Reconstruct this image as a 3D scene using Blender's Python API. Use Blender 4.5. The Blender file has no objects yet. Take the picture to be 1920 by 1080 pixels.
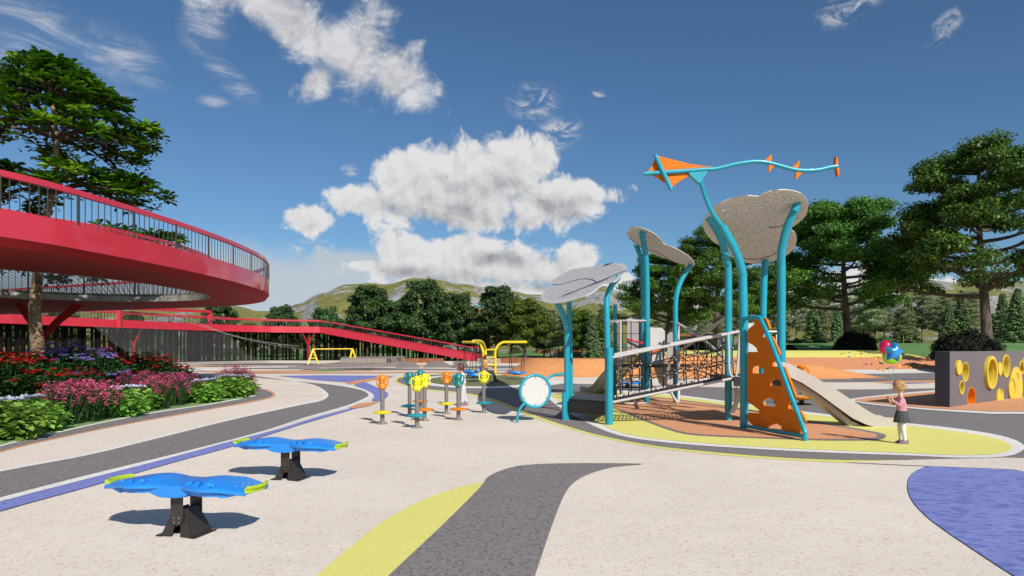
import bpy, bmesh, math, random
import numpy as np
from mathutils import Vector, Matrix, noise
from mathutils.geometry import tessellate_polygon
SC = bpy.context.scene
COL = SC.collection
R = math.radians
F, HY, EYE = 1280.0, 655.0, 1.6

# ---- survey helpers: a pixel of the photograph -> a real point on the ground / at a distance / on a plane
def G(px, py, z=0.0):
    d = F * (EYE - z) / (py - HY)
    return Vector(((px - 960) / F * d, d, z))
def P(px, py, d):
    return Vector(((px - 960) / F * d, d, EYE + (HY - py) / F * d))
def on_plane(px, py, p0, n):
    r = Vector(((px - 960) / F, 1.0, (HY - py) / F)); o = Vector((0, 0, EYE))
    return o + r * ((p0 - o).dot(n) / r.dot(n))

# ---------------------------------------------------------------- materials
def new_mat(name):
    m = bpy.data.materials.new(name); m.use_nodes = True
    nt = m.node_tree; b = nt.nodes['Principled BSDF']
    return m, nt, b
def N(nt, t, **kw):
    n = nt.nodes.new(t)
    for k, v in kw.items():
        if hasattr(n, k) and k not in ('Scale',): setattr(n, k, v)
        else: n.inputs[k].default_value = v
    return n
def ramp(nt, stops, fac):
    r = nt.nodes.new('ShaderNodeValToRGB')
    e = r.color_ramp.elements
    while len(e) < len(stops): e.new(0.5)
    for el, (p, c) in zip(e, stops):
        el.position = p; el.color = (*c, 1) if len(c) == 3 else c
    nt.links.new(fac, r.inputs['Fac']); return r
def mixc(nt, a, b, fac, mode='MIX'):
    m = nt.nodes.new('ShaderNodeMix'); m.data_type = 'RGBA'; m.blend_type = mode
    for s, v in ((m.inputs[0], fac), (m.inputs[6], a), (m.inputs[7], b)):
        if hasattr(v, 'links') or hasattr(v, 'node'): nt.links.new(v, s)
        else: s.default_value = v if not isinstance(v, tuple) else (*v, 1) if len(v) == 3 else v
    return m.outputs[2]
def mth(nt, op, a, b=None, c=None, clamp=False):
    m = nt.nodes.new('ShaderNodeMath'); m.operation = op; m.use_clamp = clamp
    for i, v in enumerate((a, b, c)):
        if v is None: continue
        if hasattr(v, 'node'): nt.links.new(v, m.inputs[i])
        else: m.inputs[i].default_value = v
    return m.outputs[0]
def sl(c, k): return tuple(min(1, x * k) for x in c)

def paint(name, col, rough=0.4, var=0.12, scale=6, bump=0.0, metal=0.0, coat=0.0, dirt=0.0):
    m, nt, b = new_mat(name)
    tc = nt.nodes.new('ShaderNodeTexCoord')
    n = N(nt, 'ShaderNodeTexNoise', Scale=scale); n.inputs['Detail'].default_value = 6
    nt.links.new(tc.outputs['Object'], n.inputs['Vector'])
    r = ramp(nt, [(0.3, sl(col, 1 - var)), (0.7, sl(col, 1 + var))], n.outputs['Fac'])
    out = r.outputs['Color']
    if dirt:
        n2 = N(nt, 'ShaderNodeTexNoise', Scale=scale * .35); n2.inputs['Detail'].default_value = 8; n2.inputs['Roughness'].default_value = .7
        nt.links.new(tc.outputs['Object'], n2.inputs['Vector'])
        out = mixc(nt, out, (.10, .09, .08), mth(nt, 'MULTIPLY', mth(nt, 'SUBTRACT', n2.outputs['Fac'], .45, clamp=True), dirt * 3, clamp=True))
    nt.links.new(out, b.inputs['Base Color'])
    b.inputs['Roughness'].default_value = rough; b.inputs['Metallic'].default_value = metal
    b.inputs['Coat Weight'].default_value = coat
    rr = N(nt, 'ShaderNodeMapRange'); nt.links.new(n.outputs['Fac'], rr.inputs[0])
    rr.inputs[3].default_value = max(.05, rough - .08); rr.inputs[4].default_value = min(1, rough + .1)
    nt.links.new(rr.outputs[0], b.inputs['Roughness'])
    if bump:
        bp = N(nt, 'ShaderNodeBump', Strength=bump); nt.links.new(n.outputs['Fac'], bp.inputs['Height'])
        nt.links.new(bp.outputs[0], b.inputs['Normal'])
    return m

def rubber(name, base, fleck1, fleck2, amt1=.3, amt2=.1, scale=70, big=.06):
    """granulate rubber paving: coloured crumbs"""
    m, nt, b = new_mat(name)
    tc = nt.nodes.new('ShaderNodeTexCoord')
    v = N(nt, 'ShaderNodeTexVoronoi', Scale=scale); nt.links.new(tc.outputs['Object'], v.inputs['Vector'])
    sep = nt.nodes.new('ShaderNodeSeparateColor'); nt.links.new(v.outputs['Color'], sep.inputs[0])
    f1 = mth(nt, 'LESS_THAN', sep.outputs[0], amt1)
    v2 = N(nt, 'ShaderNodeTexVoronoi', Scale=scale * .45)
    wn = N(nt, 'ShaderNodeTexNoise', Scale=scale * .5); nt.links.new(tc.outputs['Object'], wn.inputs['Vector'])
    vadd = nt.nodes.new('ShaderNodeVectorMath'); vadd.operation = 'MULTIPLY_ADD'
    nt.links.new(wn.outputs['Color'], vadd.inputs[0]); vadd.inputs[1].default_value = (.05, .05, .05)
    nt.links.new(tc.outputs['Object'], vadd.inputs[2]); nt.links.new(vadd.outputs[0], v2.inputs['Vector'])
    sep2 = nt.nodes.new('ShaderNodeSeparateColor'); nt.links.new(v2.outputs['Color'], sep2.inputs[0])
    f2 = mth(nt, 'LESS_THAN', sep2.outputs[1], amt2)
    c = mixc(nt, base, fleck1, f1); c = mixc(nt, c, fleck2, f2)
    n = N(nt, 'ShaderNodeTexNoise', Scale=.35); n.inputs['Detail'].default_value = 5
    nt.links.new(tc.outputs['Object'], n.inputs['Vector'])
    mr = N(nt, 'ShaderNodeMapRange'); nt.links.new(n.outputs['Fac'], mr.inputs[0])
    mr.inputs[1].default_value = .3; mr.inputs[2].default_value = .7
    mr.inputs[3].default_value = 1 - big; mr.inputs[4].default_value = 1 + big
    n3 = N(nt, 'ShaderNodeTexNoise', Scale=3.2); n3.inputs['Detail'].default_value = 7; n3.inputs['Roughness'].default_value = .7
    nt.links.new(tc.outputs['Object'], n3.inputs['Vector'])
    mr3 = N(nt, 'ShaderNodeMapRange'); nt.links.new(n3.outputs['Fac'], mr3.inputs[0])
    mr3.inputs[1].default_value = .3; mr3.inputs[2].default_value = .7
    mr3.inputs[3].default_value = 1 - big * .8; mr3.inputs[4].default_value = 1 + big * .8
    hs = N(nt, 'ShaderNodeHueSaturation'); nt.links.new(c, hs.inputs['Color'])
    nt.links.new(mth(nt, 'MULTIPLY', mr.outputs[0], mr3.outputs[0]), hs.inputs['Value'])
    nt.links.new(hs.outputs[0], b.inputs['Base Color'])
    b.inputs['Roughness'].default_value = .9
    b.inputs['Specular IOR Level'].default_value = .25
    bp = N(nt, 'ShaderNodeBump', Strength=.35); bp.inputs['Distance'].default_value = .004
    nt.links.new(v.outputs['Distance'], bp.inputs['Height']); nt.links.new(bp.outputs[0], b.inputs['Normal'])
    return m

def stretch(m, sc):
    nt = m.node_tree; tc = next(n for n in nt.nodes if n.type == 'TEX_COORD'); mp = nt.nodes.new('ShaderNodeMapping'); mp.inputs['Scale'].default_value = sc
    for l in [l for l in nt.links if l.from_node == tc]:
        to = l.to_socket; nt.links.remove(l); nt.links.new(mp.outputs[0], to)
    nt.links.new(tc.outputs['Object'], mp.inputs[0]); return m
def leafmat(name, dark, light, trans=.35, rough=.5, hi=None):
    m, nt, b = new_mat(name)
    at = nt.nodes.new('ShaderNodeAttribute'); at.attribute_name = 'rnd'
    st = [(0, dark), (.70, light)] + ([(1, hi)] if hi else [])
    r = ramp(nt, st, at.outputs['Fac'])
    oi = nt.nodes.new('ShaderNodeObjectInfo')
    hs = N(nt, 'ShaderNodeHueSaturation'); nt.links.new(r.outputs['Color'], hs.inputs['Color'])
    mr = N(nt, 'ShaderNodeMapRange'); nt.links.new(oi.outputs['Random'], mr.inputs[0]); mr.inputs[3].default_value = .8; mr.inputs[4].default_value = 1.2
    nt.links.new(mr.outputs[0], hs.inputs['Value'])
    mr2 = N(nt, 'ShaderNodeMapRange'); nt.links.new(oi.outputs['Random'], mr2.inputs[0]); mr2.inputs[3].default_value = .485; mr2.inputs[4].default_value = .515
    nt.links.new(mr2.outputs[0], hs.inputs['Hue'])
    nt.links.new(hs.outputs[0], b.inputs['Base Color']); b.inputs['Roughness'].default_value = rough
    b.inputs['Specular IOR Level'].default_value = .35
    t = nt.nodes.new('ShaderNodeBsdfTranslucent'); nt.links.new(hs.outputs[0], t.inputs['Color'])
    mx = nt.nodes.new('ShaderNodeMixShader'); mx.inputs[0].default_value = trans
    nt.links.new(b.outputs[0], mx.inputs[1]); nt.links.new(t.outputs[0], mx.inputs[2])
    nt.links.new(mx.outputs[0], nt.nodes['Material Output'].inputs['Surface'])
    return m

def barkmat(name, c1, c2, scale=4):
    m, nt, b = new_mat(name)
    tc = nt.nodes.new('ShaderNodeTexCoord'); mp = nt.nodes.new('ShaderNodeMapping'); mp.inputs['Scale'].default_value = (1, 1, .3)
    nt.links.new(tc.outputs['Object'], mp.inputs[0])
    n = N(nt, 'ShaderNodeTexNoise', Scale=scale); n.inputs['Detail'].default_value = 10; n.inputs['Roughness'].default_value = .7
    nt.links.new(mp.outputs[0], n.inputs['Vector'])
    r = ramp(nt, [(.35, c1), (.65, c2)], n.outputs['Fac']); nt.links.new(r.outputs[0], b.inputs['Base Color'])
    b.inputs['Roughness'].default_value = .9
    bp = N(nt, 'ShaderNodeBump', Strength=.8); bp.inputs['Distance'].default_value = .05
    nt.links.new(n.outputs['Fac'], bp.inputs['Height']); nt.links.new(bp.outputs[0], b.inputs['Normal'])
    return m

def grassmat(name, c1, c2, scale=.5):
    m, nt, b = new_mat(name)
    tc = nt.nodes.new('ShaderNodeTexCoord')
    n = N(nt, 'ShaderNodeTexNoise', Scale=scale); n.inputs['Detail'].default_value = 9; n.inputs['Roughness'].default_value = .65
    nt.links.new(tc.outputs['Object'], n.inputs['Vector'])
    n2 = N(nt, 'ShaderNodeTexNoise', Scale=26); n2.inputs['Detail'].default_value = 4
    nt.links.new(tc.outputs['Object'], n2.inputs['Vector'])
    f = mth(nt, 'ADD', mth(nt, 'MULTIPLY', n.outputs['Fac'], .6), mth(nt, 'MULTIPLY', n2.outputs['Fac'], .4))
    r = ramp(nt, [(.36, c1), (.64, c2)], f); nt.links.new(r.outputs[0], b.inputs['Base Color'])
    b.inputs['Roughness'].default_value = 1; b.inputs['Specular IOR Level'].default_value = .1
    bp = N(nt, 'ShaderNodeBump', Strength=.7); bp.inputs['Distance'].default_value = .04
    nt.links.new(n2.outputs['Fac'], bp.inputs['Height']); nt.links.new(bp.outputs[0], b.inputs['Normal'])
    return m

M = {}
M['cream'] = rubber('cream_rubber', (.72, .635, .53), (.78, .71, .62), (.66, .47, .32), .42, .085, 120)

M['grey'] = rubber('grey_rubber', (.205, .185, .178), (.27, .245, .236), (.125, .115, .112), .42, .16, 110, .035)
M['yellow'] = rubber('yellow_rubber', (.74, .68, .17), (.78, .73, .25), (.68, .62, .15), .35, .08, 130, .03)
M['orange'] = rubber('orange_rubber', (.66, .30, .14), (.72, .39, .22), (.56, .23, .11), .4, .12, 110, .04)
M['violet'] = rubber('violet_rubber', (.19, .215, .50), (.235, .265, .56), (.145, .165, .44), .35, .14, 90, .05)
M['orange_hill'] = rubber('orange_mound_rubber', (.68, .27, .09), (.74, .36, .15), (.56, .21, .07), .4, .2, 60, .1)
M['white_line'] = rubber('white_line_rubber', (.76, .73, .68), (.82, .79, .74), (.6, .56, .5), .3, .08, 70)
M['turf'] = grassmat('short_turf', (.12, .14, .065), (.25, .27, .14), 2.0)
M['bedgreen'] = grassmat('bed_grass', (.14, .27, .09), (.26, .42, .16), 1.5)
M['lawn'] = grassmat('lawn_grass', (.085, .18, .055), (.16, .28, .095), .12)
M['pond'] = rubber('mottled_violet_rubber', (.19, .215, .50), (.235, .265, .56), (.145, .17, .45), .40, .22, 38, .10); stretch(M['pond'], (.5, 1.0, 1))
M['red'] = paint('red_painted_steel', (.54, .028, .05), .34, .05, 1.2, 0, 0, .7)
M['red_dark'] = paint('red_shaded_steel', (.30, .004, .008), .9, .06, 1.0)  # walkway red darkened in the colour for shaded undersides, against ground bounce
M['bar'] = paint('dark_bronze_metal', (.055, .048, .045), .5, .1, 8)
M['slat'] = paint('dark_brown_timber', (.009, .006, .005), .95, .35, 2.2, .2)
M['slat'].node_tree.nodes['Principled BSDF'].inputs['Specular IOR Level'].default_value = .08
M['concrete'] = paint('stained_concrete', (.30, .28, .26), .8, .25, 3.0, .2, dirt=.5)
M['rope'] = paint('black_rope', (.012, .012, .013), .8, .2, 40)
M['greyrope'] = paint('grey_rope', (.30, .29, .28), .8, .2, 40)
M['teal'] = paint('turquoise_powder_coat', (.008, .30, .40), .32, .05, 5, 0, 0, .2)
M['canopy'] = None
M['orange_paint'] = paint('orange_hdpe', (.70, .165, .003), .42, .05, 4, 0, 0, 0)
M['orange_paint'].node_tree.nodes['Principled BSDF'].inputs['Specular IOR Level'].default_value = .15
M['rail'] = paint('pale_grey_metal', (.50, .47, .46), .35, .06, 7)
M['slide'] = paint('warm_grey_plastic', (.47, .43, .39), .38, .05, 2, 0, 0, .2, dirt=.1)
M['panel'] = paint('white_panel', (.54, .525, .51), .5, .04, 3, dirt=.08)
M['panel_grey'] = paint('grey_panel', (.34, .31, .31), .5, .05, 3)
M['knot'] = paint('pale_clamp', (.7, .68, .65), .4, .05, 20)
M['black'] = paint('black_steel', (.02, .018, .018), .42, .15, 10, .03)
M['brown_steel'] = paint('dark_brown_steel', (.045, .036, .032), .4, .12, 10, .03, .3)
M['blue_plastic'] = paint('blue_moulded_plastic', (.018, .235, .72), .33, .06, 7, .015, 0, .15, dirt=.05)
M['blue_recess_shade'] = paint('shaded_blue_plastic', (.008, .11, .42), .5, .06, 7)  # the board's blue, darkened to carry the shade inside the finger recesses
M['lime'] = paint('lime_rubber', (.36, .50, .01), .5, .08, 12, .05)
M['bolt'] = paint('zinc_bolt', (.65, .65, .65), .3, .05, 20, 0, .6)
M['post_grey'] = paint('grey_post_metal', (.20, .18, .17), .4, .08, 8, 0, .2)
M['c_orange'] = paint('orange_plastic', (.74, .22, .005), .4, .06, 12, .02)
M['c_yellow'] = paint('yellow_plastic', (.74, .66, .008), .4, .06, 12, .02)
M['c_teal'] = paint('dark_teal_plastic', (.008, .20, .20), .4, .06, 12, .02)
M['c_cyan'] = paint('cyan_plastic', (.01, .30, .36), .4, .06, 12, .02)
M['y_paint'] = paint('yellow_powder_coat', (.78, .56, .01), .35, .05, 8, 0, 0, .15)
M['cheese_grey'] = paint('graphite_wall_paint', (.135, .118, .128), .6, .06, 1.4, .05, dirt=.06)
M['cheese_end_shade'] = paint('graphite_end_face_shade', (.03, .03, .038), .6, .06, 1.4, .05)  # near-black colour carries the shade on the wall's end face
M['cheese_yellow'] = paint('yellow_lining', (.62, .47, .05), .5, .06, 3)
M['corten'] = paint('weathered_steel', (.25, .085, .03), .8, .3, 3, .1)
M['stone'] = paint('brown_terrace_stone', (.26, .21, .18), .85, .2, 4, .2)
M['stone_wall'] = paint('rubble_wall', (.30, .25, .21), .9, .45, 5, .5)
M['bark'] = barkmat('grey_bark', (.035, .025, .02), (.15, .115, .085))
M['bark_tan'] = barkmat('tan_bark', (.10, .062, .035), (.36, .25, .15), 3)
M['leaf_big'] = leafmat('magnolia_leaf', (.005, .024, .003), (.10, .30, .012), .35, .4, (.50, .82, .06))
M['leaf_tree'] = leafmat('broad_leaf', (.024, .075, .012), (.14, .30, .045), .35, .5, (.22, .40, .07))
M['leaf_park'] = leafmat('dark_broad_leaf', (.020, .056, .018), (.11, .20, .06), .3, .6)
M['leaf_yel'] = leafmat('olive_broad_leaf', (.032, .065, .009), (.15, .21, .025), .3, .6)
M['needle'] = leafmat('pine_needle', (.12, .16, .075), (.46, .52, .27), .4, .7)
M['needle_g'] = leafmat('spruce_needle', (.065, .12, .052), (.27, .37, .15), .25, .7)
M['leaf_dark'] = leafmat('yew_leaf', (.003, .006, .002), (.014, .024, .007), .1, .6)
M['leaf_lime'] = leafmat('lime_hydrangea_leaf', (.11, .27, .03), (.32, .56, .10), .35, .5)
M['leaf_deep'] = leafmat('deep_green_leaf', (.012, .04, .012), (.045, .13, .03), .25, .45)
M['stem'] = leafmat('green_stem', (.06, .12, .03), (.12, .22, .06), .1)
M['fl_red'] = leafmat('red_petal', (.30, .004, .010), (.62, .012, .02), .2)
M['fl_blue'] = leafmat('violet_petal', (.16, .09, .50), (.50, .36, .88), .3)
M['fl_pink'] = leafmat('pink_petal', (.46, .03, .12), (.74, .17, .31), .25)
M['fl_mag'] = leafmat('magenta_petal', (.30, .02, .12), (.55, .08, .26), .3)
M['fl_pale'] = leafmat('pale_lilac_petal', (.55, .55, .80), (.75, .75, .9), .3)
M['skin'] = paint('skin', (.62, .36, .26), .5, .05, 10)
M['hair_blond'] = paint('blond_hair', (.40, .22, .085), .6, .4, 30, .3)
M['hair_brown'] = paint('brown_hair', (.09, .035, .02), .6, .3, 30, .3)
M['pink_cloth'] = paint('pink_knit', (.55, .26, .30), .9, .08, 18, .2)
M['denim'] = paint('dark_denim', (.055, .06, .07), .9, .35, 30, .2)
M['white_cloth'] = paint('white_cotton', (.68, .68, .70), .9, .05, 12, .2)
M['lightpants'] = paint('pale_grey_trousers', (.52, .52, .55), .9, .2, 14, .2)
M['shoe'] = paint('mauve_suede', (.22, .15, .17), .9, .1, 20)
M['orange_cloth'] = paint('orange_jacket', (.50, .20, .08), .9, .1, 14, .2)
M['dark_cloth'] = paint('charcoal_trousers', (.05, .045, .045), .9, .15, 20, .2)

def perforated(name, col, cell=14, rad=.20, keep=.75):
    m, nt, b = new_mat(name)
    tc = nt.nodes.new('ShaderNodeTexCoord')
    v = N(nt, 'ShaderNodeTexVoronoi', Scale=cell); v.voronoi_dimensions = '2D'
    nt.links.new(tc.outputs['Object'], v.inputs['Vector'])
    n = N(nt, 'ShaderNodeTexNoise', Scale=1.1); nt.links.new(tc.outputs['Object'], n.inputs['Vector'])
    hole = mth(nt, 'LESS_THAN', v.outputs['Distance'], rad)
    hole = mth(nt, 'MULTIPLY', hole, mth(nt, 'GREATER_THAN', n.outputs['Fac'], 1 - keep))
    at = nt.nodes.new('ShaderNodeAttribute'); at.attribute_name = 'rim'
    hole = mth(nt, 'MULTIPLY', hole, mth(nt, 'LESS_THAN', at.outputs['Fac'], .5))
    n2 = N(nt, 'ShaderNodeTexNoise', Scale=4); nt.links.new(tc.outputs['Object'], n2.inputs['Vector'])
    r = ramp(nt, [(.3, sl(col, .93)), (.7, sl(col, 1.05))], n2.outputs['Fac']); nt.links.new(r.outputs[0], b.inputs['Base Color'])
    b.inputs['Roughness'].default_value = .5
    inv = mth(nt, 'SUBTRACT', 1.0, hole); nt.links.new(inv, b.inputs['Alpha'])
    return m
M['canopy'] = perforated('perforated_cloud_panel', (.66, .62, .585), 11, .22, .66)

def netmat(name, col, sx, sy, w):
    """open rope mesh: see-through between the ropes"""
    m, nt, b = new_mat(name)
    uv = nt.nodes.new('ShaderNodeUVMap'); sp = nt.nodes.new('ShaderNodeSeparateXYZ'); nt.links.new(uv.outputs[0], sp.inputs[0])
    def line(c, s):
        f = mth(nt, 'FRACT', mth(nt, 'MULTIPLY', c, s)); return mth(nt, 'LESS_THAN', f, w)
    a = mth(nt, 'MAXIMUM', line(mth(nt, 'ADD', sp.outputs[0], sp.outputs[1]), sx), line(mth(nt, 'SUBTRACT', sp.outputs[0], sp.outputs[1]), sy))
    nt.links.new(a, b.inputs['Alpha']); b.inputs['Base Color'].default_value = (*col, 1); b.inputs['Roughness'].default_value = .8
    return m
M['farnet'] = netmat('grey_rope_mesh', (.10, .093, .09), 4, 4, .15)

# ---------------------------------------------------------------- mesh builder
class MB:
    def __init__(s): s.v = []; s.f = []; s.m = []
    def face(s, idx, m=0): s.f.append(tuple(idx)); s.m.append(m)
    def box(s, c, size, rot=None, m=0):
        hx, hy, hz = size[0] / 2, size[1] / 2, size[2] / 2; b = len(s.v); c = Vector(c)
        for z in (-hz, hz):
            for x, y in ((-hx, -hy), (hx, -hy), (hx, hy), (-hx, hy)):
                p = Vector((x, y, z))
                if rot is not None: p = rot @ p
                s.v.append(c + p)
        for q in ((3, 2, 1, 0), (4, 5, 6, 7), (0, 1, 5, 4), (1, 2, 6, 5), (2, 3, 7, 6), (3, 0, 4, 7)): s.face([b + i for i in q], m)
        return s
    def bar(s, a, b_, w, h, up=(0, 0, 1), m=0):
        a, b_ = Vector(a), Vector(b_); d = (b_ - a); L = d.length
        if L < 1e-6: return s
        d.normalize(); up = Vector(up)
        if abs(d.dot(up)) > .98: up = Vector((0, 1, 0))
        x = d.cross(up).normalized(); z = x.cross(d).normalized()
        rot = Matrix((x, d, z)).transposed()
        return s.box((a + b_) / 2, (w, L, h), rot, m)
    def tube(s, pts, r, n=10, m=0, cap=True):
        pts = [Vector(p) for p in pts]; k = len(pts)
        rs = r if isinstance(r, (list, tuple)) else [r] * k
        base = len(s.v); prev = None
        for i, p in enumerate(pts):
            t = (pts[min(i + 1, k - 1)] - pts[max(i - 1, 0)])
            if t.length < 1e-9: t = Vector((0, 0, 1))
            t.normalize()
            if prev is None:
                a = Vector((1, 0, 0)) if abs(t.x) < .9 else Vector((0, 1, 0))
                x = (a - t * a.dot(t)).normalized()
            else:
                x = (prev - t * prev.dot(t)).normalized()
            prev = x; y = t.cross(x)
            for j in range(n):
                an = 2 * math.pi * j / n
                s.v.append(p + (x * math.cos(an) + y * math.sin(an)) * rs[i])
        for i in range(k - 1):
            for j in range(n):
                a = base + i * n + j; b = base + i * n + (j + 1) % n
                s.face((a, b, b + n, a + n), m)
        if cap:
            s.face([base + j for j in range(n)][::-1], m); s.face([base + (k - 1) * n + j for j in range(n)], m)
        return s
    def lathe(s, prof, c=(0, 0, 0), n=20, m=0, mat=None):
        c = Vector(c); base = len(s.v)
        for r_, z in prof:
            for j in range(n):
                an = 2 * math.pi * j / n; p = Vector((r_ * math.cos(an), r_ * math.sin(an), z))
                if mat is not None: p = mat @ p
                s.v.append(c + p)
        for i in range(len(prof) - 1):
            for j in range(n):
                a = base + i * n + j; b = base + i * n + (j + 1) % n
                s.face((a, b, b + n, a + n), m)
        s.face([base + j for j in range(n)][::-1], m); s.face([base + (len(prof) - 1) * n + j for j in range(n)], m)
        return s
    def torus(s, c, Rr, r_, mat=None, n=36, k=10, m=0):
        c = Vector(c); base = len(s.v)
        for i in range(n):
            a = 2 * math.pi * i / n
            for j in range(k):
                b = 2 * math.pi * j / k
                p = Vector(((Rr + r_ * math.cos(b)) * math.cos(a), (Rr + r_ * math.cos(b)) * math.sin(a), r_ * math.sin(b)))
                if mat is not None: p = mat @ p
                s.v.append(c + p)
        for i in range(n):
            for j in range(k):
                a = base + i * k + j; b = base + ((i + 1) % n) * k + j
                a2 = base + i * k + (j + 1) % k; b2 = base + ((i + 1) % n) * k + (j + 1) % k
                s.face((a, b, b2, a2), m)
        return s
    def ellipsoid(s, c, rad, n=14, k=9, mat=None, m=0):
        c = Vector(c); base = len(s.v)
        for i in range(k + 1):
            th = math.pi * i / k
            for j in range(n):
                ph = 2 * math.pi * j / n
                p = Vector((rad[0] * math.sin(th) * math.cos(ph), rad[1] * math.sin(th) * math.sin(ph), rad[2] * math.cos(th)))
                if mat is not None: p = mat @ p
                s.v.append(c + p)
        for i in range(k):
            for j in range(n):
                a = base + i * n + j; b = base + i * n + (j + 1) % n
                s.face((a, a + n, b + n, b), m)
        return s
    def slab(s, loops, off, m=0, ms=None):
        """polygon with holes (3-D loops, first is the outline) given a thickness OFF"""
        ms = m if ms is None else ms
        loops = [[Vector(p) for p in l] for l in loops]; off = Vector(off)
        tri = tessellate_polygon(loops); flat = [p for l in loops for p in l]; n = len(flat); b = len(s.v)
        s.v += flat; s.v += [p + off for p in flat]
        for t in tri:
            s.face((b + t[0], b + t[1], b + t[2]), m); s.face((b + n + t[2], b + n + t[1], b + n + t[0]), m)
        i0 = 0
        for l in loops:
            k = len(l)
            for i in range(k):
                a, c = b + i0 + i, b + i0 + (i + 1) % k
                s.face((a, c, c + n, a + n), ms)
            i0 += k
        return s
    def build(s, name, mats, parent=None, smooth=False, bevel=0, loc=None, fix=True, angle=40):
        me = bpy.data.meshes.new(name)
        off = Vector(loc) if loc is not None else Vector((0, 0, 0))
        me.from_pydata([tuple(Vector(p) - off) for p in s.v], [], s.f)
        if not isinstance(mats, (list, tuple)): mats = [mats]
        for m_ in mats: me.materials.append(m_)
        me.polygons.foreach_set('material_index', s.m)
        if fix:
            bm = bmesh.new(); bm.from_mesh(me); bmesh.ops.recalc_face_normals(bm, faces=bm.faces); bm.to_mesh(me); bm.free()
        if smooth:
            me.polygons.foreach_set('use_smooth', [True] * len(me.polygons))
            try: me.set_sharp_from_angle(angle=R(angle))
            except Exception: pass
        me.update()
        o = bpy.data.objects.new(name, me); COL.objects.link(o)
        if loc is not None: o.location = off
        if bevel:
            bv = o.modifiers.new('edge', 'BEVEL'); bv.width = bevel; bv.segments = 2; bv.limit_method = 'ANGLE'; bv.angle_limit = R(50)
        if parent is not None: o.parent = parent
        return o

def tag(o, label=None, cat=None, group=None, kind=None):
    if label: o['label'] = label
    if cat: o['category'] = cat
    if group: o['group'] = group
    if kind: o['kind'] = kind
    return o
def thing(name, label, cat, loc=(0, 0, 0), rz=0, group=None, kind=None):
    o = bpy.data.objects.new(name, None); COL.objects.link(o); o.location = loc; o.rotation_euler = (0, 0, rz)
    o.empty_display_size = .1
    return tag(o, label, cat, group, kind)
CH = {}
def children(o):
    return [c for c in bpy.data.objects if c.parent == o]
def copy_tree(o, parent=None, kids=None):
    c = o.copy(); COL.objects.link(c); c.parent = parent
    for ch in (kids if kids is not None else children(o)): copy_tree(ch, c)
    return c

def np_obj(name, V, Q, mat, parent=None, rnd=None, k=4):
    me = bpy.data.meshes.new(name); nv, nf = len(V), len(Q)
    me.vertices.add(nv); me.vertices.foreach_set('co', np.asarray(V, np.float32).ravel())
    me.loops.add(nf * k); me.loops.foreach_set('vertex_index', np.asarray(Q, np.int32).ravel())
    me.polygons.add(nf); me.polygons.foreach_set('loop_start', np.arange(0, nf * k, k, dtype=np.int32))
    try: me.polygons.foreach_set('loop_total', np.full(nf, k, np.int32))
    except Exception: pass
    me.materials.append(mat); me.update(calc_edges=True); me.validate()
    if rnd is not None:
        a = me.attributes.new('rnd', 'FLOAT', 'FACE'); a.data.foreach_set('value', np.asarray(rnd, np.float32))
    o = bpy.data.objects.new(name, me); COL.objects.link(o)
    if parent is not None: o.parent = parent
    return o

def leaf_quads(C, D, Nn, L, W, fold=.15):
    """diamond leaves: base C, direction D, normal Nn, length L, width W -> two triangles-quads bent along the rib"""
    S = np.cross(D, Nn); S /= np.linalg.norm(S, axis=1, keepdims=True) + 1e-9
    L = L[:, None]; W = W[:, None]
    a = C; b = C + D * L * .5 + S * W * .5 + Nn * L * fold * .3; c = C + D * L - Nn * L * fold; d = C + D * L * .5 - S * W * .5 + Nn * L * fold * .3
    V = np.stack([a, b, c, d], 1).reshape(-1, 3); Q = np.arange(len(C) * 4).reshape(-1, 4)
    return V, Q
def rand_dirs(rs, n, zs=1.0):
    d = rs.normal(size=(n, 3)); d[:, 2] *= zs; return d / (np.linalg.norm(d, axis=1, keepdims=True) + 1e-9)

def smooth_loop(pts, k=5, closed=True):
    pts = [Vector(p) for p in pts]; n = len(pts); out = []
    rng = range(n) if closed else range(n - 1)
    for i in rng:
        p0, p1, p2, p3 = (pts[(i - 1) % n], pts[i], pts[(i + 1) % n], pts[(i + 2) % n]) if closed else (pts[max(i - 1, 0)], pts[i], pts[i + 1], pts[min(i + 2, n - 1)])
        for j in range(k):
            t = j / k
            out.append(.5 * ((2 * p1) + (p2 - p0) * t + (2 * p0 - 5 * p1 + 4 * p2 - p3) * t * t + (3 * p1 - p0 - 3 * p2 + p3) * t ** 3))
    if not closed: out.append(pts[-1])
    return out
# ================================================================= GROUND
def grid_mesh(name, xs, ys, hf, mat):
    V = [(x, y, hf(x, y)) for y in ys for x in xs]; nx = len(xs)
    Q = [(j * nx + i, j * nx + i + 1, (j + 1) * nx + i + 1, (j + 1) * nx + i) for j in range(len(ys) - 1) for i in range(nx - 1)]
    o = np_obj(name, V, Q, mat); o.data.polygons.foreach_set('use_smooth', [True] * len(Q)); return o
def lin(a, b, n): return [a + (b - a) * i / (n - 1) for i in range(n)]
def sm(x, a, b):
    t = min(1, max(0, (x - a) / (b - a))); return t * t * (3 - 2 * t)

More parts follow.
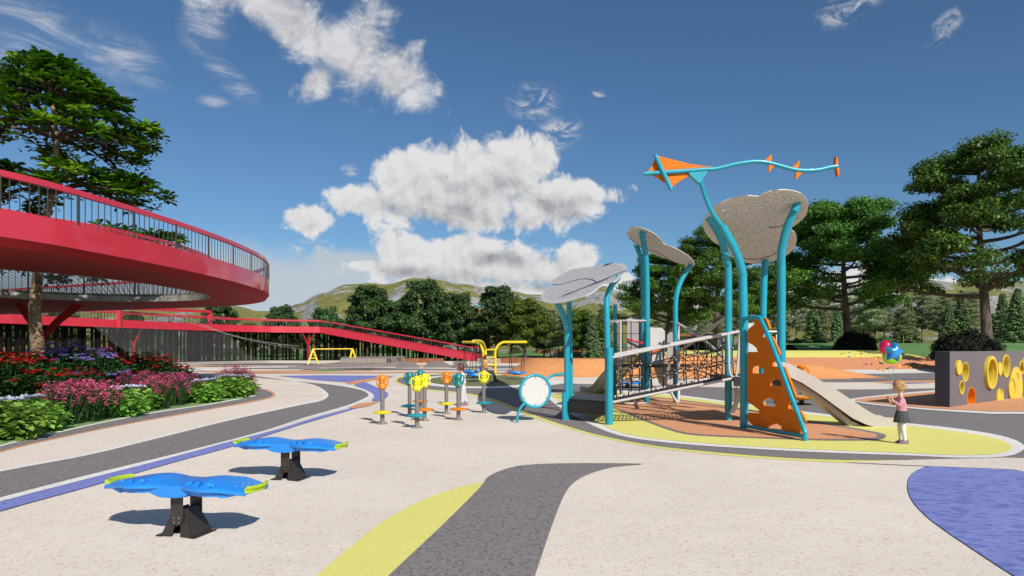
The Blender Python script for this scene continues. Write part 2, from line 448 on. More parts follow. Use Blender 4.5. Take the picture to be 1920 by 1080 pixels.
def sheet(name, pix, mat, z, smooth=4, holes=()):
    def ld(p):
        q = smooth_loop([(x, y, 0) for x, y in p], smooth) if smooth else [Vector((x, y, 0)) for x, y in p]
        return [G(v.x, max(v.y, 657.5), z) for v in q]
    loops = [ld(pix)] + [ld(h) for h in holes]
    tri = tessellate_polygon(loops); flat = [p for l in loops for p in l]
    me = bpy.data.meshes.new(name); fs = []
    for t in tri:
        a, b, c = (flat[i] for i in t)
        fs.append(t if (b - a).cross(c - a).z > 0 else (t[0], t[2], t[1]))
    me.from_pydata([tuple(p) for p in flat], [], fs); me.materials.append(mat)
    o = bpy.data.objects.new(name, me); COL.objects.link(o); o['kind'] = 'structure'; return o

def lawn_h(x, y):
    """gentle lawn hills behind the playground"""
    h = 0.0
    edge = 58 if x > 20 else 100
    right = sm(x, 10, 34) * sm(y, 57, 78) * 2.35
    mid = sm(x, -12, 8) * (1 - sm(x, 26, 44)) * sm(y, 104, 150) * 1.2
    left = (1 - sm(x, -20, -5)) * sm(y, 112, 160) * .9
    h = right + mid + left
    h += .22 * noise.noise(Vector((x * .05, y * .05, 3))) * sm(y, 75, 110)
    return h - .03
xs = lin(-260, 260, 105); ys = lin(-40, 55, 12)[:-1] + lin(55, 170, 70)[:-1] + lin(170, 900, 20)
tag(grid_mesh('lawn', xs, ys, lawn_h, M['lawn']), kind='structure')
# the rubber surfaced playground
B = [(-120, -30), (120, -30), (120, 48), (60, 50), (40, 53), (34, 56.5), (26, 66), (22, 78), (14, 92), (5, 97), (-4, 92.5), (-30, 99.5), (-62, 98), (-80, 80), (-120, 76)]
me = bpy.data.meshes.new('playground_surface'); me.from_pydata([(x, y, 0) for x, y in B], [], [tuple(range(len(B)))]); me.materials.append(M['cream'])
o = bpy.data.objects.new('playground_surface', me); COL.objects.link(o); o['kind'] = 'structure'

Z = iter([.004 * i for i in range(1, 80)])
# flower bed ground, its kerb line and the grey strip around it
bed = [(-260, 920), (-120, 870), (0, 834), (78, 815.5), (182, 792.5), (286, 772.5), (390, 757), (463, 743), (478, 738), (470, 731.5), (430, 724), (360, 715), (240, 708), (100, 706), (-100, 707), (-300, 715)]
strip = [(-280, 950), (-120, 884), (0, 845), (120, 817), (250, 791), (380, 768), (470, 752), (505, 744), (511, 738.5), (500, 732.5), (478, 727), (430, 719), (360, 710.5), (240, 704), (100, 702), (-100, 703), (-320, 710)]
strip_o = [(-280, 958), (-120, 888), (0, 848), (120, 819), (250, 793), (380, 770), (472, 754), (509, 745), (516, 738.5), (504, 731.5), (480, 726), (430, 718), (360, 709.8), (240, 703.4), (100, 701.5), (-100, 702.5), (-320, 709)]
wl = [(x + (0 if x < 460 else 3), y + .9 + (y - 655) * .012) if i < 9 else (x, y - .8) for i, (x, y) in enumerate(bed)]
sheet('path_marking', strip_o, M['orange'], .006)
sheet('path', strip, M['grey'], .010)
sheet('path_marking', wl, M['white_line'], .014)
sheet('flower_bed_soil', bed, M['bedgreen'], .018)
# the wide grey path, with white and violet edging
gp = [(-300, 1010), (0, 932), (160, 891), (322, 852), (485, 810), (566, 784), (650, 760), (684, 746), (691, 740), (676, 731), (625, 721.5), (550, 714.5), (475, 707), (420, 701), (370, 692), (350, 690.5),
      (380, 694.5), (430, 700.5), (470, 704), (510, 709), (560, 716), (590, 722), (609, 732), (616, 742), (600, 752), (560, 760), (431, 788), (282, 825), (160, 854), (0, 884), (-300, 945)]
wp = [(-300, 1022), (0, 940), (160, 898.5), (322, 857), (485, 814), (566, 788), (655, 763), (694, 748), (702, 740), (686, 730), (632, 720), (555, 713), (478, 705.6), (420, 699.8), (372, 690.8), (345, 689),
      (372, 695.5), (425, 701.8), (466, 705.4), (505, 710.4), (553, 717.4), (582, 723), (600, 732), (607, 741), (593, 750), (555, 757.4), (428, 785.6), (280, 822.4), (158, 851.5), (0, 881), (-300, 941)]
sheet('path_marking', wp, M['white_line'], .004)
sheet('path', gp, M['grey'], .008)
sheet('path_marking', [(-300, 1024), (0, 940.5), (160, 899), (350, 849.5), (431, 827.5), (520, 805), (590, 783), (655, 766), (668, 765), (622, 779), (560, 797), (431, 838), (320, 868), (160, 914), (0, 958), (-300, 1050)], M['violet'], .012, 3)
sheet('path_marking', [(653, 764.5), (672, 756.5), (712, 752.5), (694, 760.5), (666, 765.5)], M['orange'], .016, 0)
sheet('path_marking', [(664, 721.5), (684, 716.8), (700, 723), (716, 730), (727, 737), (727, 743), (714, 751), (697, 751), (702, 744), (697, 736.5), (680, 728)], M['violet'], .012, 3)
sheet('path_marking', [(520, 704.6), (600, 703.6), (742, 704.6), (705, 709.5), (650, 716.8), (600, 713)], M['violet'], .012, 0)
sheet('path_marking', [(648, 719), (672, 712.6), (722, 707), (735, 707.4), (700, 712), (668, 719.6)], M['orange'], .016, 2)
# plaza bands far left of centre
def band(y0, y1, x0, x1, mat, z, amp=1.2, ph=0):
    n = 14; top = []; bot = []
    for i in range(n + 1):
        x = x0 + (x1 - x0) * i / n; e = math.sin(i / n * math.pi) ** .6
        w = amp * math.sin(i / n * 5 + ph)
        top.append((x, (y0 + y1) / 2 + w - (y1 - y0) / 2 * e)); bot.append((x, (y0 + y1) / 2 + w + (y1 - y0) / 2 * e + .05))
    sheet('path_marking', top + bot[::-1], mat, z, 1)
band(694, 697, 330, 700, M['orange'], .020, .8)
band(697.5, 699.8, 380, 980, M['orange'], .020, .7, 1)
band(691, 694.4, 560, 900, M['stone'], .020, .5, 2)
band(685.5, 688, 300, 470, M['orange'], .020, .5, 1)
band(681.5, 684, 380, 620, M['grey'], .020, .4, 1)
band(693.0, 696.0, 585, 650, M['bedgreen'], .022, .2, 1)
band(689.5, 692.5, 430, 760, M['grey'], .020, .6, 3)
band(686, 690.5, 840, 1010, M['grey'], .020, .3, 1)
band(693, 694.5, 900, 1000, M['violet'], .020, .3, 1)
band(684, 686.5, 700, 870, M['orange'], .020, .3, 2)
# the grey area of the playground, ring of artificial turf under the swings
grey_play = [(744, 713.5), (762, 706), (840, 701.5), (950, 700), (1035, 708), (1110, 706), (1300, 703), (1500, 700), (1720, 697), (2300, 700), (2300, 900), (1950, 862), (1860, 861), (1710, 862), (1585, 862), (1460, 857), (1310, 844.5), (1210, 832.5), (1110, 812), (1020, 784.5), (960, 761), (922, 747), (870, 736), (802, 729.5), (762, 722)]
grey_out = [(739, 713.5), (756, 705), (838, 700.5), (950, 699), (1035, 706.5), (1110, 704.6), (1300, 701.7), (1500, 698.8), (1720, 695.8), (2300, 698), (2300, 912), (1950, 870), (1860, 868), (1710, 868), (1585, 867), (1460, 861.5), (1310, 849), (1210, 836.5), (1110, 816), (1016, 788), (954, 764), (916, 749), (864, 738), (798, 731.5), (756, 723.5)]
sheet('path_marking', grey_out, M['yellow'], .004, 3)
sheet('path', grey_play, M['grey'], .008, 3)
sheet('path_marking', [(1585, 866.5), (1710, 862), (1885, 858), (2300, 868), (2400, 990), (1900, 880), (1700, 872)], M['cream'], .012, 0)
def ell(cx, cy, rx, ry, n=36, j=.0):
    return [(cx + rx * math.cos(2 * math.pi * i / n), cy + ry * math.sin(2 * math.pi * i / n)) for i in range(n)]
sheet('path_marking', ell(905, 714.5, 122, 13.5), M['white_line'], .012, 0)
sheet('turf_circle', ell(903, 713.5, 101, 10.8), M['turf'], .016, 0)
sheet('path_marking', ell(1022, 717, 34, 5.0), M['white_line'], .0185, 0)
# cream bands across the grey area to the right
sheet('path_marking', [(1000, 706), (1120, 705), (1500, 716), (1700, 716), (2200, 712), (2300, 717), (1760, 728), (1540, 730), (1200, 722.5), (1000, 716.5)], M['cream'], .016, 3)
sheet('path_marking', [(1630, 715.5), (1760, 712.5), (2100, 706), (2100, 709), (1760, 717.5), (1680, 718.6)], M['orange'], .020, 3)
sheet('path_marking', [(1650, 718.2), (1700, 717.2), (1745, 717.8), (1700, 719.4)], M['violet'], .024, 2)
sheet('path', [(1570, 702), (1650, 703), (1760, 694), (2200, 690), (2200, 703), (1760, 710), (1640, 713.5), (1590, 708)], M['grey'], .024, 3)
# orange ground under the wall with round openings
sheet('path_marking', [(1590, 748.5), (1660, 740), (1760, 731), (1900, 722), (2300, 700), (2400, 860), (2000, 784), (1860, 776), (1740, 768.5), (1640, 759), (1605, 753.5)], M['white_line'], .020, 2)
sheet('wall_apron', [(1604, 748.8), (1664, 742), (1760, 733.5), (1900, 725), (2300, 704), (2400, 850), (2000, 779), (1860, 771.5), (1740, 765), (1648, 756.8), (1614, 752.5)], M['orange'], .028, 2)
# the play island: yellow with a white border and an orange heart with a grey border
isl = [(1040, 738), (1110, 734.5), (1210, 737), (1290, 746), (1380, 758), (1510, 775.5), (1620, 788), (1705, 798), (1790, 808), (1860, 820), (1893, 832), (1896, 842), (1866, 851), (1790, 853), (1710, 849.5), (1580, 845), (1460, 839.5), (1310, 830), (1210, 820), (1150, 806), (1085, 773), (1045, 750)]
isl_w = [(1030, 737), (1108, 731.5), (1212, 734.3), (1293, 743), (1384, 755), (1512, 772), (1624, 784.5), (1710, 794), (1800, 804), (1876, 816.5), (1914, 830), (1919, 843), (1884, 856), (1795, 858), (1710, 854), (1580, 849.5), (1460, 844), (1308, 834.5), (1204, 824), (1138, 809), (1068, 775), (1033, 751)]
sheet('path_marking', isl_w, M['white_line'], .012, 3)
sheet('play_island', isl, M['yellow'], .016, 3)
o_out = [(1080, 746), (1110, 740.5), (1160, 738.8), (1220, 743), (1290, 751), (1385, 764), (1510, 787), (1590, 800), (1652, 812), (1661, 818), (1644, 824.8), (1560, 826), (1460, 823), (1310, 816.5), (1258, 807), (1206, 788), (1155, 767), (1108, 753.5)]
o_in = [(1086, 746), (1112, 741.6), (1160, 740), (1218, 744.2), (1288, 752.3), (1380, 766), (1500, 788.5), (1580, 801.5), (1636, 812), (1644, 817), (1630, 821.5), (1560, 823), (1460, 820.6), (1312, 814), (1262, 804.5), (1210, 786), (1158, 765.5), (1112, 752.4)]
sheet('path_marking', o_out, M['grey'], .020, 3)
sheet('play_island_heart', o_in, M['orange'], .024, 3)
# foreground
sheet('path_marking', [(560, 1105), (592, 1080), (650, 1031), (720, 976), (800, 934), (866, 912), (915, 901), (925, 893), (905, 925), (820, 1000), (722, 1085), (700, 1105)], M['yellow'], .004, 3)
sheet('path', [(700, 1110), (722, 1085), (820, 993), (897, 917), (916, 893), (955, 877), (1000, 870.5), (1080, 868.2), (1205, 869.4), (1150, 875), (1108, 887), (1078, 903), (1058, 928), (1035, 985), (1003, 1080), (990, 1120)], M['grey'], .008, 3)
sheet('path_marking', [(1990, 858.5), (1920, 859.5), (1850, 861), (1790, 865), (1742, 873), (1712, 886), (1702, 905), (1706, 930), (1726, 957), (1762, 987), (1830, 1033), (1906, 1082), (1990, 1130), (2500, 1300), (2600, 900)], M['pond'], .008, 3)
# the far right: cream beyond the grey

# big climbing mound, painted in bands by height
def banded(name, stops):
    m, nt, b = new_mat(name)
    tc = nt.nodes.new('ShaderNodeTexCoord'); sp = nt.nodes.new('ShaderNodeSeparateXYZ'); nt.links.new(tc.outputs['Object'], sp.inputs[0])
    at = nt.nodes.new('ShaderNodeAttribute'); at.attribute_name = 'ring'
    r = ramp(nt, stops, at.outputs['Fac']); r.color_ramp.interpolation = 'CONSTANT'
    v = N(nt, 'ShaderNodeTexVoronoi', Scale=60); nt.links.new(tc.outputs['Object'], v.inputs['Vector'])
    s2 = nt.nodes.new('ShaderNodeSeparateColor'); nt.links.new(v.outputs['Color'], s2.inputs[0])
    hs = N(nt, 'ShaderNodeHueSaturation'); nt.links.new(r.outputs[0], hs.inputs['Color'])
    mr = N(nt, 'ShaderNodeMapRange'); nt.links.new(s2.outputs[0], mr.inputs[0]); mr.inputs[3].default_value = .8; mr.inputs[4].default_value = 1.18
    nt.links.new(mr.outputs[0], hs.inputs['Value'])
    nt.links.new(hs.outputs[0], b.inputs['Base Color']); b.inputs['Roughness'].default_value = .95; b.inputs['Specular IOR Level'].default_value = .2
    return m
def mound(name, cx, cy, rx, ry, h, mat, pw=1.0, flat=.0, n=96, k=40, rot=0.0, ringmat=False, wob=.06):
    """a smooth rubber hill; 'ring' = 0 at the rim, 1 at the top"""
    V = []; ring = []
    cr, sr = math.cos(rot), math.sin(rot)
    for i in range(k + 1):
        t = 1 - i / k
        for j in range(n):
            a = 2 * math.pi * j / n
            w = 1 + wob * math.sin(3 * a + 1) + wob * .6 * math.sin(5 * a + 2.2)
            x, y = rx * t * w * math.cos(a), ry * t * w * math.sin(a)
            q = 1 - t
            z = h * sm(q, 0, 1 - flat) ** pw
            V.append((cx + x * cr - y * sr, cy + x * sr + y * cr, z - .01)); ring.append(q)
    Q = [(i * n + j, i * n + (j + 1) % n, (i + 1) * n + (j + 1) % n, (i + 1) * n + j) for i in range(k) for j in range(n)]
    o = np_obj(name, V, Q, mat); o.data.polygons.foreach_set('use_smooth', [True] * len(Q))
    a = o.data.attributes.new('ring', 'FLOAT', 'POINT'); a.data.foreach_set('value', ring)
    o['kind'] = 'structure'; return o
M['bands'] = banded('banded_mound_rubber', [(0, (.62, .58, .52)), (.12, (.64, .27, .13)), (.345, (.72, .66, .17))])
mound('hill_mound', 22, 58, 17.5, 13.5, 1.52, M['bands'], .8, .40, rot=-.1, wob=.03)
mound('orange_mound', 3.7, 44, 4.9, 5.2, 1.02, M['orange_hill'], .85, .45)
mound('orange_mound', 13.4, 39.5, 7.6, 3.6, .80, M['orange_hill'], .9, .35, rot=-.12)
mound('orange_mound', 11.2, 50, 4.6, 4.2, 1.25, M['orange_hill'], .8, .5)

# distant hills
ridge = [(-900, 600), (-400, 590), (0, 585), (300, 580), (430, 576), (500, 588), (530, 584), (560, 571), (600, 553), (650, 538), (690, 537), (725, 539), (780, 527), (822, 528), (870, 535), (920, 545), (960, 551), (1000, 557), (1040, 556), (1090, 547), (1130, 541), (1170, 556), (1230, 572), (1300, 580), (1400, 578), (1480, 583), (1545, 578), (1600, 588), (1650, 577), (1700, 552), (1750, 532), (1800, 536), (1840, 531), (1900, 534), (1980, 528), (2200, 545), (2600, 580), (3200, 600)]
def ridge_y(px):
    for (a, b), (c, d) in zip(ridge, ridge[1:]):
        if a <= px <= c:
            t = (px - a) / (c - a); t = t * t * (3 - 2 * t); return b + (d - b) * t
    return 600
m, nt, b = new_mat('rocky_grass_hill')
tc = nt.nodes.new('ShaderNodeTexCoord'); geo = nt.nodes.new('ShaderNodeNewGeometry')
n1 = N(nt, 'ShaderNodeTexNoise', Scale=.030); n1.inputs['Detail'].default_value = 9; n1.inputs['Roughness'].default_value = .62
n2 = N(nt, 'ShaderNodeTexNoise', Scale=.35); n2.inputs['Detail'].default_value = 8; n2.inputs['Roughness'].default_value = .75
for q in (n1, n2): nt.links.new(tc.outputs['Object'], q.inputs['Vector'])
sp = nt.nodes.new('ShaderNodeSeparateXYZ'); nt.links.new(geo.outputs['Normal'], sp.inputs[0])
steep = mth(nt, 'SUBTRACT', 1.0, sp.outputs[2])
mask = mth(nt, 'ADD', mth(nt, 'MULTIPLY', steep, .55), mth(nt, 'ADD', n1.outputs['Fac'], mth(nt, 'MULTIPLY', n2.outputs['Fac'], .22)))
mk = ramp(nt, [(.645, (0, 0, 0)), (.68, (1, 1, 1))], mask)
gr = ramp(nt, [(.3, (.15, .155, .045)), (.7, (.36, .34, .11))], n2.outputs['Fac'])
rk = ramp(nt, [(.35, (.15, .145, .14)), (.65, (.58, .565, .55))], n2.outputs['Fac'])
nt.links.new(mixc(nt, gr.outputs[0], rk.outputs[0], mk.outputs[0]), b.inputs['Base Color']); b.inputs['Roughness'].default_value = 1
b.inputs['Specular IOR Level'].default_value = .1
bp = N(nt, 'ShaderNodeBump', Strength=.9); bp.inputs['Distance'].default_value = 2.5
nt.links.new(n2.outputs['Fac'], bp.inputs['Height']); nt.links.new(bp.outputs[0], b.inputs['Normal'])
M['hill'] = m
V = []; us = lin(-900, 3000, 420); ts = lin(190, 620, 80)
for t in ts:
    for px in us:
        hr = (HY - ridge_y(px)) / F * 460
        q = sm(t, 195, 460) * (1 - .5 * sm(t, 470, 620))
        x = (px - 960) / F * t
        nz = noise.fractal(Vector((x * .018, t * .018, 2)), 1.0, 2.0, 7)
        cr = noise.ridged_multi_fractal(Vector((x * .02, t * .02, 5)), 1.0, 2.1, 5, 1.0, 2.0)
        V.append((x, t, 1.6 * q + hr * q + (nz * 5.0 + cr * 3.0 - 3) * sm(t, 210, 330) * (.25 + .75 * (1 - abs(q * 2 - 1))) * min(1, hr / 22)))
nx = len(us); Q = [(j * nx + i, j * nx + i + 1, (j + 1) * nx + i + 1, (j + 1) * nx + i) for j in range(len(ts) - 1) for i in range(nx - 1)]
o = np_obj('hills', V, Q, M['hill']); o.data.polygons.foreach_set('use_smooth', [True] * len(Q)); o['kind'] = 'structure'

# ================================================================= LIGHT, SKY, CAMERA
SUN = Vector((.375, -.72, .585)).normalized()
elev = math.asin(SUN.z); az = math.atan2(SUN.x, SUN.y)
ld = bpy.data.lights.new('sun', 'SUN'); ld.energy = 4.3; ld.angle = R(.53); ld.color = (1, .955, .89)
lo = bpy.data.objects.new('sun', ld); COL.objects.link(lo); lo.rotation_euler = SUN.to_track_quat('Z', 'Y').to_euler(); lo.location = SUN * 60
W = bpy.data.worlds.new('World'); SC.world = W; W.use_nodes = True; nt = W.node_tree
try: W.cycles.sampling_method = 'MANUAL'; W.cycles.sample_map_resolution = 256
except Exception: pass
bg = nt.nodes['Background']; bg.inputs['Strength'].default_value = .085
sky = nt.nodes.new('ShaderNodeTexSky'); sky.sky_type = 'NISHITA'; sky.sun_disc = False
sky.sun_elevation = elev; sky.sun_rotation = az; sky.altitude = 600; sky.air_density = 1.0; sky.dust_density = .6; sky.ozone_density = 1.6
tc = nt.nodes.new('ShaderNodeTexCoord'); sp = nt.nodes.new('ShaderNodeSeparateXYZ'); nt.links.new(tc.outputs['Generated'], sp.inputs[0])
AZ = mth(nt, 'ARCTAN2', sp.outputs[0], sp.outputs[1]); EL = mth(nt, 'ARCSINE', sp.outputs[2])
cv = nt.nodes.new('ShaderNodeCombineXYZ'); nt.links.new(AZ, cv.inputs[0]); nt.links.new(EL, cv.inputs[1])
def wn(scale, det=9, rough=.58, dist=0, off=(0, 0, 0), stretch=(1, 1, 1), rot=0):
    mp = nt.nodes.new('ShaderNodeMapping'); mp.inputs['Location'].default_value = off; mp.inputs['Scale'].default_value = stretch; mp.inputs['Rotation'].default_value = (0, 0, rot)
    nt.links.new(cv.outputs[0], mp.inputs[0])
    n = N(nt, 'ShaderNodeTexNoise', Scale=scale); n.inputs['Detail'].default_value = det; n.inputs['Roughness'].default_value = rough; n.inputs['Distortion'].default_value = dist
    nt.links.new(mp.outputs[0], n.inputs['Vector']); return n.outputs['Fac']
def ae(px, py):
    return math.atan((px - 960) / F), math.atan((HY - py) / math.hypot(F, px - 960))
def blob(px, py, rx, ry, rot=0.0):
    """soft-edged ellipse in the sky, 1 at its centre and 0 at its rim"""
    a, e = ae(px, py); ra = rx / F * math.cos(a) ** 2; re = ry / F * math.cos(a)
    mp = nt.nodes.new('ShaderNodeMapping'); mp.vector_type = 'TEXTURE'; mp.inputs['Location'].default_value = (a, e, 0); mp.inputs['Rotation'].default_value = (0, 0, rot); mp.inputs['Scale'].default_value = (ra, re, 1)
    nt.links.new(cv.outputs[0], mp.inputs[0])
    L = nt.nodes.new('ShaderNodeVectorMath'); L.operation = 'LENGTH'; nt.links.new(mp.outputs[0], L.inputs[0])
    return mth(nt, 'SUBTRACT', 1.0, L.outputs['Value'])
def umax(l, k=.25):
    o = l[0]
    for x in l[1:]: o = mth(nt, 'SMOOTH_MAX', o, x, k)
    return o
def rng(v, a, b, c=0, d=1):
    m = N(nt, 'ShaderNodeMapRange'); m.interpolation_type = 'SMOOTHSTEP'; nt.links.new(v, m.inputs[0])
    for i, x in zip((1, 2, 3, 4), (a, b, c, d)): m.inputs[i].default_value = x
    return m.outputs[0]
def billow(off, scale=13, det=3.0):
    """cauliflower lumps: inverted fractal cells on warped coordinates"""
    w1 = N(nt, 'ShaderNodeTexNoise', Scale=18); w1.inputs['Detail'].default_value = 4
    ad = nt.nodes.new('ShaderNodeVectorMath'); ad.operation = 'ADD'; nt.links.new(cv.outputs[0], ad.inputs[0]); ad.inputs[1].default_value = off
    nt.links.new(ad.outputs[0], w1.inputs['Vector'])
    ma = nt.nodes.new('ShaderNodeVectorMath'); ma.operation = 'MULTIPLY_ADD'; nt.links.new(w1.outputs['Color'], ma.inputs[0]); ma.inputs[1].default_value = (.055, .055, 0)
    nt.links.new(ad.outputs[0], ma.inputs[2])
    v = N(nt, 'ShaderNodeTexVoronoi', Scale=scale); v.feature = 'SMOOTH_F1'; v.inputs['Smoothness'].default_value = .35; v.voronoi_dimensions = '2D'
    v.inputs['Detail'].default_value = det; v.inputs['Roughness'].default_value = .58; v.inputs['Lacunarity'].default_value = 2.3
    nt.links.new(ma.outputs[0], v.inputs['Vector']); return mth(nt, 'SUBTRACT', .88, v.outputs['Distance'])
lowf = wn(9, 2, .5, 0, (2, 2, 0)); fine = wn(34, 6, .62, .4, (3, 1, 0)); med = wn(13, 5, .62, .2, (0, -.018, 0))
bil = billow((0, 0, 0)); bil2 = billow((.006, .014, 0))
fine2 = wn(34, 6, .68, .4, (3.006, 1.014, 0))
# cumulus
cum = umax([blob(*p) for p in [
    (800, 330, 115, 62), (880, 310, 120, 66), (960, 322, 90, 72), (860, 385, 200, 50), (1010, 378, 130, 52), (1090, 368, 75, 36), (690, 378, 85, 26), (750, 330, 60, 45),
    (830, 474, 130, 42), (900, 500, 170, 46), (1040, 512, 110, 38), (1085, 490, 46, 36), (770, 515, 90, 38), (680, 497, 46, 14), (960, 545, 260, 28), (1140, 530, 60, 28),
    (578, 415, 46, 28), (1560, 545, 130, 50), (1500, 520, 60, 36), (1760, 545, 110, 30), (1230, 560, 120, 24)]], .15)
def density(b_, f_): return mth(nt, 'ADD', mth(nt, 'MULTIPLY', b_, .8), mth(nt, 'MULTIPLY', mth(nt, 'SUBTRACT', f_, .5), .24))
dn = density(bil, fine); dn2 = density(bil2, fine2)
dens = mth(nt, 'ADD', mth(nt, 'ADD', cum, dn), .07)
a_cum = rng(dens, -.02, .40)
# torn clouds high on the left
thin = umax([blob(*p) for p in [(470, -10, 150, 50, 0), (560, 50, 170, 62, -.45), (640, 95, 120, 62, -.55), (740, 140, 82, 62, -.35), (690, 60, 60, 60, .4), (600, 150, 34, 50, -1.0)]], .3)
tn = wn(15, 8, .66, .5, (5, 2, 0), (1, 1.5, 1), -.6)
a_thin = rng(mth(nt, 'ADD', thin, mth(nt, 'ADD', mth(nt, 'MULTIPLY', mth(nt, 'SUBTRACT', tn, .5), 1.9), mth(nt, 'MULTIPLY', bil, .5))), -.05, .75, 0, .95)
wisp = umax([blob(*p) for p in [(1002, 192, 62, 40), (1045, 250, 60, 38, .3), (1595, 8, 85, 36, .3), (1770, 52, 58, 24, .7), (595, 470, 80, 26), (1120, 180, 18, 12), (655, 320, 22, 14), (620, 505, 60, 20)]], .1)
wz = wn(42, 7, .66, .8, (9, 4, 0), (.8, 1.4, 1), .5)
a_wisp = mth(nt, 'MULTIPLY', rng(wisp, 0, .75, 0, 1), rng(wz, .42, .66, 0, .95))
# cirrus streaks and low haze bank
cir = umax([blob(*p) for p in [(60, 40, 240, 70, -.5), (240, 105, 110, 50, -.5), (130, 80, 190, 45, -.6), (435, 150, 80, 28, -.6), (380, 60, 60, 50, -.7), (400, 190, 40, 14, 0), (40, 110, 100, 60, -.4)]], .2)
cn = wn(10, 8, .70, 1.1, (1, 7, 0), (.8, 3.0, 1), -.75)
a_cir = mth(nt, 'MULTIPLY', rng(cir, 0, .8), rng(cn, .40, .70, .04, .66))
bank = umax([blob(*p) for p in [(450, 545, 360, 95), (600, 545, 200, 70), (200, 560, 300, 70), (1000, 600, 600, 50), (660, 500, 120, 34)]], .3)
a_bank = rng(mth(nt, 'ADD', bank, mth(nt, 'MULTIPLY', mth(nt, 'SUBTRACT', med, .5), .8)), -.1, .55, 0, .88)
# ordinary clouds over the rest of the sky (behind the viewer)
mp3 = nt.nodes.new('ShaderNodeTexNoise'); mp3.inputs['Scale'].default_value = 2.6; mp3.inputs['Detail'].default_value = 3; nt.links.new(tc.outputs['Generated'], mp3.inputs['Vector'])
a_back = mth(nt, 'MULTIPLY', rng(mp3.outputs['Fac'], .52, .68), rng(sp.outputs[1], .1, -.3))
# cloud tones: lit billows facing up, softer grey where a cloud is thick and low
core = umax([blob(*p) for p in [(850, 408, 190, 40), (960, 415, 150, 32), (890, 350, 120, 40), (1060, 390, 75, 30), (730, 396, 60, 24), (860, 530, 150, 26), (950, 485, 90, 20), (760, 508, 80, 20), (1040, 535, 100, 18), (1100, 515, 50, 14), (1560, 562, 110, 26), (640, 505, 40, 8)]], .4)
core = rng(mth(nt, 'ADD', core, mth(nt, 'MULTIPLY', mth(nt, 'SUBTRACT', lowf, .5), .9)), -.3, 1.0, 0, .56)
lit = mth(nt, 'MULTIPLY', mth(nt, 'SUBTRACT', bil, bil2), .7)
edge = rng(dens, .2, 1.3, 0, .16)
shade = mth(nt, 'SUBTRACT', mth(nt, 'ADD', core, edge), lit, clamp=True)
K = 9.6
tone = ramp(nt, [(0, (.80 * K / 10, .80 * K / 10, .80 * K / 10)), (.35, (.66 * K / 10, .665 * K / 10, .68 * K / 10)), (1, (.27 * K / 10, .285 * K / 10, .31 * K / 10))], shade)
hsv = nt.nodes.new('ShaderNodeVectorMath'); hsv.operation = 'SCALE'; nt.links.new(tone.outputs[0], hsv.inputs[0]); hsv.inputs['Scale'].default_value = 10
# the sky itself, a touch deeper and greyer than the raw model
tint = mixc(nt, sky.outputs[0], (.53, .745, .90), 1.0, 'MULTIPLY')
g = mixc(nt, tint, (.55 * K, .60 * K, .66 * K), a_bank)
g = mixc(nt, g, (.66 * K, .68 * K, .73 * K), a_cir)
g = mixc(nt, g, mixc(nt, (.50 * K, .51 * K, .545 * K), (.76 * K, .765 * K, .78 * K), rng(tn, .38, .62)), a_thin)
g = mixc(nt, g, (.62 * K, .63 * K, .66 * K), a_wisp)
g = mixc(nt, g, hsv.outputs[0], a_cum)
g = mixc(nt, g, (.6 * K, .6 * K, .62 * K), a_back)
nt.links.new(g, bg.inputs['Color'])

cam = bpy.data.cameras.new('camera'); co = bpy.data.objects.new('camera', cam); COL.objects.link(co)
cam.sensor_width = 36; cam.lens = F / 1920 * 36; cam.shift_y = (HY - 540) / 1920; cam.clip_end = 3000; cam.clip_start = .05
co.location = (0, 0, EYE); co.rotation_euler = (R(90), 0, 0); SC.camera = co
SC.view_settings.view_transform = 'Standard'; SC.view_settings.look = 'None'; SC.view_settings.exposure = .2; SC.view_settings.gamma = 1
SC.cycles.max_bounces = 6; SC.cycles.transparent_max_bounces = 24; SC.cycles.diffuse_bounces = 3; SC.cycles.glossy_bounces = 3
try: SC.cycles.use_denoising = True
except Exception: pass
# ================================================================= ELEVATED RING WALKWAY
def loop_normals(L, closed=True):
    n = len(L); out = []
    for i in range(n):
        a = L[(i - 1) % n] if closed or i > 0 else L[i]; b = L[(i + 1) % n] if closed or i < n - 1 else L[i]
        t = (b - a); t.z = 0; t.normalize(); out.append(Vector((t.y, -t.x, 0)))
    return out
def strip_mesh(L, nor, prof, closed=True, mb=None, m=0):
    """sweep a (offset, z) profile along a plan path"""
    mb = mb or MB(); k = len(prof); base = len(mb.v)
    for p, n_ in zip(L, nor):
        for q in prof: mb.v.append(p + n_ * q[0] + Vector((0, 0, q[1])))
    n = len(L)
    for i in range(n if closed else n - 1):
        for j in range(k):
            a = base + i * k + j; b = base + i * k + (j + 1) % k; c = base + ((i + 1) % n) * k + (j + 1) % k; d = base + ((i + 1) % n) * k + j
            mb.face((a, b, c, d), m)
    if not closed:
        mb.face([base + j for j in range(k)], m); mb.face([base + (n - 1) * k + j for j in range(k)][::-1], m)
    return mb
def walk(L, step, closed=True):
    """points at equal spacing along a path, with the direction there"""
    out = []; acc = 0; n = len(L)
    for i in range(n if closed else n - 1):
        a, b = L[i], L[(i + 1) % n]; d = (b - a); l = d.length
        if l < 1e-6: continue
        while acc <= l: out.append((a + d * (acc / l), d / l)); acc += step
        acc -= l
    return out
OUT = [(-11.8, 15.7), (-11.15, 18.6), (-10.75, 22.6), (-10.72, 27.0), (-11.3, 31.6), (-13.0, 35.4), (-16.6, 38.6), (-24.8, 42.3), (-35.8, 47.5), (-48, 53), (-58, 50), (-62, 40), (-58, 26), (-46, 14), (-32, 7.5), (-20, 7), (-14.2, 10.6)]
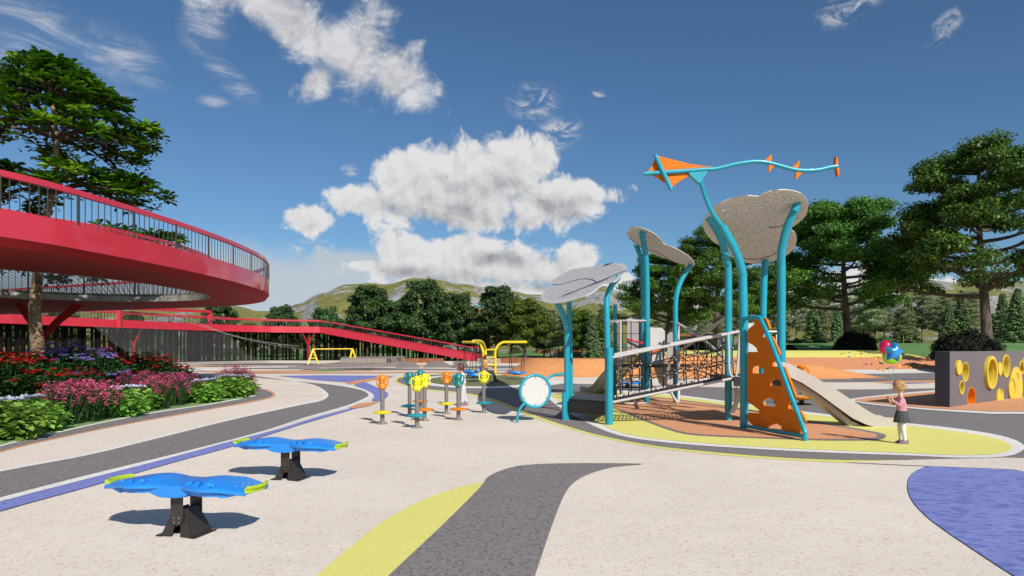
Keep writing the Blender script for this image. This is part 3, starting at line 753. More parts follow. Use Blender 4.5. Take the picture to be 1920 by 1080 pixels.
HOL = [(-15.3, 20.4), (-13.9, 22.6), (-13.25, 25.5), (-13.3, 29.0), (-14.0, 31.6), (-15.9, 33.6), (-19.4, 34.2), (-22.5, 32.6), (-25, 29.7), (-26, 26), (-24.5, 21.5), (-21, 18.4), (-17.8, 18.2)]
outL = smooth_loop([(x, y, 0) for x, y in OUT], 9); holL = smooth_loop([(x, y, 0) for x, y in HOL], 8)
oN = loop_normals(outL)   # pointing outwards
if (outL[0] + oN[0]).x < outL[0].x: oN = [-v for v in oN]
hN = loop_normals(holL)
c_ = sum(holL, Vector()) / len(holL)
if (holL[0] + hN[0] - c_).length < (holL[0] - c_).length: hN = [-v for v in hN]   # away from the hole centre
ring = thing('elevated_walkway', 'red elevated ring walkway on leaning columns with dark baluster railing, round an oval net opening', 'walkway', (-20, 30, 0))
ring_off = Vector((20, -30, 0))
def put(o, parent):
    """parent without moving"""
    bpy.context.view_layer.update() if False else None
    o.parent = parent; o.matrix_parent_inverse = Matrix.Translation(-Vector(parent.location)) if parent.rotation_euler.z == 0 else parent.matrix_basis.inverted()
    return o
ZB, ZM, ZT = 4.0, 4.2, 4.86
put(strip_mesh(outL, oN, [(0, ZT), (0, ZM), (-.12, ZM + .002), (-.12, ZT)]).build('fascia', M['red'], smooth=True), ring)
mb = MB(); mb.slab([[p - n_ * .16 + Vector((0, 0, ZB)) for p, n_ in zip(outL, oN)], [p + Vector((0, 0, ZB)) for p in holL]], (0, 0, .31))
strip_mesh(outL, oN, [(-.13, ZM), (-.005, ZM - .003), (-.158, ZB - .002), (-.158, ZM)], mb=mb)
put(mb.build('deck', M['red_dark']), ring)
put(strip_mesh(holL, hN, [(-.004, 4.36), (-.004, ZB - .01), (-.08, ZB - .01), (-.08, 4.36)]).build('inner_fascia', M['concrete'], smooth=True), ring)
def railing(parent, L, nor, off, z0, z1, step, per, bar, postw, closed=True, view=True, railw=.12, railh=.13, zf=None, matrail='red', name='railing'):
    mb = MB(); pts = walk(L, step, closed)
    for i, (p, d) in enumerate(pts):
        if view and (p.y < 8 or abs(p.x) > p.y * .86 + 2): continue
        n_ = Vector((d.y, -d.x, 0)); dz = zf(p) if zf else 0
        w = postw if i % per == 0 else bar
        th = .03 if i % per == 0 else bar
        q = p + n_ * off
        mb.bar(q + Vector((0, 0, z0 + dz)), q + Vector((0, 0, z1 + dz)), w, th, up=n_)
    rl = put(mb.build(name, M['bar'], fix=False), parent)
    return rl
r1 = railing(ring, outL, oN, 0, ZT - .02, 5.62, .235, 9, .018, .085)
# off = inset from the edge
LL = [p - n_ * .07 + Vector((0, 0, 0)) for p, n_ in zip(outL, oN)]
put(strip_mesh(LL, oN, [(-.06, 5.60), (.06, 5.60), (.06, 5.75), (-.06, 5.75)]).build('handrail', M['red'], smooth=True), ring)
LH = [p + n_ * .09 for p, n_ in zip(holL, hN)]
railing(ring, LH, hN, 0, 4.30, 5.62, .25, 9, .018, .07)
put(strip_mesh(LH, hN, [(-.05, 5.60), (.05, 5.60), (.05, 5.72), (-.05, 5.72)]).build('handrail', M['red'], smooth=True), ring)
# black rope net stretched in the opening
def clip_ropes(poly, step, horizontal, z):
    segs = []; vals = [p.x if not horizontal else p.y for p in poly]; v = min(vals) + step / 2
    while v < max(vals):
        xs_ = []
        for a, b in zip(poly, poly[1:] + poly[:1]):
            a1, b1 = (a.y, b.y) if horizontal else (a.x, b.x)
            if (a1 - v) * (b1 - v) < 0:
                t = (v - a1) / (b1 - a1); q = a.lerp(b, t); xs_.append(q.x if horizontal else q.y)
        xs_.sort()
        for i in range(0, len(xs_) - 1, 2):
            segs.append((Vector((xs_[i], v, z)), Vector((xs_[i + 1], v, z))) if horizontal else (Vector((v, xs_[i], z)), Vector((v, xs_[i + 1], z))))
        v += step
    return segs
mb = MB()
trunkhole = Vector((-19.5, 28.0))
for hz in (True, False):
    for a, b in clip_ropes(holL, .42 if hz else .22, hz, 4.26 if hz else 4.28): mb.bar(a, b, .02, .010)
net = put(mb.build('rope_net', M['rope'], fix=False), ring)
net['label'] = 'black rope net stretched across the oval opening'
def y_column(parent, x, y, r0, zt, arms, nm='column'):
    mb = MB(); zf_ = zt * .58
    mb.tube([(x, y, 0), (x, y, zf_)], [r0, r0 * .95], 12)
    for dx, dy in arms: mb.tube([(x, y, zf_ - .25), (x + dx * .45, y + dy * .45, zf_ + (zt - zf_) * .45), (x + dx, y + dy, zt)], [r0 * .75, r0 * .65, r0 * .5], 10)
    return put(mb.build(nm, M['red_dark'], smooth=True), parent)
y_column(ring, -24.6, 35.6, .22, 4.02, [(1.6, .5), (-1.5, .4), (1.0, 1.8), (-.9, -.2)])
for x, y in ((-42, 45), (-52, 44)): y_column(ring, x, y, .2, 4.02, [(1.5, .4), (-1.5, .4), (.2, 1.5)])

# ================================================================= FAR WALKWAY WITH RAMP
FW = [(-60, 50), (-50, 56), (-47, 62.7), (-45.6, 69), (-43.4, 76), (-41.2, 83), (-37.6, 92), (-34.2, 96.6), (-27.9, 99)]
fw = smooth_loop([(x, y, 0) for x, y in FW], 6, False)
rampE = Vector((-5.0, 90.5, 0)); flat_n = len(fw)
fw += [fw[-1].lerp(rampE, t / 12) for t in range(1, 13)]
def fz(p):
    if p.x <= -27.9: return 0.0
    t = (p.x + 27.9) / (rampE.x + 27.9); return -4.0 * min(1, t)
fN = loop_normals(fw, False)
if fN[0].y > 0: fN = [-v for v in fN]           # towards the playground
far = thing('ramped_walkway', 'long red walkway beyond the plaza, level and then sloping down to the ground', 'walkway', (-30, 90, 0))
def zpath(L): return [p + Vector((0, 0, fz(p))) for p in L]
put(strip_mesh(zpath(fw), fN, [(0, 4.88), (0, 4.0), (-.15, 4.0), (-.15, 4.88)], False).build('fascia', M['red'], fix=True), far)
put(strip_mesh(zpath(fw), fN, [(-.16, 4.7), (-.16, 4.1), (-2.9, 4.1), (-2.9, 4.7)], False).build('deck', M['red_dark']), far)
put(strip_mesh(zpath(fw), fN, [(-2.91, 4.88), (-2.91, 4.0), (-3.06, 4.0), (-3.06, 4.88)], False).build('fascia', M['red']), far)
for off in (.08, 2.98):
    L = [p - n_ * off for p, n_ in zip(fw, fN)]
    railing(far, L, fN, 0, 4.86, 5.75, .42, 6, .03, .10, closed=False, view=False, zf=fz)
    put(strip_mesh(zpath(L), fN, [(-.06, 5.72), (.06, 5.72), (.06, 5.86), (-.06, 5.86)], False).build('handrail', M['red']), far)
for px, d in ((207, 77), (251, 79), (578, 98.5)):
    q = P(px, 600, d); y_column(far, q.x, d, .17, 3.98, [(.9, .1), (-.9, .1), (0, .9)])
# portal frame on the walkway
pf = thing('portal_frame', 'plain red rectangular portal frame standing on the far walkway above the sloping net', 'frame', (-42, 82, 4))
a, b = P(224, 600, 75.2), P(394, 600, 89.6)
A = Vector((a.x, a.y, 0)); Bp = Vector((b.x, b.y, 0)); mb = MB()
put(MB().bar(A + Vector((0, 0, 4.0)), A + Vector((0, 0, 6.0)), .42, .42).build('post', M['red']), pf)
put(MB().bar(Bp + Vector((0, 0, 4.0)), Bp + Vector((0, 0, 6.35)), .5, .42).build('post', M['red']), pf)
put(MB().bar(A + Vector((0, 0, 6.18)), Bp + Vector((0, 0, 6.55)), .42, .36).build('beam', M['red']), pf)
# screen of dark vertical slats under the walkway
rs = random.Random(4); mb = MB()
for off, dens in ((1.3, 1.1), (2.7, 3.0)):
    L = [p - n_ * off for p, n_ in zip(fw, fN)]
    pts = walk(L, .10, False); i = 0
    while i < len(pts):
        p, d = pts[i]; w = rs.choice((.12, .16, .2, .26, .42)); top = 4.02 + fz(p)
        if top > .25: mb.box((p.x, p.y, top / 2), (w, .22, top), Matrix.Rotation(math.atan2(d.y, d.x) + rs.uniform(-.5, .5), 3, 'Z'))
        i += int((w + rs.choice((.16, .24, .34, .5)) * dens) / .10) + 1
for off in (1.3, 2.7):
    L = zpath([p - n_ * off for p, n_ in zip(fw, fN)][:-2])
    strip_mesh(L, fN, [(.05, 4.05), (.05, 3.9), (-.05, 3.9), (-.05, 4.05)], False, mb=mb)
    strip_mesh([Vector((p.x, p.y, 0)) for p in L], fN, [(.06, .12), (.06, -.02), (-.06, -.02), (-.06, .12)], False, mb=mb)
for i in (2, 20, 40): mb.bar(fw[i] - fN[i] * 1.3 + Vector((0, 0, 3.97)), fw[i] - fN[i] * 2.7 + Vector((0, 0, 3.97)), .1, .1)
sc_ = mb.build('slat_screen', M['slat'], fix=False)
tag(sc_, 'screen of dark brown vertical timber slats filling the space under the far red walkway', 'screen')
# climbing net falling from the walkway to the ground
top_e = [P(175, 611, 71.4), P(240, 615, 75.6), P(320, 618, 81), P(380, 621, 87.5), P(428, 622.5, 92)]
bot_e = [G(330, 683.5), G(375, 684), G(425, 683.5), G(470, 682.5), G(513, 681)]
flat_e = [G(400, 689), G(470, 688), G(540, 687), G(610, 684.5), G(660, 682)]
mb = MB(); nu, nv = 16, 14; te = smooth_loop(top_e, 4, False); be = smooth_loop(bot_e, 4, False); fe = smooth_loop(flat_e, 4, False)
n_ = len(te); uvs = []
for j in range(nv + 1):
    t = j / nv
    for i in range(n_):
        if t < .75:
            s_ = t / .75; p = te[i].lerp(be[i], s_); sag = 1.35 * math.sin(math.pi * s_) + .35 * math.sin(math.pi * s_ * 2) * .5
            p = p + Vector((0, 0, -sag * .75)); p.z = max(p.z, .04 + .0)
        else:
            s_ = (t - .75) / .25; p = be[i].lerp(fe[i], s_); p.z = .04
        mb.v.append(p); uvs.append((i * .55, t * 14))
for j in range(nv):
    for i in range(n_ - 1): mb.face((j * n_ + i, j * n_ + i + 1, (j + 1) * n_ + i + 1, (j + 1) * n_ + i))
o = mb.build('climbing_net', M['farnet'], fix=False, smooth=True)
uvl = o.data.uv_layers.new(name='UVMap')
for l in o.data.loops: uvl.data[l.index].uv = uvs[l.vertex_index]
tag(o, 'grey rope climbing net sagging from the far walkway down onto the pale paving', 'net')
for k, (a, b) in enumerate(((P(296, 581, 80), P(560, 650, 74)), (P(321, 581, 84), P(575, 656, 74)), (P(330, 583, 85), P(560, 648, 75)))):
    pts = []
    for i in range(13):
        t = i / 12; q = a.lerp(b, t); q.z -= 1.1 * math.sin(math.pi * t) * (1 + .3 * k) * .6; pts.append(q)
    o = MB().tube(pts, .016, 5).build('zip_cable', M['greyrope'])
    tag(o, 'thin pale cable slung from the red portal frame down towards the yellow frame', 'cable', 'cables from the portal frame')
# yellow A-frame pair with a beam
af = thing('cable_frame', 'low yellow frame of two A shaped legs and a beam before the slat screen', 'frame', tuple(G(620, 684)))
la, lb = G(577, 683.6), G(597, 683.6); lt = P(587, 654.6, 72.5)
ra, rb = G(653, 683), G(670, 683); rt = P(661, 654.2, 74.5)
for p, q, t in ((la, lb, lt), (ra, rb, rt)):
    mb = MB().tube([p, t], .1, 8).tube([q, t], .1, 8).tube([p.lerp(t, .4), q.lerp(t, .4)], .07, 8)
    put(mb.build('leg_frame', M['y_paint'], smooth=True), af)
put(MB().tube([lt, rt], .065, 8).build('beam', M['y_paint'], smooth=True), af)
# stepped terrace and planters
def prism(pix, z0, h, inset=0.0, smooth=0):
    p = smooth_loop([(x, y, 0) for x, y in pix], 3) if smooth else [Vector((x, y, 0)) for x, y in pix]
    base = [G(v.x, v.y) + Vector((0, 0, z0)) for v in p]; c = sum(base, Vector()) / len(base)
    mb = MB(); n = len(base); mb.v += base + [b_.lerp(Vector((c.x, c.y, b_.z)), inset) + Vector((0, 0, h)) for b_ in base]
    for i in range(n): mb.face((i, (i + 1) % n, n + (i + 1) % n, n + i))
    mb.face(range(n, 2 * n)); mb.face(list(range(n))[::-1]); return mb
m, nt, b = new_mat('ribbed_terrace_boards'); tc = nt.nodes.new('ShaderNodeTexCoord'); wv = N(nt, 'ShaderNodeTexWave', Scale=1.6); wv.inputs['Distortion'].default_value = .3
nt.links.new(tc.outputs['Object'], wv.inputs['Vector']); r = ramp(nt, [(.3, (.15, .115, .095)), (.6, (.33, .27, .23))], wv.outputs['Fac']); nt.links.new(r.outputs[0], b.inputs['Base Color']); b.inputs['Roughness'].default_value = .85
M['boards'] = m
tr = thing('stepped_terrace', 'low brown stepped seating terrace with ribbed sides in the middle of the plaza', 'terrace', tuple(G(660, 688)))
put(prism([(535, 691.2), (575, 687), (600, 685), (640, 681), (750, 681), (770, 684), (745, 688.5), (690, 690.5), (600, 692)], 0, .16, .03).build('step', M['stone']), tr)
put(prism([(604, 688.5), (640, 683), (750, 681), (762, 683), (735, 687), (690, 689)], .16, .12, .03).build('step', M['boards']), tr)
put(prism([(638, 686), (640, 680), (760, 677.5), (755, 681), (725, 685.5)], .28, .42, .01).build('block', M['boards']), tr)
for i, (x0, x1, y0) in enumerate(((741, 790, 690), (790, 850, 689.5), (848, 880, 688.5))):
    mb = MB(); a, b, c, d = G(x0, y0), G(x1, y0 - .6), G(x1 - 6, y0 - 5), G(x0 + 10, y0 - 5)
    t1 = a.lerp(c, .45) + Vector((-.5, 0, .48)); t2 = b.lerp(d, .35) + Vector((0, 0, .48))
    mb.v += [a, b, c, d, t1, t2]
    for f_ in ((0, 1, 5, 4), (1, 2, 5), (2, 3, 4, 5), (3, 0, 4), (0, 3, 2, 1)): mb.face(f_)
    o = mb.build('low_play_wedge', M['boards'])
    tag(o, 'low ribbed brown wedge on the plaza beside the stepped terrace', 'play wedge', 'low wedges beside the terrace')
def long_box(x0, x1, y, h, mat, name, label, cat, th=.35, y1=None, z0=0.0):
    a, b = G(x0, y), G(x1, y1 or y); a.z = b.z = z0 + h / 2
    o = MB().bar(a, b, th, h).build(name, mat, bevel=.01); return tag(o, label, cat)
long_box(755, 832, 680.4, .55, M['corten'], 'planter_edge', 'rust brown steel edging standing just left of the ramp foot', 'edging')
long_box(722, 756, 680.8, .5, M['stone_wall'], 'gabion_wall', 'short pale rubble wall joined to the rust edging behind the terrace', 'wall', y1=680.6)
long_box(938, 1010, 681, .62, M['corten'], 'planter_edge', 'rust brown steel edging between the ramp foot and the orange mound', 'edging')
long_box(896, 939, 681.3, .58, M['stone_wall'], 'gabion_wall', 'short pale rubble wall at the foot of the red ramp', 'wall')
long_box(1008, 1020, 681, .6, M['stone_wall'], 'gabion_wall', 'stub of pale rubble wall ending the rust edging by the orange mound', 'wall')
def wavy_wall(x0, x1, d0, d1, z, h, mat, name, label):
    pts = []
    for i in range(13):
        t = i / 12; d = d0 + (d1 - d0) * t + 1.2 * math.sin(t * 9); px = x0 + (x1 - x0) * t
        q = P(px, 650, d); q.z = z; pts.append(q)
    nor = loop_normals(pts, False)
    o = strip_mesh(pts, nor, [(.2, h), (.2, -.6), (-.2, -.6), (-.2, h)], False).build(name, mat); return tag(o, label, 'wall')
wavy_wall(1030, 1140, 118, 102, .55, .62, M['stone_wall'], 'stone_wall', 'wavy pale rubble wall low on the lawn beyond the orange mound')
wavy_wall(1010, 1165, 132, 122, 1.0, .5, M['corten'], 'retaining_wall', 'long thin rust coloured retaining wall on the rise behind the rubble wall')
# little buildings among the trees
tw = thing('hillside_tower', 'rust red timber tower with a sloping teal roof showing above the far trees', 'tower', (-8.6, 232, 10))
a = P(904, 590, 232)
put(MB().box((a.x, a.y, 8.6), (5.2, 5, 13.4)).build('wall', M['corten'], bevel=.05), tw)
mb = MB(); zz = 15.3
mb.v += [Vector((a.x - 2.9, a.y - 2.8, zz + .9)), Vector((a.x + 2.9, a.y - 2.8, zz)), Vector((a.x + 2.9, a.y + 2.8, zz)), Vector((a.x - 2.9, a.y + 2.8, zz + .9))]
mb.v += [v + Vector((0, 0, .35)) for v in mb.v[:4]]
for q in ((3, 2, 1, 0), (4, 5, 6, 7), (0, 1, 5, 4), (1, 2, 6, 5), (2, 3, 7, 6), (3, 0, 4, 7)): mb.face(q)
M['teal_roof'] = paint('weathered_teal_roof', (.12, .32, .30), .6, .15, .8)
put(mb.build('roof', M['teal_roof']), tw)
pv = thing('garden_pavilion', 'small flat roofed pavilion with white walls half hidden by a dark hedge', 'pavilion', tuple(P(1310, 655, 92).to_2d()) + (0,))
c = P(1312, 640, 92); c.z = 0
put(MB().box((c.x, c.y, 1.6), (4.6, 4, 3.2)).build('wall', M['panel']), pv)
put(MB().box((c.x - .3, c.y - 2.02, 1.5), (1.0, .06, 2.1)).box((c.x + 1.3, c.y - 2.02, 1.5), (.8, .06, 1.4)).build('window', M['black']), pv)
put(MB().box((c.x, c.y, 3.45), (7.2, 5.4, .35)).build('roof', M['corten'], bevel=.03), pv)
for dx in (-3.2, 3.2): put(MB().box((c.x + dx, c.y - 2.3, 1.65), (.16, .16, 3.3)).build('post', M['bar']), pv)
# ================================================================= PLAY STRUCTURE
ps = thing('climbing_playset', 'tall turquoise playset with cloud canopies, orange kite, net bridge, two slides and orange climbing wall', 'playset', (4.2, 15.5, 0))
def pp(l, d, dz=None):
    """pixel path at given distance(s)"""
    n = len(l); ds = d if isinstance(d, (list, tuple)) else [d] * n
    return [P(x, y, q) for (x, y), q in zip(l, ds)]
def post(path, foot, d, r, d1=None, parent=ps, name='post'):
    """a post that stands at its foot and follows the traced bend, its distance going from d to d1"""
    d1 = d1 or d; n = len(path)
    pts = [Vector((P(foot[0], foot[1], d).x, d, -.02))]
    x0 = path[0]
    pts.append(P(x0[0], x0[1], d))
    for i, q in enumerate(path[1:]): pts.append(P(q[0], q[1], d + (d1 - d) * ((i + 1) / (n - 1)) ** 1.3))
    sm_ = [pts[0]] + smooth_loop(pts[1:], 5, False)
    return put(MB().tube(sm_, r, 16).build(name, M['teal'], smooth=True), parent)
post([(1139, 640), (1138, 590), (1138, 559), (1147, 535), (1160, 519)], (1140, 797), 14.42, .062, 14.6)
post([(1063, 640), (1062, 612), (1055, 590), (1043.5, 566)], (1063, 787), 15.5, .066, 15.3)
post([(1069, 640), (1068, 600), (1067, 575), (1066, 545)], (1070, 772), 17.5, .066, 17.2)
post([(1153.5, 700), (1153.5, 640), (1153.5, 571)], (1153, 746), 22.5, .066)
post([(1213, 640), (1213, 560), (1211.6, 494), (1208, 462), (1203, 436)], (1212.5, 758), 19.9, .085, 19.4)
post([(1206, 640), (1206, 560), (1205, 512), (1201, 482), (1192, 458)], (1206, 750), 21.7, .078, 21.7)
post([(1266.6, 640), (1266.5, 600), (1267.5, 559), (1275, 531), (1286, 510), (1296.5, 496)], (1266.8, 756), 20.3, .075, 20.5)
post([(1365.7, 640), (1365.6, 515), (1363, 490), (1356, 460), (1345, 433), (1330, 409)], (1365.7, 789.5), 15.2, .079, 14.8)
post([(1395.3, 640), (1393, 530), (1392, 512), (1386, 488), (1375, 462), (1363, 440), (1354, 424)], (1395.4, 805), 13.65, .083, 13.5)
post([(1429.6, 640), (1432, 540), (1433, 515), (1435, 487)], (1429.6, 773), 17.3, .085, 17.3)
post([(1465, 640), (1465.3, 515), (1465, 476), (1471, 444), (1480, 416), (1495, 385)], (1465, 793), 14.8, .088, 14.3)
# sleeves at the foot of the bridge posts
q = P(1141, 797, 14.36); put(MB().tube([(q.x + .02, q.y, -.01), (q.x + .02, q.y, 1.62)], .074, 16).ellipsoid((q.x + .02, q.y, 1.62), (.074, .074, .03)).build('post_sleeve', M['teal'], smooth=True), ps)
q = P(1058, 787, 15.44); put(MB().tube([(q.x, q.y, -.01), (q.x, q.y, .62)], .055, 16).build('post_sleeve', M['teal'], smooth=True), ps)
for px, fy, d in ((1140, 797, 14.42), (1063, 787, 15.5), (1212.5, 758, 19.9), (1266.8, 756, 20.3), (1365.7, 789.5, 15.2), (1395.4, 805, 13.65)):
    q = P(px, fy, d); put(MB().lathe([(.105, -.01), (.105, .015), (.09, .022)], (q.x, d, 0), 20).build('post_foot', M['teal'], smooth=True), ps)

def cloud_plate(anchors, outline, lines, label, th=.014, tips=()):
    a, b, c = anchors; n = (b - a).cross(c - a).normalized()
    if n.z < 0: n = -n
    x = (b - a).normalized(); y = n.cross(x); rot = Matrix((x, y, n)).transposed().to_4x4(); mat = Matrix.Translation(a) @ rot; inv = mat.inverted()
    L = smooth_loop([inv @ on_plane(px, py, a, n) for px, py in outline], 4)
    L = [Vector((p.x, p.y, 0)) for p in L]
    mb = MB(); cc = sum(L, Vector()) / len(L)
    inner = [p.lerp(cc, .09) for p in L]
    # top and bottom faces with an unperforated rim
    me = bpy.data.meshes.new('cloud_canopy'); k = len(L); V = []; Fs = []; rim = []
    for z in (0, th):
        b0 = len(V); V += [p + Vector((0, 0, z)) for p in L] + [p + Vector((0, 0, z)) for p in inner]
        for i in range(k):
            Fs.append((b0 + i, b0 + (i + 1) % k, b0 + k + (i + 1) % k, b0 + k + i)); rim.append(1.0)
        for t in tessellate_polygon([inner]): Fs.append(tuple(b0 + k + j for j in t)); rim.append(0.0)
    for i in range(k): Fs.append((i, (i + 1) % k, 2 * k + (i + 1) % k, 2 * k + i)); rim.append(1.0)
    me.from_pydata([tuple(v) for v in V], [], Fs); me.materials.append(M['canopy'])
    at = me.attributes.new('rim', 'FLOAT', 'FACE'); at.data.foreach_set('value', rim)
    o = bpy.data.objects.new('cloud_canopy', me); COL.objects.link(o); o.parent = ps; o.matrix_parent_inverse = Matrix.Translation(-Vector(ps.location)); o.matrix_basis = mat; o['label'] = label
    for ln in lines:
        pts = [inv @ on_plane(px, py, a, n) for px, py in ln]; pts = [Vector((p.x, p.y, 0)) for p in pts]
        pts = smooth_loop(pts, 4, False)
        for z in (-.003, th + .003):
            g = MB().tube([p + Vector((0, 0, z)) for p in pts], .011, 5).build('engraved_line', M['bar']); g.parent = o
    return o, mat, inv, n
zA = lambda l: [(960 + x / 5.333, 400 + y / 5.333) for x, y in l]
zC = lambda l: [(1180 + x / 4.364, 270 + y / 4.364) for x, y in l]
c1 = cloud_plate((P(1044, 566, 15.3), P(1160, 519, 14.6), P(1066, 545, 17.2)),
    zA([(290, 850), (305, 878), (360, 900), (440, 903), (560, 885), (680, 850), (800, 800), (880, 740), (940, 705), (1020, 690), (1080, 650), (1130, 600), (1150, 555), (1140, 520), (1100, 507), (1000, 500), (900, 515), (800, 535), (700, 545), (600, 565), (500, 610), (420, 665), (395, 698), (408, 722), (350, 765), (300, 812)]),
    [zA([(405, 715), (480, 718), (600, 685), (700, 662), (790, 665), (845, 690)])], 'lowest cloud canopy, its pale perforated face tilted to the camera')
c2 = cloud_plate((P(1204, 434, 19.3), P(1193, 460, 21.7), P(1297, 497, 20.5)),
    zA([(1170, 150), (1210, 135), (1290, 145), (1380, 180), (1450, 225), (1495, 272), (1522, 308), (1600, 335), (1700, 385), (1780, 440), (1825, 500), (1820, 530), (1790, 537), (1720, 520), (1600, 475), (1500, 440), (1400, 402), (1340, 375), (1240, 310), (1180, 250), (1143, 210), (1146, 186), (1168, 180)]),
    [zA([(1175, 245), (1300, 345), (1450, 385), (1560, 455), (1660, 500), (1740, 515)])], 'middle cloud canopy seen from its brown shaded underside')
c3 = cloud_plate((P(1331, 410, 14.8), P(1496, 383, 14.3), P(1435, 488, 17.3)),
    zC([(1050, 428), (960, 422), (860, 440), (760, 475), (690, 520), (640, 580), (607, 640), (607, 690), (640, 750), (700, 810), (770, 845), (820, 915), (900, 955), (1000, 978), (1100, 974), (1200, 950), (1290, 910), (1350, 850), (1370, 780), (1355, 725), (1325, 692), (1390, 640), (1440, 590), (1463, 520), (1455, 460), (1410, 410), (1350, 385), (1260, 375), (1160, 385), (1085, 412)]),
    [zC([(1145, 682), (1220, 676), (1290, 650)]), zC([(900, 915), (960, 938), (1060, 940), (1150, 915), (1230, 870)]), zC([(800, 735), (850, 745)])], 'largest cloud canopy, broad brown underside dotted with small holes')
# small plane shaped cut-outs on the big canopy
m, nt, b = new_mat('pale_sky_cutout'); b.inputs['Base Color'].default_value = (.40, .56, .72, 1); M['cut'] = m
o3, mat3, inv3, n3 = c3
for px, py, an in ((1364, 397, .3), (1474, 397, 0), (1418, 435, math.pi)):
    c = inv3 @ on_plane(px, py, mat3.translation, n3)
    sh = [(.16, 0), (.05, .02), (0, .13), (-.04, .13), (-.02, .02), (-.10, .015), (-.13, .06), (-.16, .06), (-.14, 0), (-.16, -.06), (-.13, -.06), (-.10, -.015), (-.02, -.02), (-.04, -.13), (0, -.13), (.05, -.02)]
    L = [Vector((c.x + (x * math.cos(an) - y * math.sin(an)) * .8, c.y + (x * math.sin(an) + y * math.cos(an)) * .8, -.004)) for x, y in sh]
    g = MB().slab([L], (0, 0, .045)).build('plane_emblem', M['cut']); g.parent = o3
# pointed brackets where the posts meet the canopies
for (x0, y0, x1, y1, d, r_) in ((1492, 390, 1502.5, 373, 14.25, .08), (1333, 414, 1327.5, 406, 14.75, .07), (1204, 438, 1201.5, 430, 19.3, .08), (1296, 498, 1298, 495, 20.5, .07)):
    a, b_ = P(x0, y0, d), P(x1, y1, d - .05)
    put(MB().tube([a - (b_ - a) * .3, a, b_], [r_, r_ * .95, .012], 10).build('canopy_bracket', M['teal'], smooth=True), ps)

# kite on its bent mast
DK = 13.2
mast = smooth_loop([P(1356, 428, 13.5), P(1349.6, 419, 13.45), P(1338, 403, 13.4), P(1329, 385, 13.35), P(1320, 362, 13.3), P(1314, 343, 13.2), P(1311, 326, 13.2)], 5, False)
put(MB().tube(mast, [.052 - .014 * i / (len(mast) - 1) for i in range(len(mast))], 14).build('mast', M['teal'], smooth=True), ps)
def flat(pix, d, th, d2=None):
    L = [P(x, y, d) for x, y in pix]; return MB().slab([L], (0, th, 0))
kt = put(flat(zC([(222, 92), (340, 122), (500, 163), (600, 177), (700, 187), (560, 215), (490, 262), (410, 305), (342, 358), (300, 325), (250, 290), (190, 258), (140, 235), (178, 190), (203, 140)]), DK, .03).build('kite', M['orange_paint'], bevel=.004), ps)
def sub(o, parent):
    o.parent = parent; return o
sub(MB().tube([p + Vector((0, -.03, 0)) for p in pp(zC([(118, 246), (290, 235), (420, 226), (500, 220), (650, 208)]), DK)], .043, 12).build('spar', M['teal'], smooth=True), kt)
sub(MB().tube([p + Vector((0, -.075, 0)) for p in pp(zC([(206, 100), (270, 240), (337, 382)]), DK)], .043, 12).build('spar', M['teal'], smooth=True), kt)
tail = smooth_loop([p + Vector((0, .0, 0)) for p in pp(zC([(640, 210), (700, 203), (780, 187), (860, 166), (980, 147), (1060, 144), (1150, 156), (1250, 183), (1350, 209), (1450, 218), (1550, 211), (1640, 190), (1702, 182)]), DK)], 4, False)
sub(MB().tube(tail, .042, 12).build('tail', M['teal'], smooth=True), kt)
for up, dn in (([(1165, 80), (1112, 132), (1118, 146), (1150, 152), (1166, 140)], [(1143, 170), (1187, 178), (1150, 224), (1138, 230)]),
               ([(1395, 130), (1336, 188), (1342, 202), (1374, 208), (1390, 180)], [(1368, 228), (1416, 232), (1370, 284), (1357, 288)])):
    for s_ in (up, dn): sub(flat(zC(s_), DK - .025, .05).build('bow', M['orange_paint'], bevel=.006), kt)
# the last bow is turned almost edge-on
for z0, z1 in ():
    a, b_ = P(*zC([(1701, z0)])[0], DK), P(*zC([(1698 if z1 < 180 else 1712, z1)])[0], DK)
    sub(MB().slab([[a + Vector((-.03, -.03, 0)), a + Vector((.0, -.05, (b_.z - a.z) * .35)), b_ + Vector((0, -.02, 0)), b_ + Vector((0, .02, 0)), a + Vector((.0, .05, (b_.z - a.z) * .3))]], (.045, 0, 0)).build('bow', M['orange_paint']), kt)
for s_ in ([(1690, 130), (1697, 95), (1706, 128), (1711, 160), (1706, 178), (1690, 178)], [(1697, 195), (1717, 193), (1719, 215), (1716, 258), (1709, 262), (1702, 225)]): sub(flat(zC(s_), DK - .03, .12).build('bow', M['orange_paint'], bevel=.006), kt)
br = MB().slab([pp(zC([(488, 225), (655, 205), (642, 232), (592, 305), (574, 322), (490, 247)]), DK - .05)], (0, .13, 0)).build('kite_bracket', M['teal'], bevel=.008); put(br, ps)

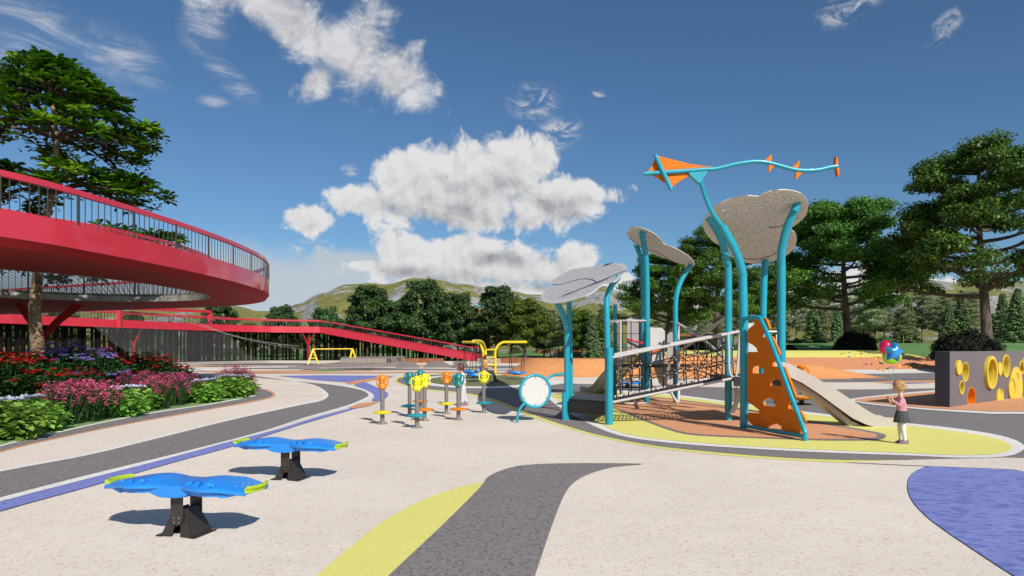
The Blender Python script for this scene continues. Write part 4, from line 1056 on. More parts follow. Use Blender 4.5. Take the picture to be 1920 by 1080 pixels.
# net bridge: two rope sides, pale rails and a rope deck
def lerp(a, b, t): return a.lerp(b, t)
def net_side(x0, d0, x1, d1, tops, bots, n, dy=0):
    tl, tr, bl, br_ = P(x0, tops[0], d0), P(x1, tops[1], d1), P(x0, bots[0], d0), P(x1, bots[1], d1)
    put(MB().tube([tl, tr], .033, 12).build('bridge_rail', M['rail'], smooth=True), ps)
    put(MB().tube([bl, br_], .030, 12).build('bridge_rail', M['rail'], smooth=True), ps)
    mb = MB(); kn = MB(); rows = (.66, .36)
    for rr in rows:
        mb.tube([lerp(bl, tl, rr), lerp(br_, tr, rr)], .013, 6)
    for i in range(n):
        t = (i + .55) / n; a, b_ = lerp(bl, br_, t), lerp(tl, tr, t); w = .04 * math.sin(i * 1.7)
        mid = lerp(a, b_, .5) + (tr - tl).normalized() * w
        mb.tube([a, mid, b_], .013, 6)
        for rr in rows:
            q = lerp(a, b_, rr) + (tr - tl).normalized() * w * (1 - abs(rr - .5) * 2); kn.ellipsoid(q + Vector((0, -.008, 0)), (.013, .012, .013), 8, 6)
    o = put(mb.build('net_side', M['rope'], smooth=True, fix=False), ps)
    k_ = kn.build('rope_clamp', M['knot'], smooth=True, fix=False); k_['kind'] = 'stuff'; k_.parent = o; k_.matrix_parent_inverse = Matrix.Identity(4)
    return bl, br_
a0, a1 = net_side(1144, 14.42, 1386, 14.3, (671, 621.5), (755, 707), 11)
b0, b1 = net_side(1152, 15.6, 1372, 15.6, (665, 623.5), (744, 702), 11)
mb = MB()
for i in range(26): t = i / 25; mb.tube([lerp(a0, a1, t), lerp(b0, b1, t)], .009, 5)
for i in range(7): t = i / 6; mb.tube([lerp(a0, b0, t) + Vector((0, 0, -.02)), lerp(a1, b1, t) + Vector((0, 0, -.02))], .012, 5)
put(mb.build('bridge_deck', M['rope'], smooth=True, fix=False), ps)
put(MB().tube([a0 + Vector((0, 0, .05)), a1 + Vector((0, 0, .05))], .022, 8).build('edge_rope', M['rope'], smooth=True), ps)
# hand loops at the top end of the bridge
for x0, d in ((1365, 14.3), (1388, 14.3)):
    pts = [P(x0, 623, d), P(x0 + 1.5, 660, d), P(x0 + 2, 690, d), P(x0 + 5, 703, d), P(x0 + 12, 708, d)] if x0 < 1380 else [P(x0 - 1, 621, d), P(x0 - 3, 660, d), P(x0 - 6, 690, d), P(x0 - 8, 706, d)]
    put(MB().tube(smooth_loop(pts, 4, False), .028, 10).build('hand_loop', M['rail'], smooth=True), ps)
# platforms
def plat(corners, z, th, name='platform', mat='black'):
    L = [Vector((x, y, z)) for x, y in corners]
    return put(MB().slab([L], (0, 0, -th)).build(name, M[mat], bevel=.008), ps)
plat([(1.28, 15.45), (2.04, 14.5), (2.55, 16.3), (1.62, 17.3)], .49, .06)
put(MB().bar((1.28, 15.43, .30), (2.04, 14.48, .33), .05, .26).build('platform_skirt', M['black']), ps)
plat([(4.62, 14.25), (5.9, 14.25), (5.9, 16.6), (4.62, 15.9)], 1.02, .09)
put(MB().bar((4.62, 14.22, .93), (5.9, 14.22, .93), .05, .2).build('platform_skirt', M['black']), ps)
# round rope cage
cx, cy, rr_ = 3.42, 20.2, .62
for z in (2.43, .05):
    pts = [Vector((cx + rr_ * math.cos(a), cy + rr_ * math.sin(a) * .95, z)) for a in [math.pi + math.pi * i / 16 for i in range(17)]]
    put(MB().tube(pts, .024, 10).build('cage_ring', M['rail'], smooth=True), ps)
pts2 = [Vector((cx + rr_ * math.cos(a), cy + rr_ * math.sin(a) * .95, 2.43)) for a in [math.pi * i / 16 for i in range(17)]]
put(MB().tube(pts2, .024, 10).build('cage_ring', M['rail'], smooth=True), ps)
mb = MB()
for i in range(9):
    a = math.pi + math.pi * i / 8; mb.tube([(cx + rr_ * math.cos(a), cy + rr_ * math.sin(a) * .95, .05), (cx + rr_ * math.cos(a), cy + rr_ * math.sin(a) * .95, 2.43)], .010 if i % 2 else .014, 6)
for z in (.45, .85, 1.25, 1.65, 2.05): mb.tube([Vector((cx + rr_ * math.cos(a), cy + rr_ * math.sin(a) * .95, z)) for a in [math.pi + math.pi * i / 12 for i in range(13)]], .010, 6)
put(mb.build('rope_cage', M['rope'], smooth=True, fix=False), ps)
q = P(1161, 610, 19.9); put(MB().tube([(q.x, q.y - .25, 0), (q.x, q.y - .25, 2.43)], .03, 10).build('cage_pole', M['rail'], smooth=True), ps)
# panels round the rear tower
def panel(pix, d, th, mat, name='side_panel', d2=None):
    n = len(pix); xs_ = [x for x, _ in pix]; x0, x1 = min(xs_), max(xs_)
    L = [P(x, y, d + ((d2 or d) - d) * (x - x0) / (x1 - x0)) for x, y in pix]
    return put(MB().slab([L], (0, th, 0)).build(name, M[mat], bevel=.006), ps)
panel([(1176, 597), (1208, 594), (1208, 668), (1176, 668)], 21.4, .05, 'panel_grey', d2=21.9)
panel([(1219, 614), (1241, 615), (1246, 619), (1247, 626), (1247, 680), (1244, 686), (1219, 686)], 20.6, .05, 'panel')
panel([(1251, 628), (1256, 623), (1266, 624), (1266, 672), (1251, 672)], 21.2, .05, 'panel_grey')
panel([(1225, 686), (1262, 686), (1262, 722), (1252, 732), (1240, 730), (1236, 718), (1232, 706)], 20.7, .05, 'slide', 'lower_panel')
put(MB().bar(P(1245.3, 638, 20.55), P(1245.3, 668, 20.55), .035, .03).build('hand_slot', M['black']), ps)
put(MB().tube([P(1177, 636, 21.3), P(1206, 644, 21.6)], .035, 8).build('grab_rail', M['red'], smooth=True), ps)
put(MB().tube([P(1219, 662, 20.5), P(1236, 656, 20.5), P(1247, 652, 20.5)], .03, 8).build('grab_rail', M['orange_paint'], smooth=True), ps)
put(MB().bar((3.6, 20.0, 1.12), (5.0, 20.9, 1.12), 1.2, .08).build('platform', M['black']), ps)
panel([(1455, 627), (1466, 627), (1466, 700), (1455, 700)], 15.3, .04, 'panel')
panel([(1400, 606), (1419, 606), (1419, 660), (1400, 660)], 16.6, .04, 'panel')
put(MB().tube([P(1418, 622, 15.4), P(1428, 621.5, 15.4), P(1456, 622, 15.4)], .025, 8).build('grab_rail', M['rail'], smooth=True), ps)
# rope tunnel between tilted pale tubes
tA = [P(1270, 606, 19.9), P(1300, 624, 19), P(1330, 646, 17.8), P(1358, 672, 16.6)]
tB = [P(1361, 595, 15.3), P(1330, 618, 16.6), P(1290, 647, 18.2), P(1262, 668, 19.4), P(1253, 690, 19.6), P(1252, 715, 19.6), P(1258, 735, 19.6), P(1268, 752, 19.6), P(1272, 750, 19.6), P(1272.5, 700, 19.8), P(1271.5, 608, 19.9)]
put(MB().tube(smooth_loop(tA, 4, False), .037, 10).build('tunnel_tube', M['rail'], smooth=True), ps)
put(MB().tube(smooth_loop(tB, 4, False), .042, 10).build('tunnel_tube', M['rail'], smooth=True), ps)
rs = random.Random(3); mb = MB(); hub = P(1312, 690, 17.8)
ringp = [P(1273, y, 19.5) for y in (640, 668, 690, 712)] + [P(x, y, 15.9) for x, y in ((1355, 660), (1356, 682), (1355, 705), (1352, 716))] + [P(1297, 640, 18.6), P(1335, 655, 17), P(1300, 720, 18), P(1330, 640, 16.8)]
for i, p in enumerate(ringp):
    mb.tube([p, hub + Vector((rs.uniform(-.2, .2), 0, rs.uniform(-.12, .12)))], .010, 5)
    mb.tube([p, ringp[(i * 5 + 3) % len(ringp)]], .009, 5)
for i in range(6):
    t = i / 5; mb.tube([P(1273, 650 + 65 * t, 19.5), P(1315, 672 + 30 * t, 17.8) + Vector((0, 0, .12)), P(1355, 655 + 62 * t, 15.9)], .009, 5)
put(mb.build('rope_web', M['rope'], smooth=True, fix=False), ps)
# curved step plate under the right platform
pts = smooth_loop([P(1378, 728, 15), P(1383, 735, 15), P(1382, 750, 15), P(1376, 766, 15), P(1370, 776, 15)], 4, False)
mb = MB()
for a, b_ in zip(pts, pts[1:]): mb.bar(a, b_, .035, .10, up=(1, 0, 0))
put(mb.build('curved_ladder', M['rail']), ps)

# orange climbing wall in its bent turquoise frame
zD = lambda l: [(1300 + x / 3.857, 560 + y / 3.857) for x, y in l]
p0 = Vector((4.64 + .0, 13.65, 0)); p1 = G(1513, 828); dirv = (p1 - p0).normalized(); nW = Vector((dirv.y, -dirv.x, 0)).normalized()
if nW.x > 0: nW = -nW        # the face turned towards the camera side
pw_ = lambda l, k=0.0: [on_plane(x, y, p0, nW) + nW * k for x, y in zD(l)]
outl = [(440, 150), (492, 148), (512, 138), (528, 150), (552, 215), (548, 222), (530, 208), (520, 245), (490, 262), (505, 280), (560, 272), (572, 280), (622, 395), (618, 404), (600, 430), (570, 465), (575, 490), (650, 492), (660, 500), (742, 712), (736, 716), (710, 745), (682, 762), (690, 797), (745, 802), (772, 810), (810, 886), (806, 892), (788, 905), (790, 930), (765, 975), (635, 950), (637, 925), (600, 900), (540, 922), (538, 936), (430, 916), (392, 880), (392, 825), (475, 829), (476, 806), (405, 752), (392, 748), (392, 385), (465, 385), (464, 366), (430, 335), (392, 315), (392, 225), (438, 186)]
holes = [[(553, 602), (592, 574), (635, 600), (635, 635), (556, 630)], [(420, 502), (436, 488), (470, 484), (508, 512), (504, 543), (429, 540)], [(497, 742), (530, 715), (560, 720), (600, 756), (588, 782), (512, 775)]]
cw = put(MB().slab([pw_(outl)] + [pw_(h) for h in holes], -nW * .045).build('climbing_wall', M['orange_paint'], bevel=.003), ps)
fr = smooth_loop(pw_([(370, 150), (420, 140), (470, 134), (497, 142), (512, 165), (560, 268), (640, 472), (720, 690), (790, 870), (822, 955), (826, 985), (824, 1036)], .05), 4, False)
put(MB().tube(fr, .042, 12).build('wall_frame', M['teal'], smooth=True), ps)
put(MB().tube(pw_([(372, 915), (600, 958), (826, 996)], .05), .036, 12).build('wall_frame', M['teal'], smooth=True), ps)
mb = MB()
for l in ((452, 175), (470, 420), (470, 590), (520, 860), (670, 850)):
    q = pw_([l], .012)[0]; mb.ellipsoid(q, (.012, .012, .012), 8, 5)
    o = MB().ellipsoid(q, (.014, .014, .014), 8, 5).build('bolt', M['bolt'], smooth=True); put(o, ps)

# large slide
def slide(top, bot, end, w, side, hgt, dirs):
    """side profile points in the x-z plane, extruded along y"""
    pass
S = lambda l: [(1460 + x / 5.143, 640 + y / 5.143) for x, y in l]
DS = 13.95
upper = S([(20, 200), (60, 203), (100, 212), (250, 292), (400, 375), (550, 462), (740, 590), (860, 670), (940, 712), (990, 731), (1130, 738), (1255, 805)])
lower = S([(20, 330), (60, 325), (90, 338), (230, 402), (390, 505), (545, 620), (720, 745), (840, 800), (930, 828), (990, 835), (1130, 838), (1255, 836)])
up3 = [P(x, y, DS + .0) for x, y in upper]; lo3 = [P(x, y, DS) for x, y in lower]
W_ = .62; sl_ = MB()
for yy, th in ((0, .035), (W_ - .035, .035)):
    L = [p + Vector((0, yy, 0)) for p in up3] + [p + Vector((0, yy, 0)) for p in lo3[::-1]]
    sl_.slab([L], (0, th, 0))
slo = put(sl_.build('slide', M['slide'], smooth=True, angle=25), ps)
mb = MB(); n_ = len(up3)
for a, b_ in ((.40, .60),):
    for i, (u, l) in enumerate(zip(up3, lo3)):
        t0, t1 = l.lerp(u, .45), l.lerp(u, .35)
        mb.v += [t0 + Vector((0, .03, 0)), t0 + Vector((0, W_ - .03, 0)), t1 + Vector((0, W_ - .03, 0)), t1 + Vector((0, .03, 0))]
    for i in range(n_ - 1):
        for j in range(4): mb.face((i * 4 + j, i * 4 + (j + 1) % 4, (i + 1) * 4 + (j + 1) % 4, (i + 1) * 4 + j))
    mb.face((0, 1, 2, 3)); mb.face([(n_ - 1) * 4 + j for j in range(4)][::-1])
sub(mb.build('slide_bed', M['slide'], smooth=True), slo)
keel = MB()
kl = [P(x, y + (7 if 3 < i < 8 else 3 if i < 9 else 0), DS) + Vector((0, W_ * .5, -.03)) for i, (x, y) in enumerate(lower[2:9])]
for a, b_ in zip(kl, kl[1:]): keel.bar(a, b_, W_ * .55, .10)
sub(keel.build('slide_keel', M['bark_tan'] if False else M['slide']), slo)
# small rear slide
up = [(1178, 652), (1170, 655), (1150, 677), (1128, 700), (1109, 724), (1102, 727), (1088, 724)]
lo = [(1178, 676), (1172, 676), (1160, 690), (1140, 714), (1122, 737), (1112, 740), (1087, 735)]
D2 = [21.4, 21.6, 22.4, 23.4, 24.6, 25.0, 25.4]
mb = MB()
for off in (0, .5):
    L = [P(x, y, d) + Vector((off, off * .7, 0)) for (x, y), d in zip(up, D2)] ; L2 = [P(x, y, d) + Vector((off, off * .7, 0)) for (x, y), d in zip(lo, D2)]
    k = len(L); b0 = len(mb.v)
    for p in L + L2: mb.v.append(p)
    for p in L + L2: mb.v.append(p + Vector((.03, .02, 0)))
    for i in range(k - 1):
        mb.face((b0 + i, b0 + i + 1, b0 + k + i + 1, b0 + k + i)); mb.face((b0 + 2 * k + i, b0 + 3 * k + i, b0 + 3 * k + i + 1, b0 + 2 * k + i + 1))
        mb.face((b0 + i, b0 + 2 * k + i, b0 + 2 * k + i + 1, b0 + i + 1)); mb.face((b0 + k + i, b0 + k + i + 1, b0 + 3 * k + i + 1, b0 + 3 * k + i))
sl2 = put(mb.build('slide', M['slide'], smooth=True, angle=25), ps)
mb = MB(); k = len(up)
for (ux, uy), (lx, ly), d in zip(up, lo, D2):
    a = P((ux + lx) / 2, (uy + ly) / 2 + 2, d); mb.v += [a + Vector((.01, .01, 0)), a + Vector((.51, .36, 0)), a + Vector((.51, .36, -.05)), a + Vector((.01, .01, -.05))]
for i in range(k - 1):
    for j in range(4): mb.face((i * 4 + j, i * 4 + (j + 1) % 4, (i + 1) * 4 + (j + 1) % 4, (i + 1) * 4 + j))
sub(mb.build('slide_bed', M['slide'], smooth=True), sl2)
# round white panel in a turquoise ring on a bent pipe
cR = P(1003.3, 733.2, 15.1); u = Vector((math.cos(R(20)), math.sin(R(20)), 0)); nR = Vector((math.sin(R(20)), -math.cos(R(20)), 0))
matR = Matrix((u, Vector((0, 0, 1)), nR)).transposed()
rg = put(MB().torus(cR, .352, .034, matR, 48, 12).build('ring_panel', M['teal'], smooth=True), ps)
sub(MB().lathe([(.34, -.012), (.345, -.006), (.345, .006), (.34, .012)], cR, 48, mat=matR).build('disc', M['panel'], smooth=True, angle=30), rg)
for i in range(6):
    a = math.pi / 2 + i * math.pi / 3; q = cR + matR @ Vector((.30 * math.cos(a), .30 * math.sin(a), .014))
    sub(MB().lathe([(.012, 0), (.012, .006), (.006, .009)], q, 8, mat=matR).build('bolt', M['bar']), rg)
foot = G(970, 792)
put(MB().tube(smooth_loop([foot, foot + Vector((.0, .0, .12)), P(972.5, 772, 14.95), P(977, 763, 14.97), P(985, 755, 15.0)], 4, False), .030, 12).build('ring_pipe', M['teal'], smooth=True), ps)
put(MB().tube(smooth_loop([P(1024, 711, 15.2), P(1032, 706, 15.25), P(1042, 702.5, 15.35), P(1061, 701, 15.5)], 4, False), .030, 12).build('ring_pipe', M['teal'], smooth=True), ps)
# ================================================================= BALANCE TOTEMS
def make_totem(head, disc):
    t = thing('spinner_post', '', 'play post')
    t['label'] = ''
    MB().lathe([(.115, 0), (.115, .012), (.06, .02), (.052, .05)], (0, 0, 0), 20).build('base_plate', M['post_grey'], t, smooth=True, angle=30)
    for i in range(4):
        a = R(45) + i * R(90); MB().lathe([(.014, .01), (.014, .03), (.008, .034)], (.088 * math.cos(a), .088 * math.sin(a), 0), 8).build('bolt', M['bolt'], t, smooth=True)
    MB().tube([(0, 0, .01), (0, 0, .80)], .046, 20).build('pole', M['post_grey'], t, smooth=True)
    MB().lathe([(.045, .215), (.17, .225), (.195, .238), (.20, .255), (.185, .268), (.09, .278), (.05, .29)], (0, 0, 0), 36).build('foot_disc', M[disc], t, smooth=True, angle=60)
    h = MB().lathe([(.050, .735), (.066, .745), (.084, .775), (.092, .81), (.086, .85), (.068, .872), (.067, .878), (.073, .90), (.082, .935), (.080, .975), (.068, 1.0), (.066, 1.008), (.064, 1.03), (.052, 1.05), (.03, 1.06), (.001, 1.062)], (0, 0, 0), 28).build('head', M[head], t, smooth=True, angle=60)
    for s_ in (-1, 1):
        pts = smooth_loop([(s_ * .070, 0, .985), (s_ * .085, 0, 1.012), (s_ * .108, 0, 1.002), (s_ * .124, 0, .962), (s_ * .120, 0, .905), (s_ * .106, 0, .85), (s_ * .095, 0, .815)], 4, False)
        MB().tube(pts, [.018] * len(pts), 10).build('handle', M[head], h, smooth=True)
    for z in (.79, .90, .965):
        for s_ in (-1, 1):
            MB().ellipsoid((s_ * .03, -.095 if z > .8 else -.10, z), (.016, .01, .016), 8, 6).build('stud', M['bolt'] if (z + s_) > .1 and z == .79 else M[head], h, smooth=True)
    return t
tot = [((717, 795), 'c_orange', 'c_yellow', 'orange play post with a yellow foot disc, standing apart from the cluster'),
       ((768, 780), 'c_teal', 'c_cyan', 'teal play post with a teal foot disc, half behind the front yellow post'),
       ((788, 769.6), 'c_teal', 'c_orange', 'teal headed play post with an orange disc at the back of the cluster'),
       ((782, 802), 'c_yellow', 'c_cyan', 'yellow headed play post with a teal disc, foremost of the cluster'),
       ((796, 788.7), 'c_yellow', 'c_orange', 'yellow headed play post with an orange disc amid the teal ones'),
       ((837, 775.7), 'c_orange', 'c_yellow', 'orange play post with a yellow disc beside the boy'),
       ((859.6, 787.5), 'c_teal', 'c_orange', 'teal headed play post with an orange disc right in front of the boy'),
       ((907, 774), 'c_yellow', 'c_cyan', 'yellow headed play post with a teal disc, before the seated man')]
protos = {}
for i, ((px, py), h, d_, lab) in enumerate(tot):
    q = G(px, py)
    if (h, d_) not in protos: protos[(h, d_)] = make_totem(h, d_); o = protos[(h, d_)]
    else:
        src = protos[(h, d_)]; o = copy_tree(src)
    o.location = q; o.rotation_euler = (0, 0, R((8, -15, 20, 5, -10, -6, 10, 14)[i])); tag(o, lab, 'play post', 'coloured play posts with foot discs')

# ================================================================= SEESAW BOARDS
def board_w(u):
    a = abs(u)
    return 1.22 * (.155 + .075 * math.exp(-((a - .36) / .20) ** 2) - .02 * math.exp(-(a / .12) ** 2) - .02 * sm(a, .60, .78))
def board_z(u, v):
    a = abs(u)
    return .475 + .028 * math.exp(-((a - .30) / .16) ** 2) * (1 - (v * v) * .9) - .035 * sm(a, .45, .78) - .018 * v * v
def make_seesaw():
    t = thing('balance_board', '', 'balance board')
    nu, nv = 144, 48; mb = MB(); top = []; pit = set()
    for i in range(nu + 1):
        u = -.72 + 1.44 * i / nu; w = board_w(u)
        row = []
        for j in range(nv + 1):
            v = -1 + 2 * j / nv
            z = board_z(u, v)
            # finger recesses along both long edges, shade painted into their floors
            for uc in (-.53, -.41, -.29, .17, .29, .41):
                for s_ in (-1, 1):
                    du, dv = (u - uc - (.04 if s_ > 0 else 0)) / .042, (v * w - s_ * (w - .068)) / .040
                    rr_ = max(abs(du), abs(dv))
                    if rr_ < .86: pit.add((i, j))
                    if rr_ < 1.25: z -= .030 * (1 - sm(rr_, .78, 1.15))
            row.append(len(mb.v)); mb.v.append(Vector((u, v * w, z)))
        top.append(row)
    for i in range(nu):
        for j in range(nv): mb.face((top[i][j], top[i + 1][j], top[i + 1][j + 1], top[i][j + 1]), 1 if (i, j) in pit else 0)
    # rolled lip, then a skirt set back beneath it
    prev = {}
    prof = [(.012, -.012), (.010, -.03), (-.012, -.038), (-.03, -.04), (-.036, -.095)]
    for s_, j0 in ((-1, 0), (1, nv)):
        rows = [[top[i][j0] for i in range(nu + 1)]]
        for k, (dy, dz) in enumerate(prof):
            r_ = []
            for i in range(nu + 1):
                p = mb.v[top[i][j0]]; u = p.x
                deep = dz if k < 4 else (dz + .02) * (1 - .62 * sm(abs(u), .50, .70)) - .03 * (1 - sm(abs(u), .12, .20))
                groove = -.006 if k >= 3 and .15 < abs(u) < .58 and i % 9 < 2 else 0
                r_.append(len(mb.v)); mb.v.append(Vector((u, p.y + s_ * (dy + groove), p.z + deep)))
            rows.append(r_)
        for a, b_ in zip(rows, rows[1:]):
            for i in range(nu): mb.face((a[i], a[i + 1], b_[i + 1], b_[i]))
        prev[s_] = rows
    for k in (0, -1):        # ends and underside
        pass
    lo_a, lo_b = prev[-1][-1], prev[1][-1]
    for i in range(nu): mb.face((lo_a[i], lo_a[i + 1], lo_b[i + 1], lo_b[i]))
    for e in (0, nu):
        lp = [prev[-1][k][e] for k in range(len(prev[-1]) - 1, 0, -1)] + top[e] + [prev[1][k][e] for k in range(1, len(prev[1]))]
        mb.face(lp)
    body = mb.build('board', [M['blue_plastic'], M['blue_recess_shade']], t, smooth=True, angle=35)
    for s_ in (-1, 1):   # moulded blocks on the long sides and at the corners
        mbk = MB(); L = [Vector((x, s_ * .165, z)) for x, z in ((-.19, .455), (.19, .455), (.20, .40), (.15, .362), (.05, .35), (-.10, .35), (-.20, .375))]
        mbk.slab([L], (0, s_ * .045, 0)); k_ = mbk.build('side_block', M['blue_plastic'], t, bevel=.008)
        for x in (-.12, .12):
            MB().lathe([(.020, 0), (.020, .008), (.012, .008), (.012, .004)], (x, s_ * .211, .405), 12, mat=Matrix.Rotation(R(90) * s_ * 1, 3, 'X')).build('plug', M['blue_plastic'], k_, smooth=True, angle=30)
        for e in (-1, 1):
            L = [Vector((e * x, s_ * (board_w(x) - .025), z)) for x, z in ((.50, .41), (.68, .41), (.685, .398), (.64, .39), (.56, .375), (.51, .37))]
            MB().slab([L], (0, -s_ * .05, 0)).build('corner_block', M['blue_plastic'], t, bevel=.006)
    for e in (-1, 1):    # lime end grips
        mbk = MB(); L = []
        w0 = board_w(.72) * .86
        for i in range(13):
            a = -1 + 2 * i / 12; L.append(Vector((e * (.775 - .05 * a * a + .0), a * w0 * 1.05, 0)))
        L += [Vector((e * .70, w0 * .98, 0)), Vector((e * .725, 0, 0)), Vector((e * .70, -w0 * .98, 0))]
        mbk.slab([[p + Vector((0, 0, .405)) for p in L]], (0, 0, .046))
        g = mbk.build('end_grip', M['lime'], t, bevel=.012)
        pts = [Vector((e * (.778 - .05 * a * a), a * w0 * 1.0, .450)) for a in [-1 + 2 * i / 10 for i in range(11)]]
        MB().tube(pts, .016, 8).build('grip_rim', M['lime'], g, smooth=True)
        mbk = MB()
        for i in range(8):
            x, y = e * (.60 + .035 * (i % 3)), -.10 + .03 * i
            o = MB().lathe([(.006, 0), (.006, .004), (.003, .006)], (x, y, board_z(abs(x), y / board_w(x)) - .001), 8).build('rivet', M['bolt'], t, smooth=True)
    # steel pedestal: two folded feet and two hanging plates
    for s_ in (-1, 1):
        y0 = s_ * .115
        L = [Vector((x, y0, z)) for x, z in ((-.062, .40), (.062, .40), (.062, .16), (.055, .13), (.035, .105), (.0, .095), (-.035, .105), (-.055, .13), (-.062, .16))]
        hp = MB().slab([L], (0, s_ * .014, 0)).build('hanger_plate', M['brown_steel'], t, bevel=.002)
        for x, z in ((-.026, .165), (.026, .165), (-.026, .125), (.026, .125)):
            MB().lathe([(.009, 0), (.009, .005), (.004, .008)], (x, y0 + s_ * .014, z), 8, mat=Matrix.Rotation(-s_ * R(-90), 3, 'X')).build('bolt', M['bolt'], hp, smooth=True)
    for e in (-1, 1):
        mbk = MB()
        a = [Vector((e * .055, -.085, .235)), Vector((e * .055, .085, .235)), Vector((e * .15, .145, .012)), Vector((e * .15, -.145, .012))]
        mbk.slab([a], (e * -.012, 0, -.006)); 
        b_ = [Vector((e * .145, -.145, 0)), Vector((e * .145, .145, 0)), Vector((e * .205, .145, 0)), Vector((e * .205, -.145, 0))]
        mbk.slab([b_], (0, 0, .012))
        for s_ in (-1, 1):
            c_ = [Vector((e * .055, s_ * .085, .235)), Vector((e * .15, s_ * .145, .012)), Vector((e * .045, s_ * .135, .012)), Vector((e * .015, s_ * .085, .20))]
            mbk.slab([c_], (0, -s_ * .010, 0))
        mbk.build('foot_plate', M['brown_steel'], t, bevel=.002)
    MB().tube([(0, -.13, .20), (0, .13, .20)], .028, 14).build('axle', M['brown_steel'], t, smooth=True)
    return t
sw = make_seesaw(); q = G(350, 1000); sw.location = q; sw.rotation_euler = (0, 0, R(-13)); sw.scale = (.94, 1, 1)
sw2 = copy_tree(sw); sw2.location = G(545, 897.5); sw2.rotation_euler = (0, 0, R(-13)); sw2.scale = (.94, 1, 1)
tag(sw, 'nearer blue wavy balance board with lime ends on a dark steel foot', 'balance board', 'blue balance boards')
tag(sw2, 'farther blue wavy balance board with lime ends beside the violet stripe', 'balance board', 'blue balance boards')

# ================================================================= DISC SWING FRAME
sf = thing('swing_frame', 'yellow three armed swing frame with ladder rungs standing on the green turf circle', 'swing frame', (-1.2, 36.3, 0))
D_ = 36.2
zS = lambda l: [(820 + x / 8.71, 620 + y / 8.71) for x, y in l]
put(MB().tube(smooth_loop(pp(zS([(788, 800), (788, 620), (787, 420), (780, 300), (755, 215), (715, 178), (670, 170), (590, 172)]), [36.0, 36.0, 36.0, 36, 35.4, 34.6, 33.8, 32.2]), 4, False), .075, 12).build('arm', M['y_paint'], smooth=True), sf)
put(MB().tube(smooth_loop(pp(zS([(945, 792), (945, 600), (945, 350), (965, 285), (1010, 225), (1080, 190), (1200, 188), (1465, 186)]), D_), 4, False), .072, 12).build('arm', M['y_paint'], smooth=True), sf)
put(MB().tube(smooth_loop(pp(zS([(760, 780), (757, 500), (745, 330), (700, 235), (650, 200), (560, 190), (415, 188)]), [37, 37, 37, 37.3, 37.6, 38, 38.6]), 4, False), .072, 12).build('arm', M['y_paint'], smooth=True), sf)
for y in (312, 436, 562, 688): put(MB().tube(pp(zS([(790, y), (945, y)]), 36.1), .042, 10).build('rung', M['y_paint'], smooth=True), sf)
put(MB().tube([P(*zS([(757, 436)])[0], 37), P(*zS([(788, 436)])[0], 36)], .05, 10).build('rung', M['y_paint'], smooth=True), sf)
put(MB().tube([P(*zS([(757, 620)])[0], 37), P(*zS([(788, 620)])[0], 36)], .05, 10).build('rung', M['y_paint'], smooth=True), sf)
def disc_swing(cx, cy, d, rad, hang, label):
    c = P(*zS([(cx, cy)])[0], d); t = thing('disc_swing', label, 'swing', tuple(c), 0, 'blue disc swings hanging from the yellow frame')
    MB().torus((0, 0, 0), rad, .06, None, 32, 8).build('seat_rim', M['blue_plastic'], t, smooth=True)
    MB().lathe([(rad * .97, -.02), (rad * .6, -.05), (.2, -.11), (.12, -.12), (.12, -.10), (rad * .97, 0)], (0, 0, 0), 24).build('seat', M['blue_plastic'], t, smooth=True)
    for i, (hx, hy) in enumerate(hang):
        h = P(*zS([(hx, hy)])[0], d)
        for k in (0, 1):
            a = math.pi * (.25 + .5 * k) + (math.pi if i else 0)
            MB().tube([(rad * (-1 if i == 0 else 1) * (.55 + .35 * k), rad * (.7 - 1.2 * k), 0), tuple(h - c)], .018, 5).build('rope', M['rope'], t)
disc_swing(1296, 683, 36.2, .42, [(1180, 195), (1415, 195)], 'blue disc swing hanging alone under the long right hand arm')
disc_swing(545, 668, 38.2, .42, [(440, 195), (625, 210)], 'blue disc swing farther back beside the foot of the red ramp')
disc_swing(625, 722, 33.4, .38, [(610, 185), (690, 185)], 'blue disc swing in front, next to the seated man')

# ================================================================= CAROUSELS
def carousel(px, py, disc, post_, label, rad, posth):
    q = G(px, py); t = thing('spinning_seat', label, 'carousel', tuple(q))
    MB().lathe([(.16, 0), (.16, .02), (.07, .03), (.07, .18)], (0, 0, 0), 20).build('pivot', M['black'], t, smooth=True, angle=30)
    d_ = MB().lathe([(.05, .15), (rad * .9, .17), (rad, .20), (rad + .01, .245), (rad * .96, .275), (rad * .5, .262), (.05, .262)], (0, 0, 0), 40).build('turning_disc', M[disc], t, smooth=True, angle=50)
    for i in range(8):
        a = i * math.pi / 4 + .2; L = []
        for r_, s_ in ((.35, -.22), (.8, -.2), (.9, 0), (.8, .2), (.35, .22)): L.append(Vector((rad * r_ * math.cos(a + s_), rad * r_ * math.sin(a + s_), .258)))
        MB().slab([L], (0, 0, .026)).build('tread_pad', M['panel'] if disc != 'blue_plastic' else M['c_orange'], d_, bevel=.004)
    MB().tube([(0, 0, .2), (0, 0, .42)], .055, 14).build('pole', M['post_grey'], t, smooth=True)
    h = MB().lathe([(.075, .40), (.10, .42), (.10, .45), (.07, .48), (.085, .60), (.09, .75), (.07, .92), (.07, 1.0), (.13, 1.06), (.14, 1.10), (.10, 1.14), (.01, 1.16)], (0, 0, 0), 20).build('centre_post', M[post_], t, smooth=True, angle=50)
    for s_ in (-1, 1):
        z0 = .52 if s_ < 0 else .82
        MB().tube(smooth_loop([(s_ * .07, 0, z0), (s_ * .16, 0, z0 + .03), (s_ * .20, 0, z0 + .12), (s_ * .17, 0, z0 + .22), (s_ * .08, 0, z0 + .25)], 4, False), .026, 8).build('handle', M[post_], h, smooth=True)
    return t
carousel(1503, 759, 'c_orange', 'c_orange', 'orange spinning seat with a handled centre post behind the large slide', .50, 1)
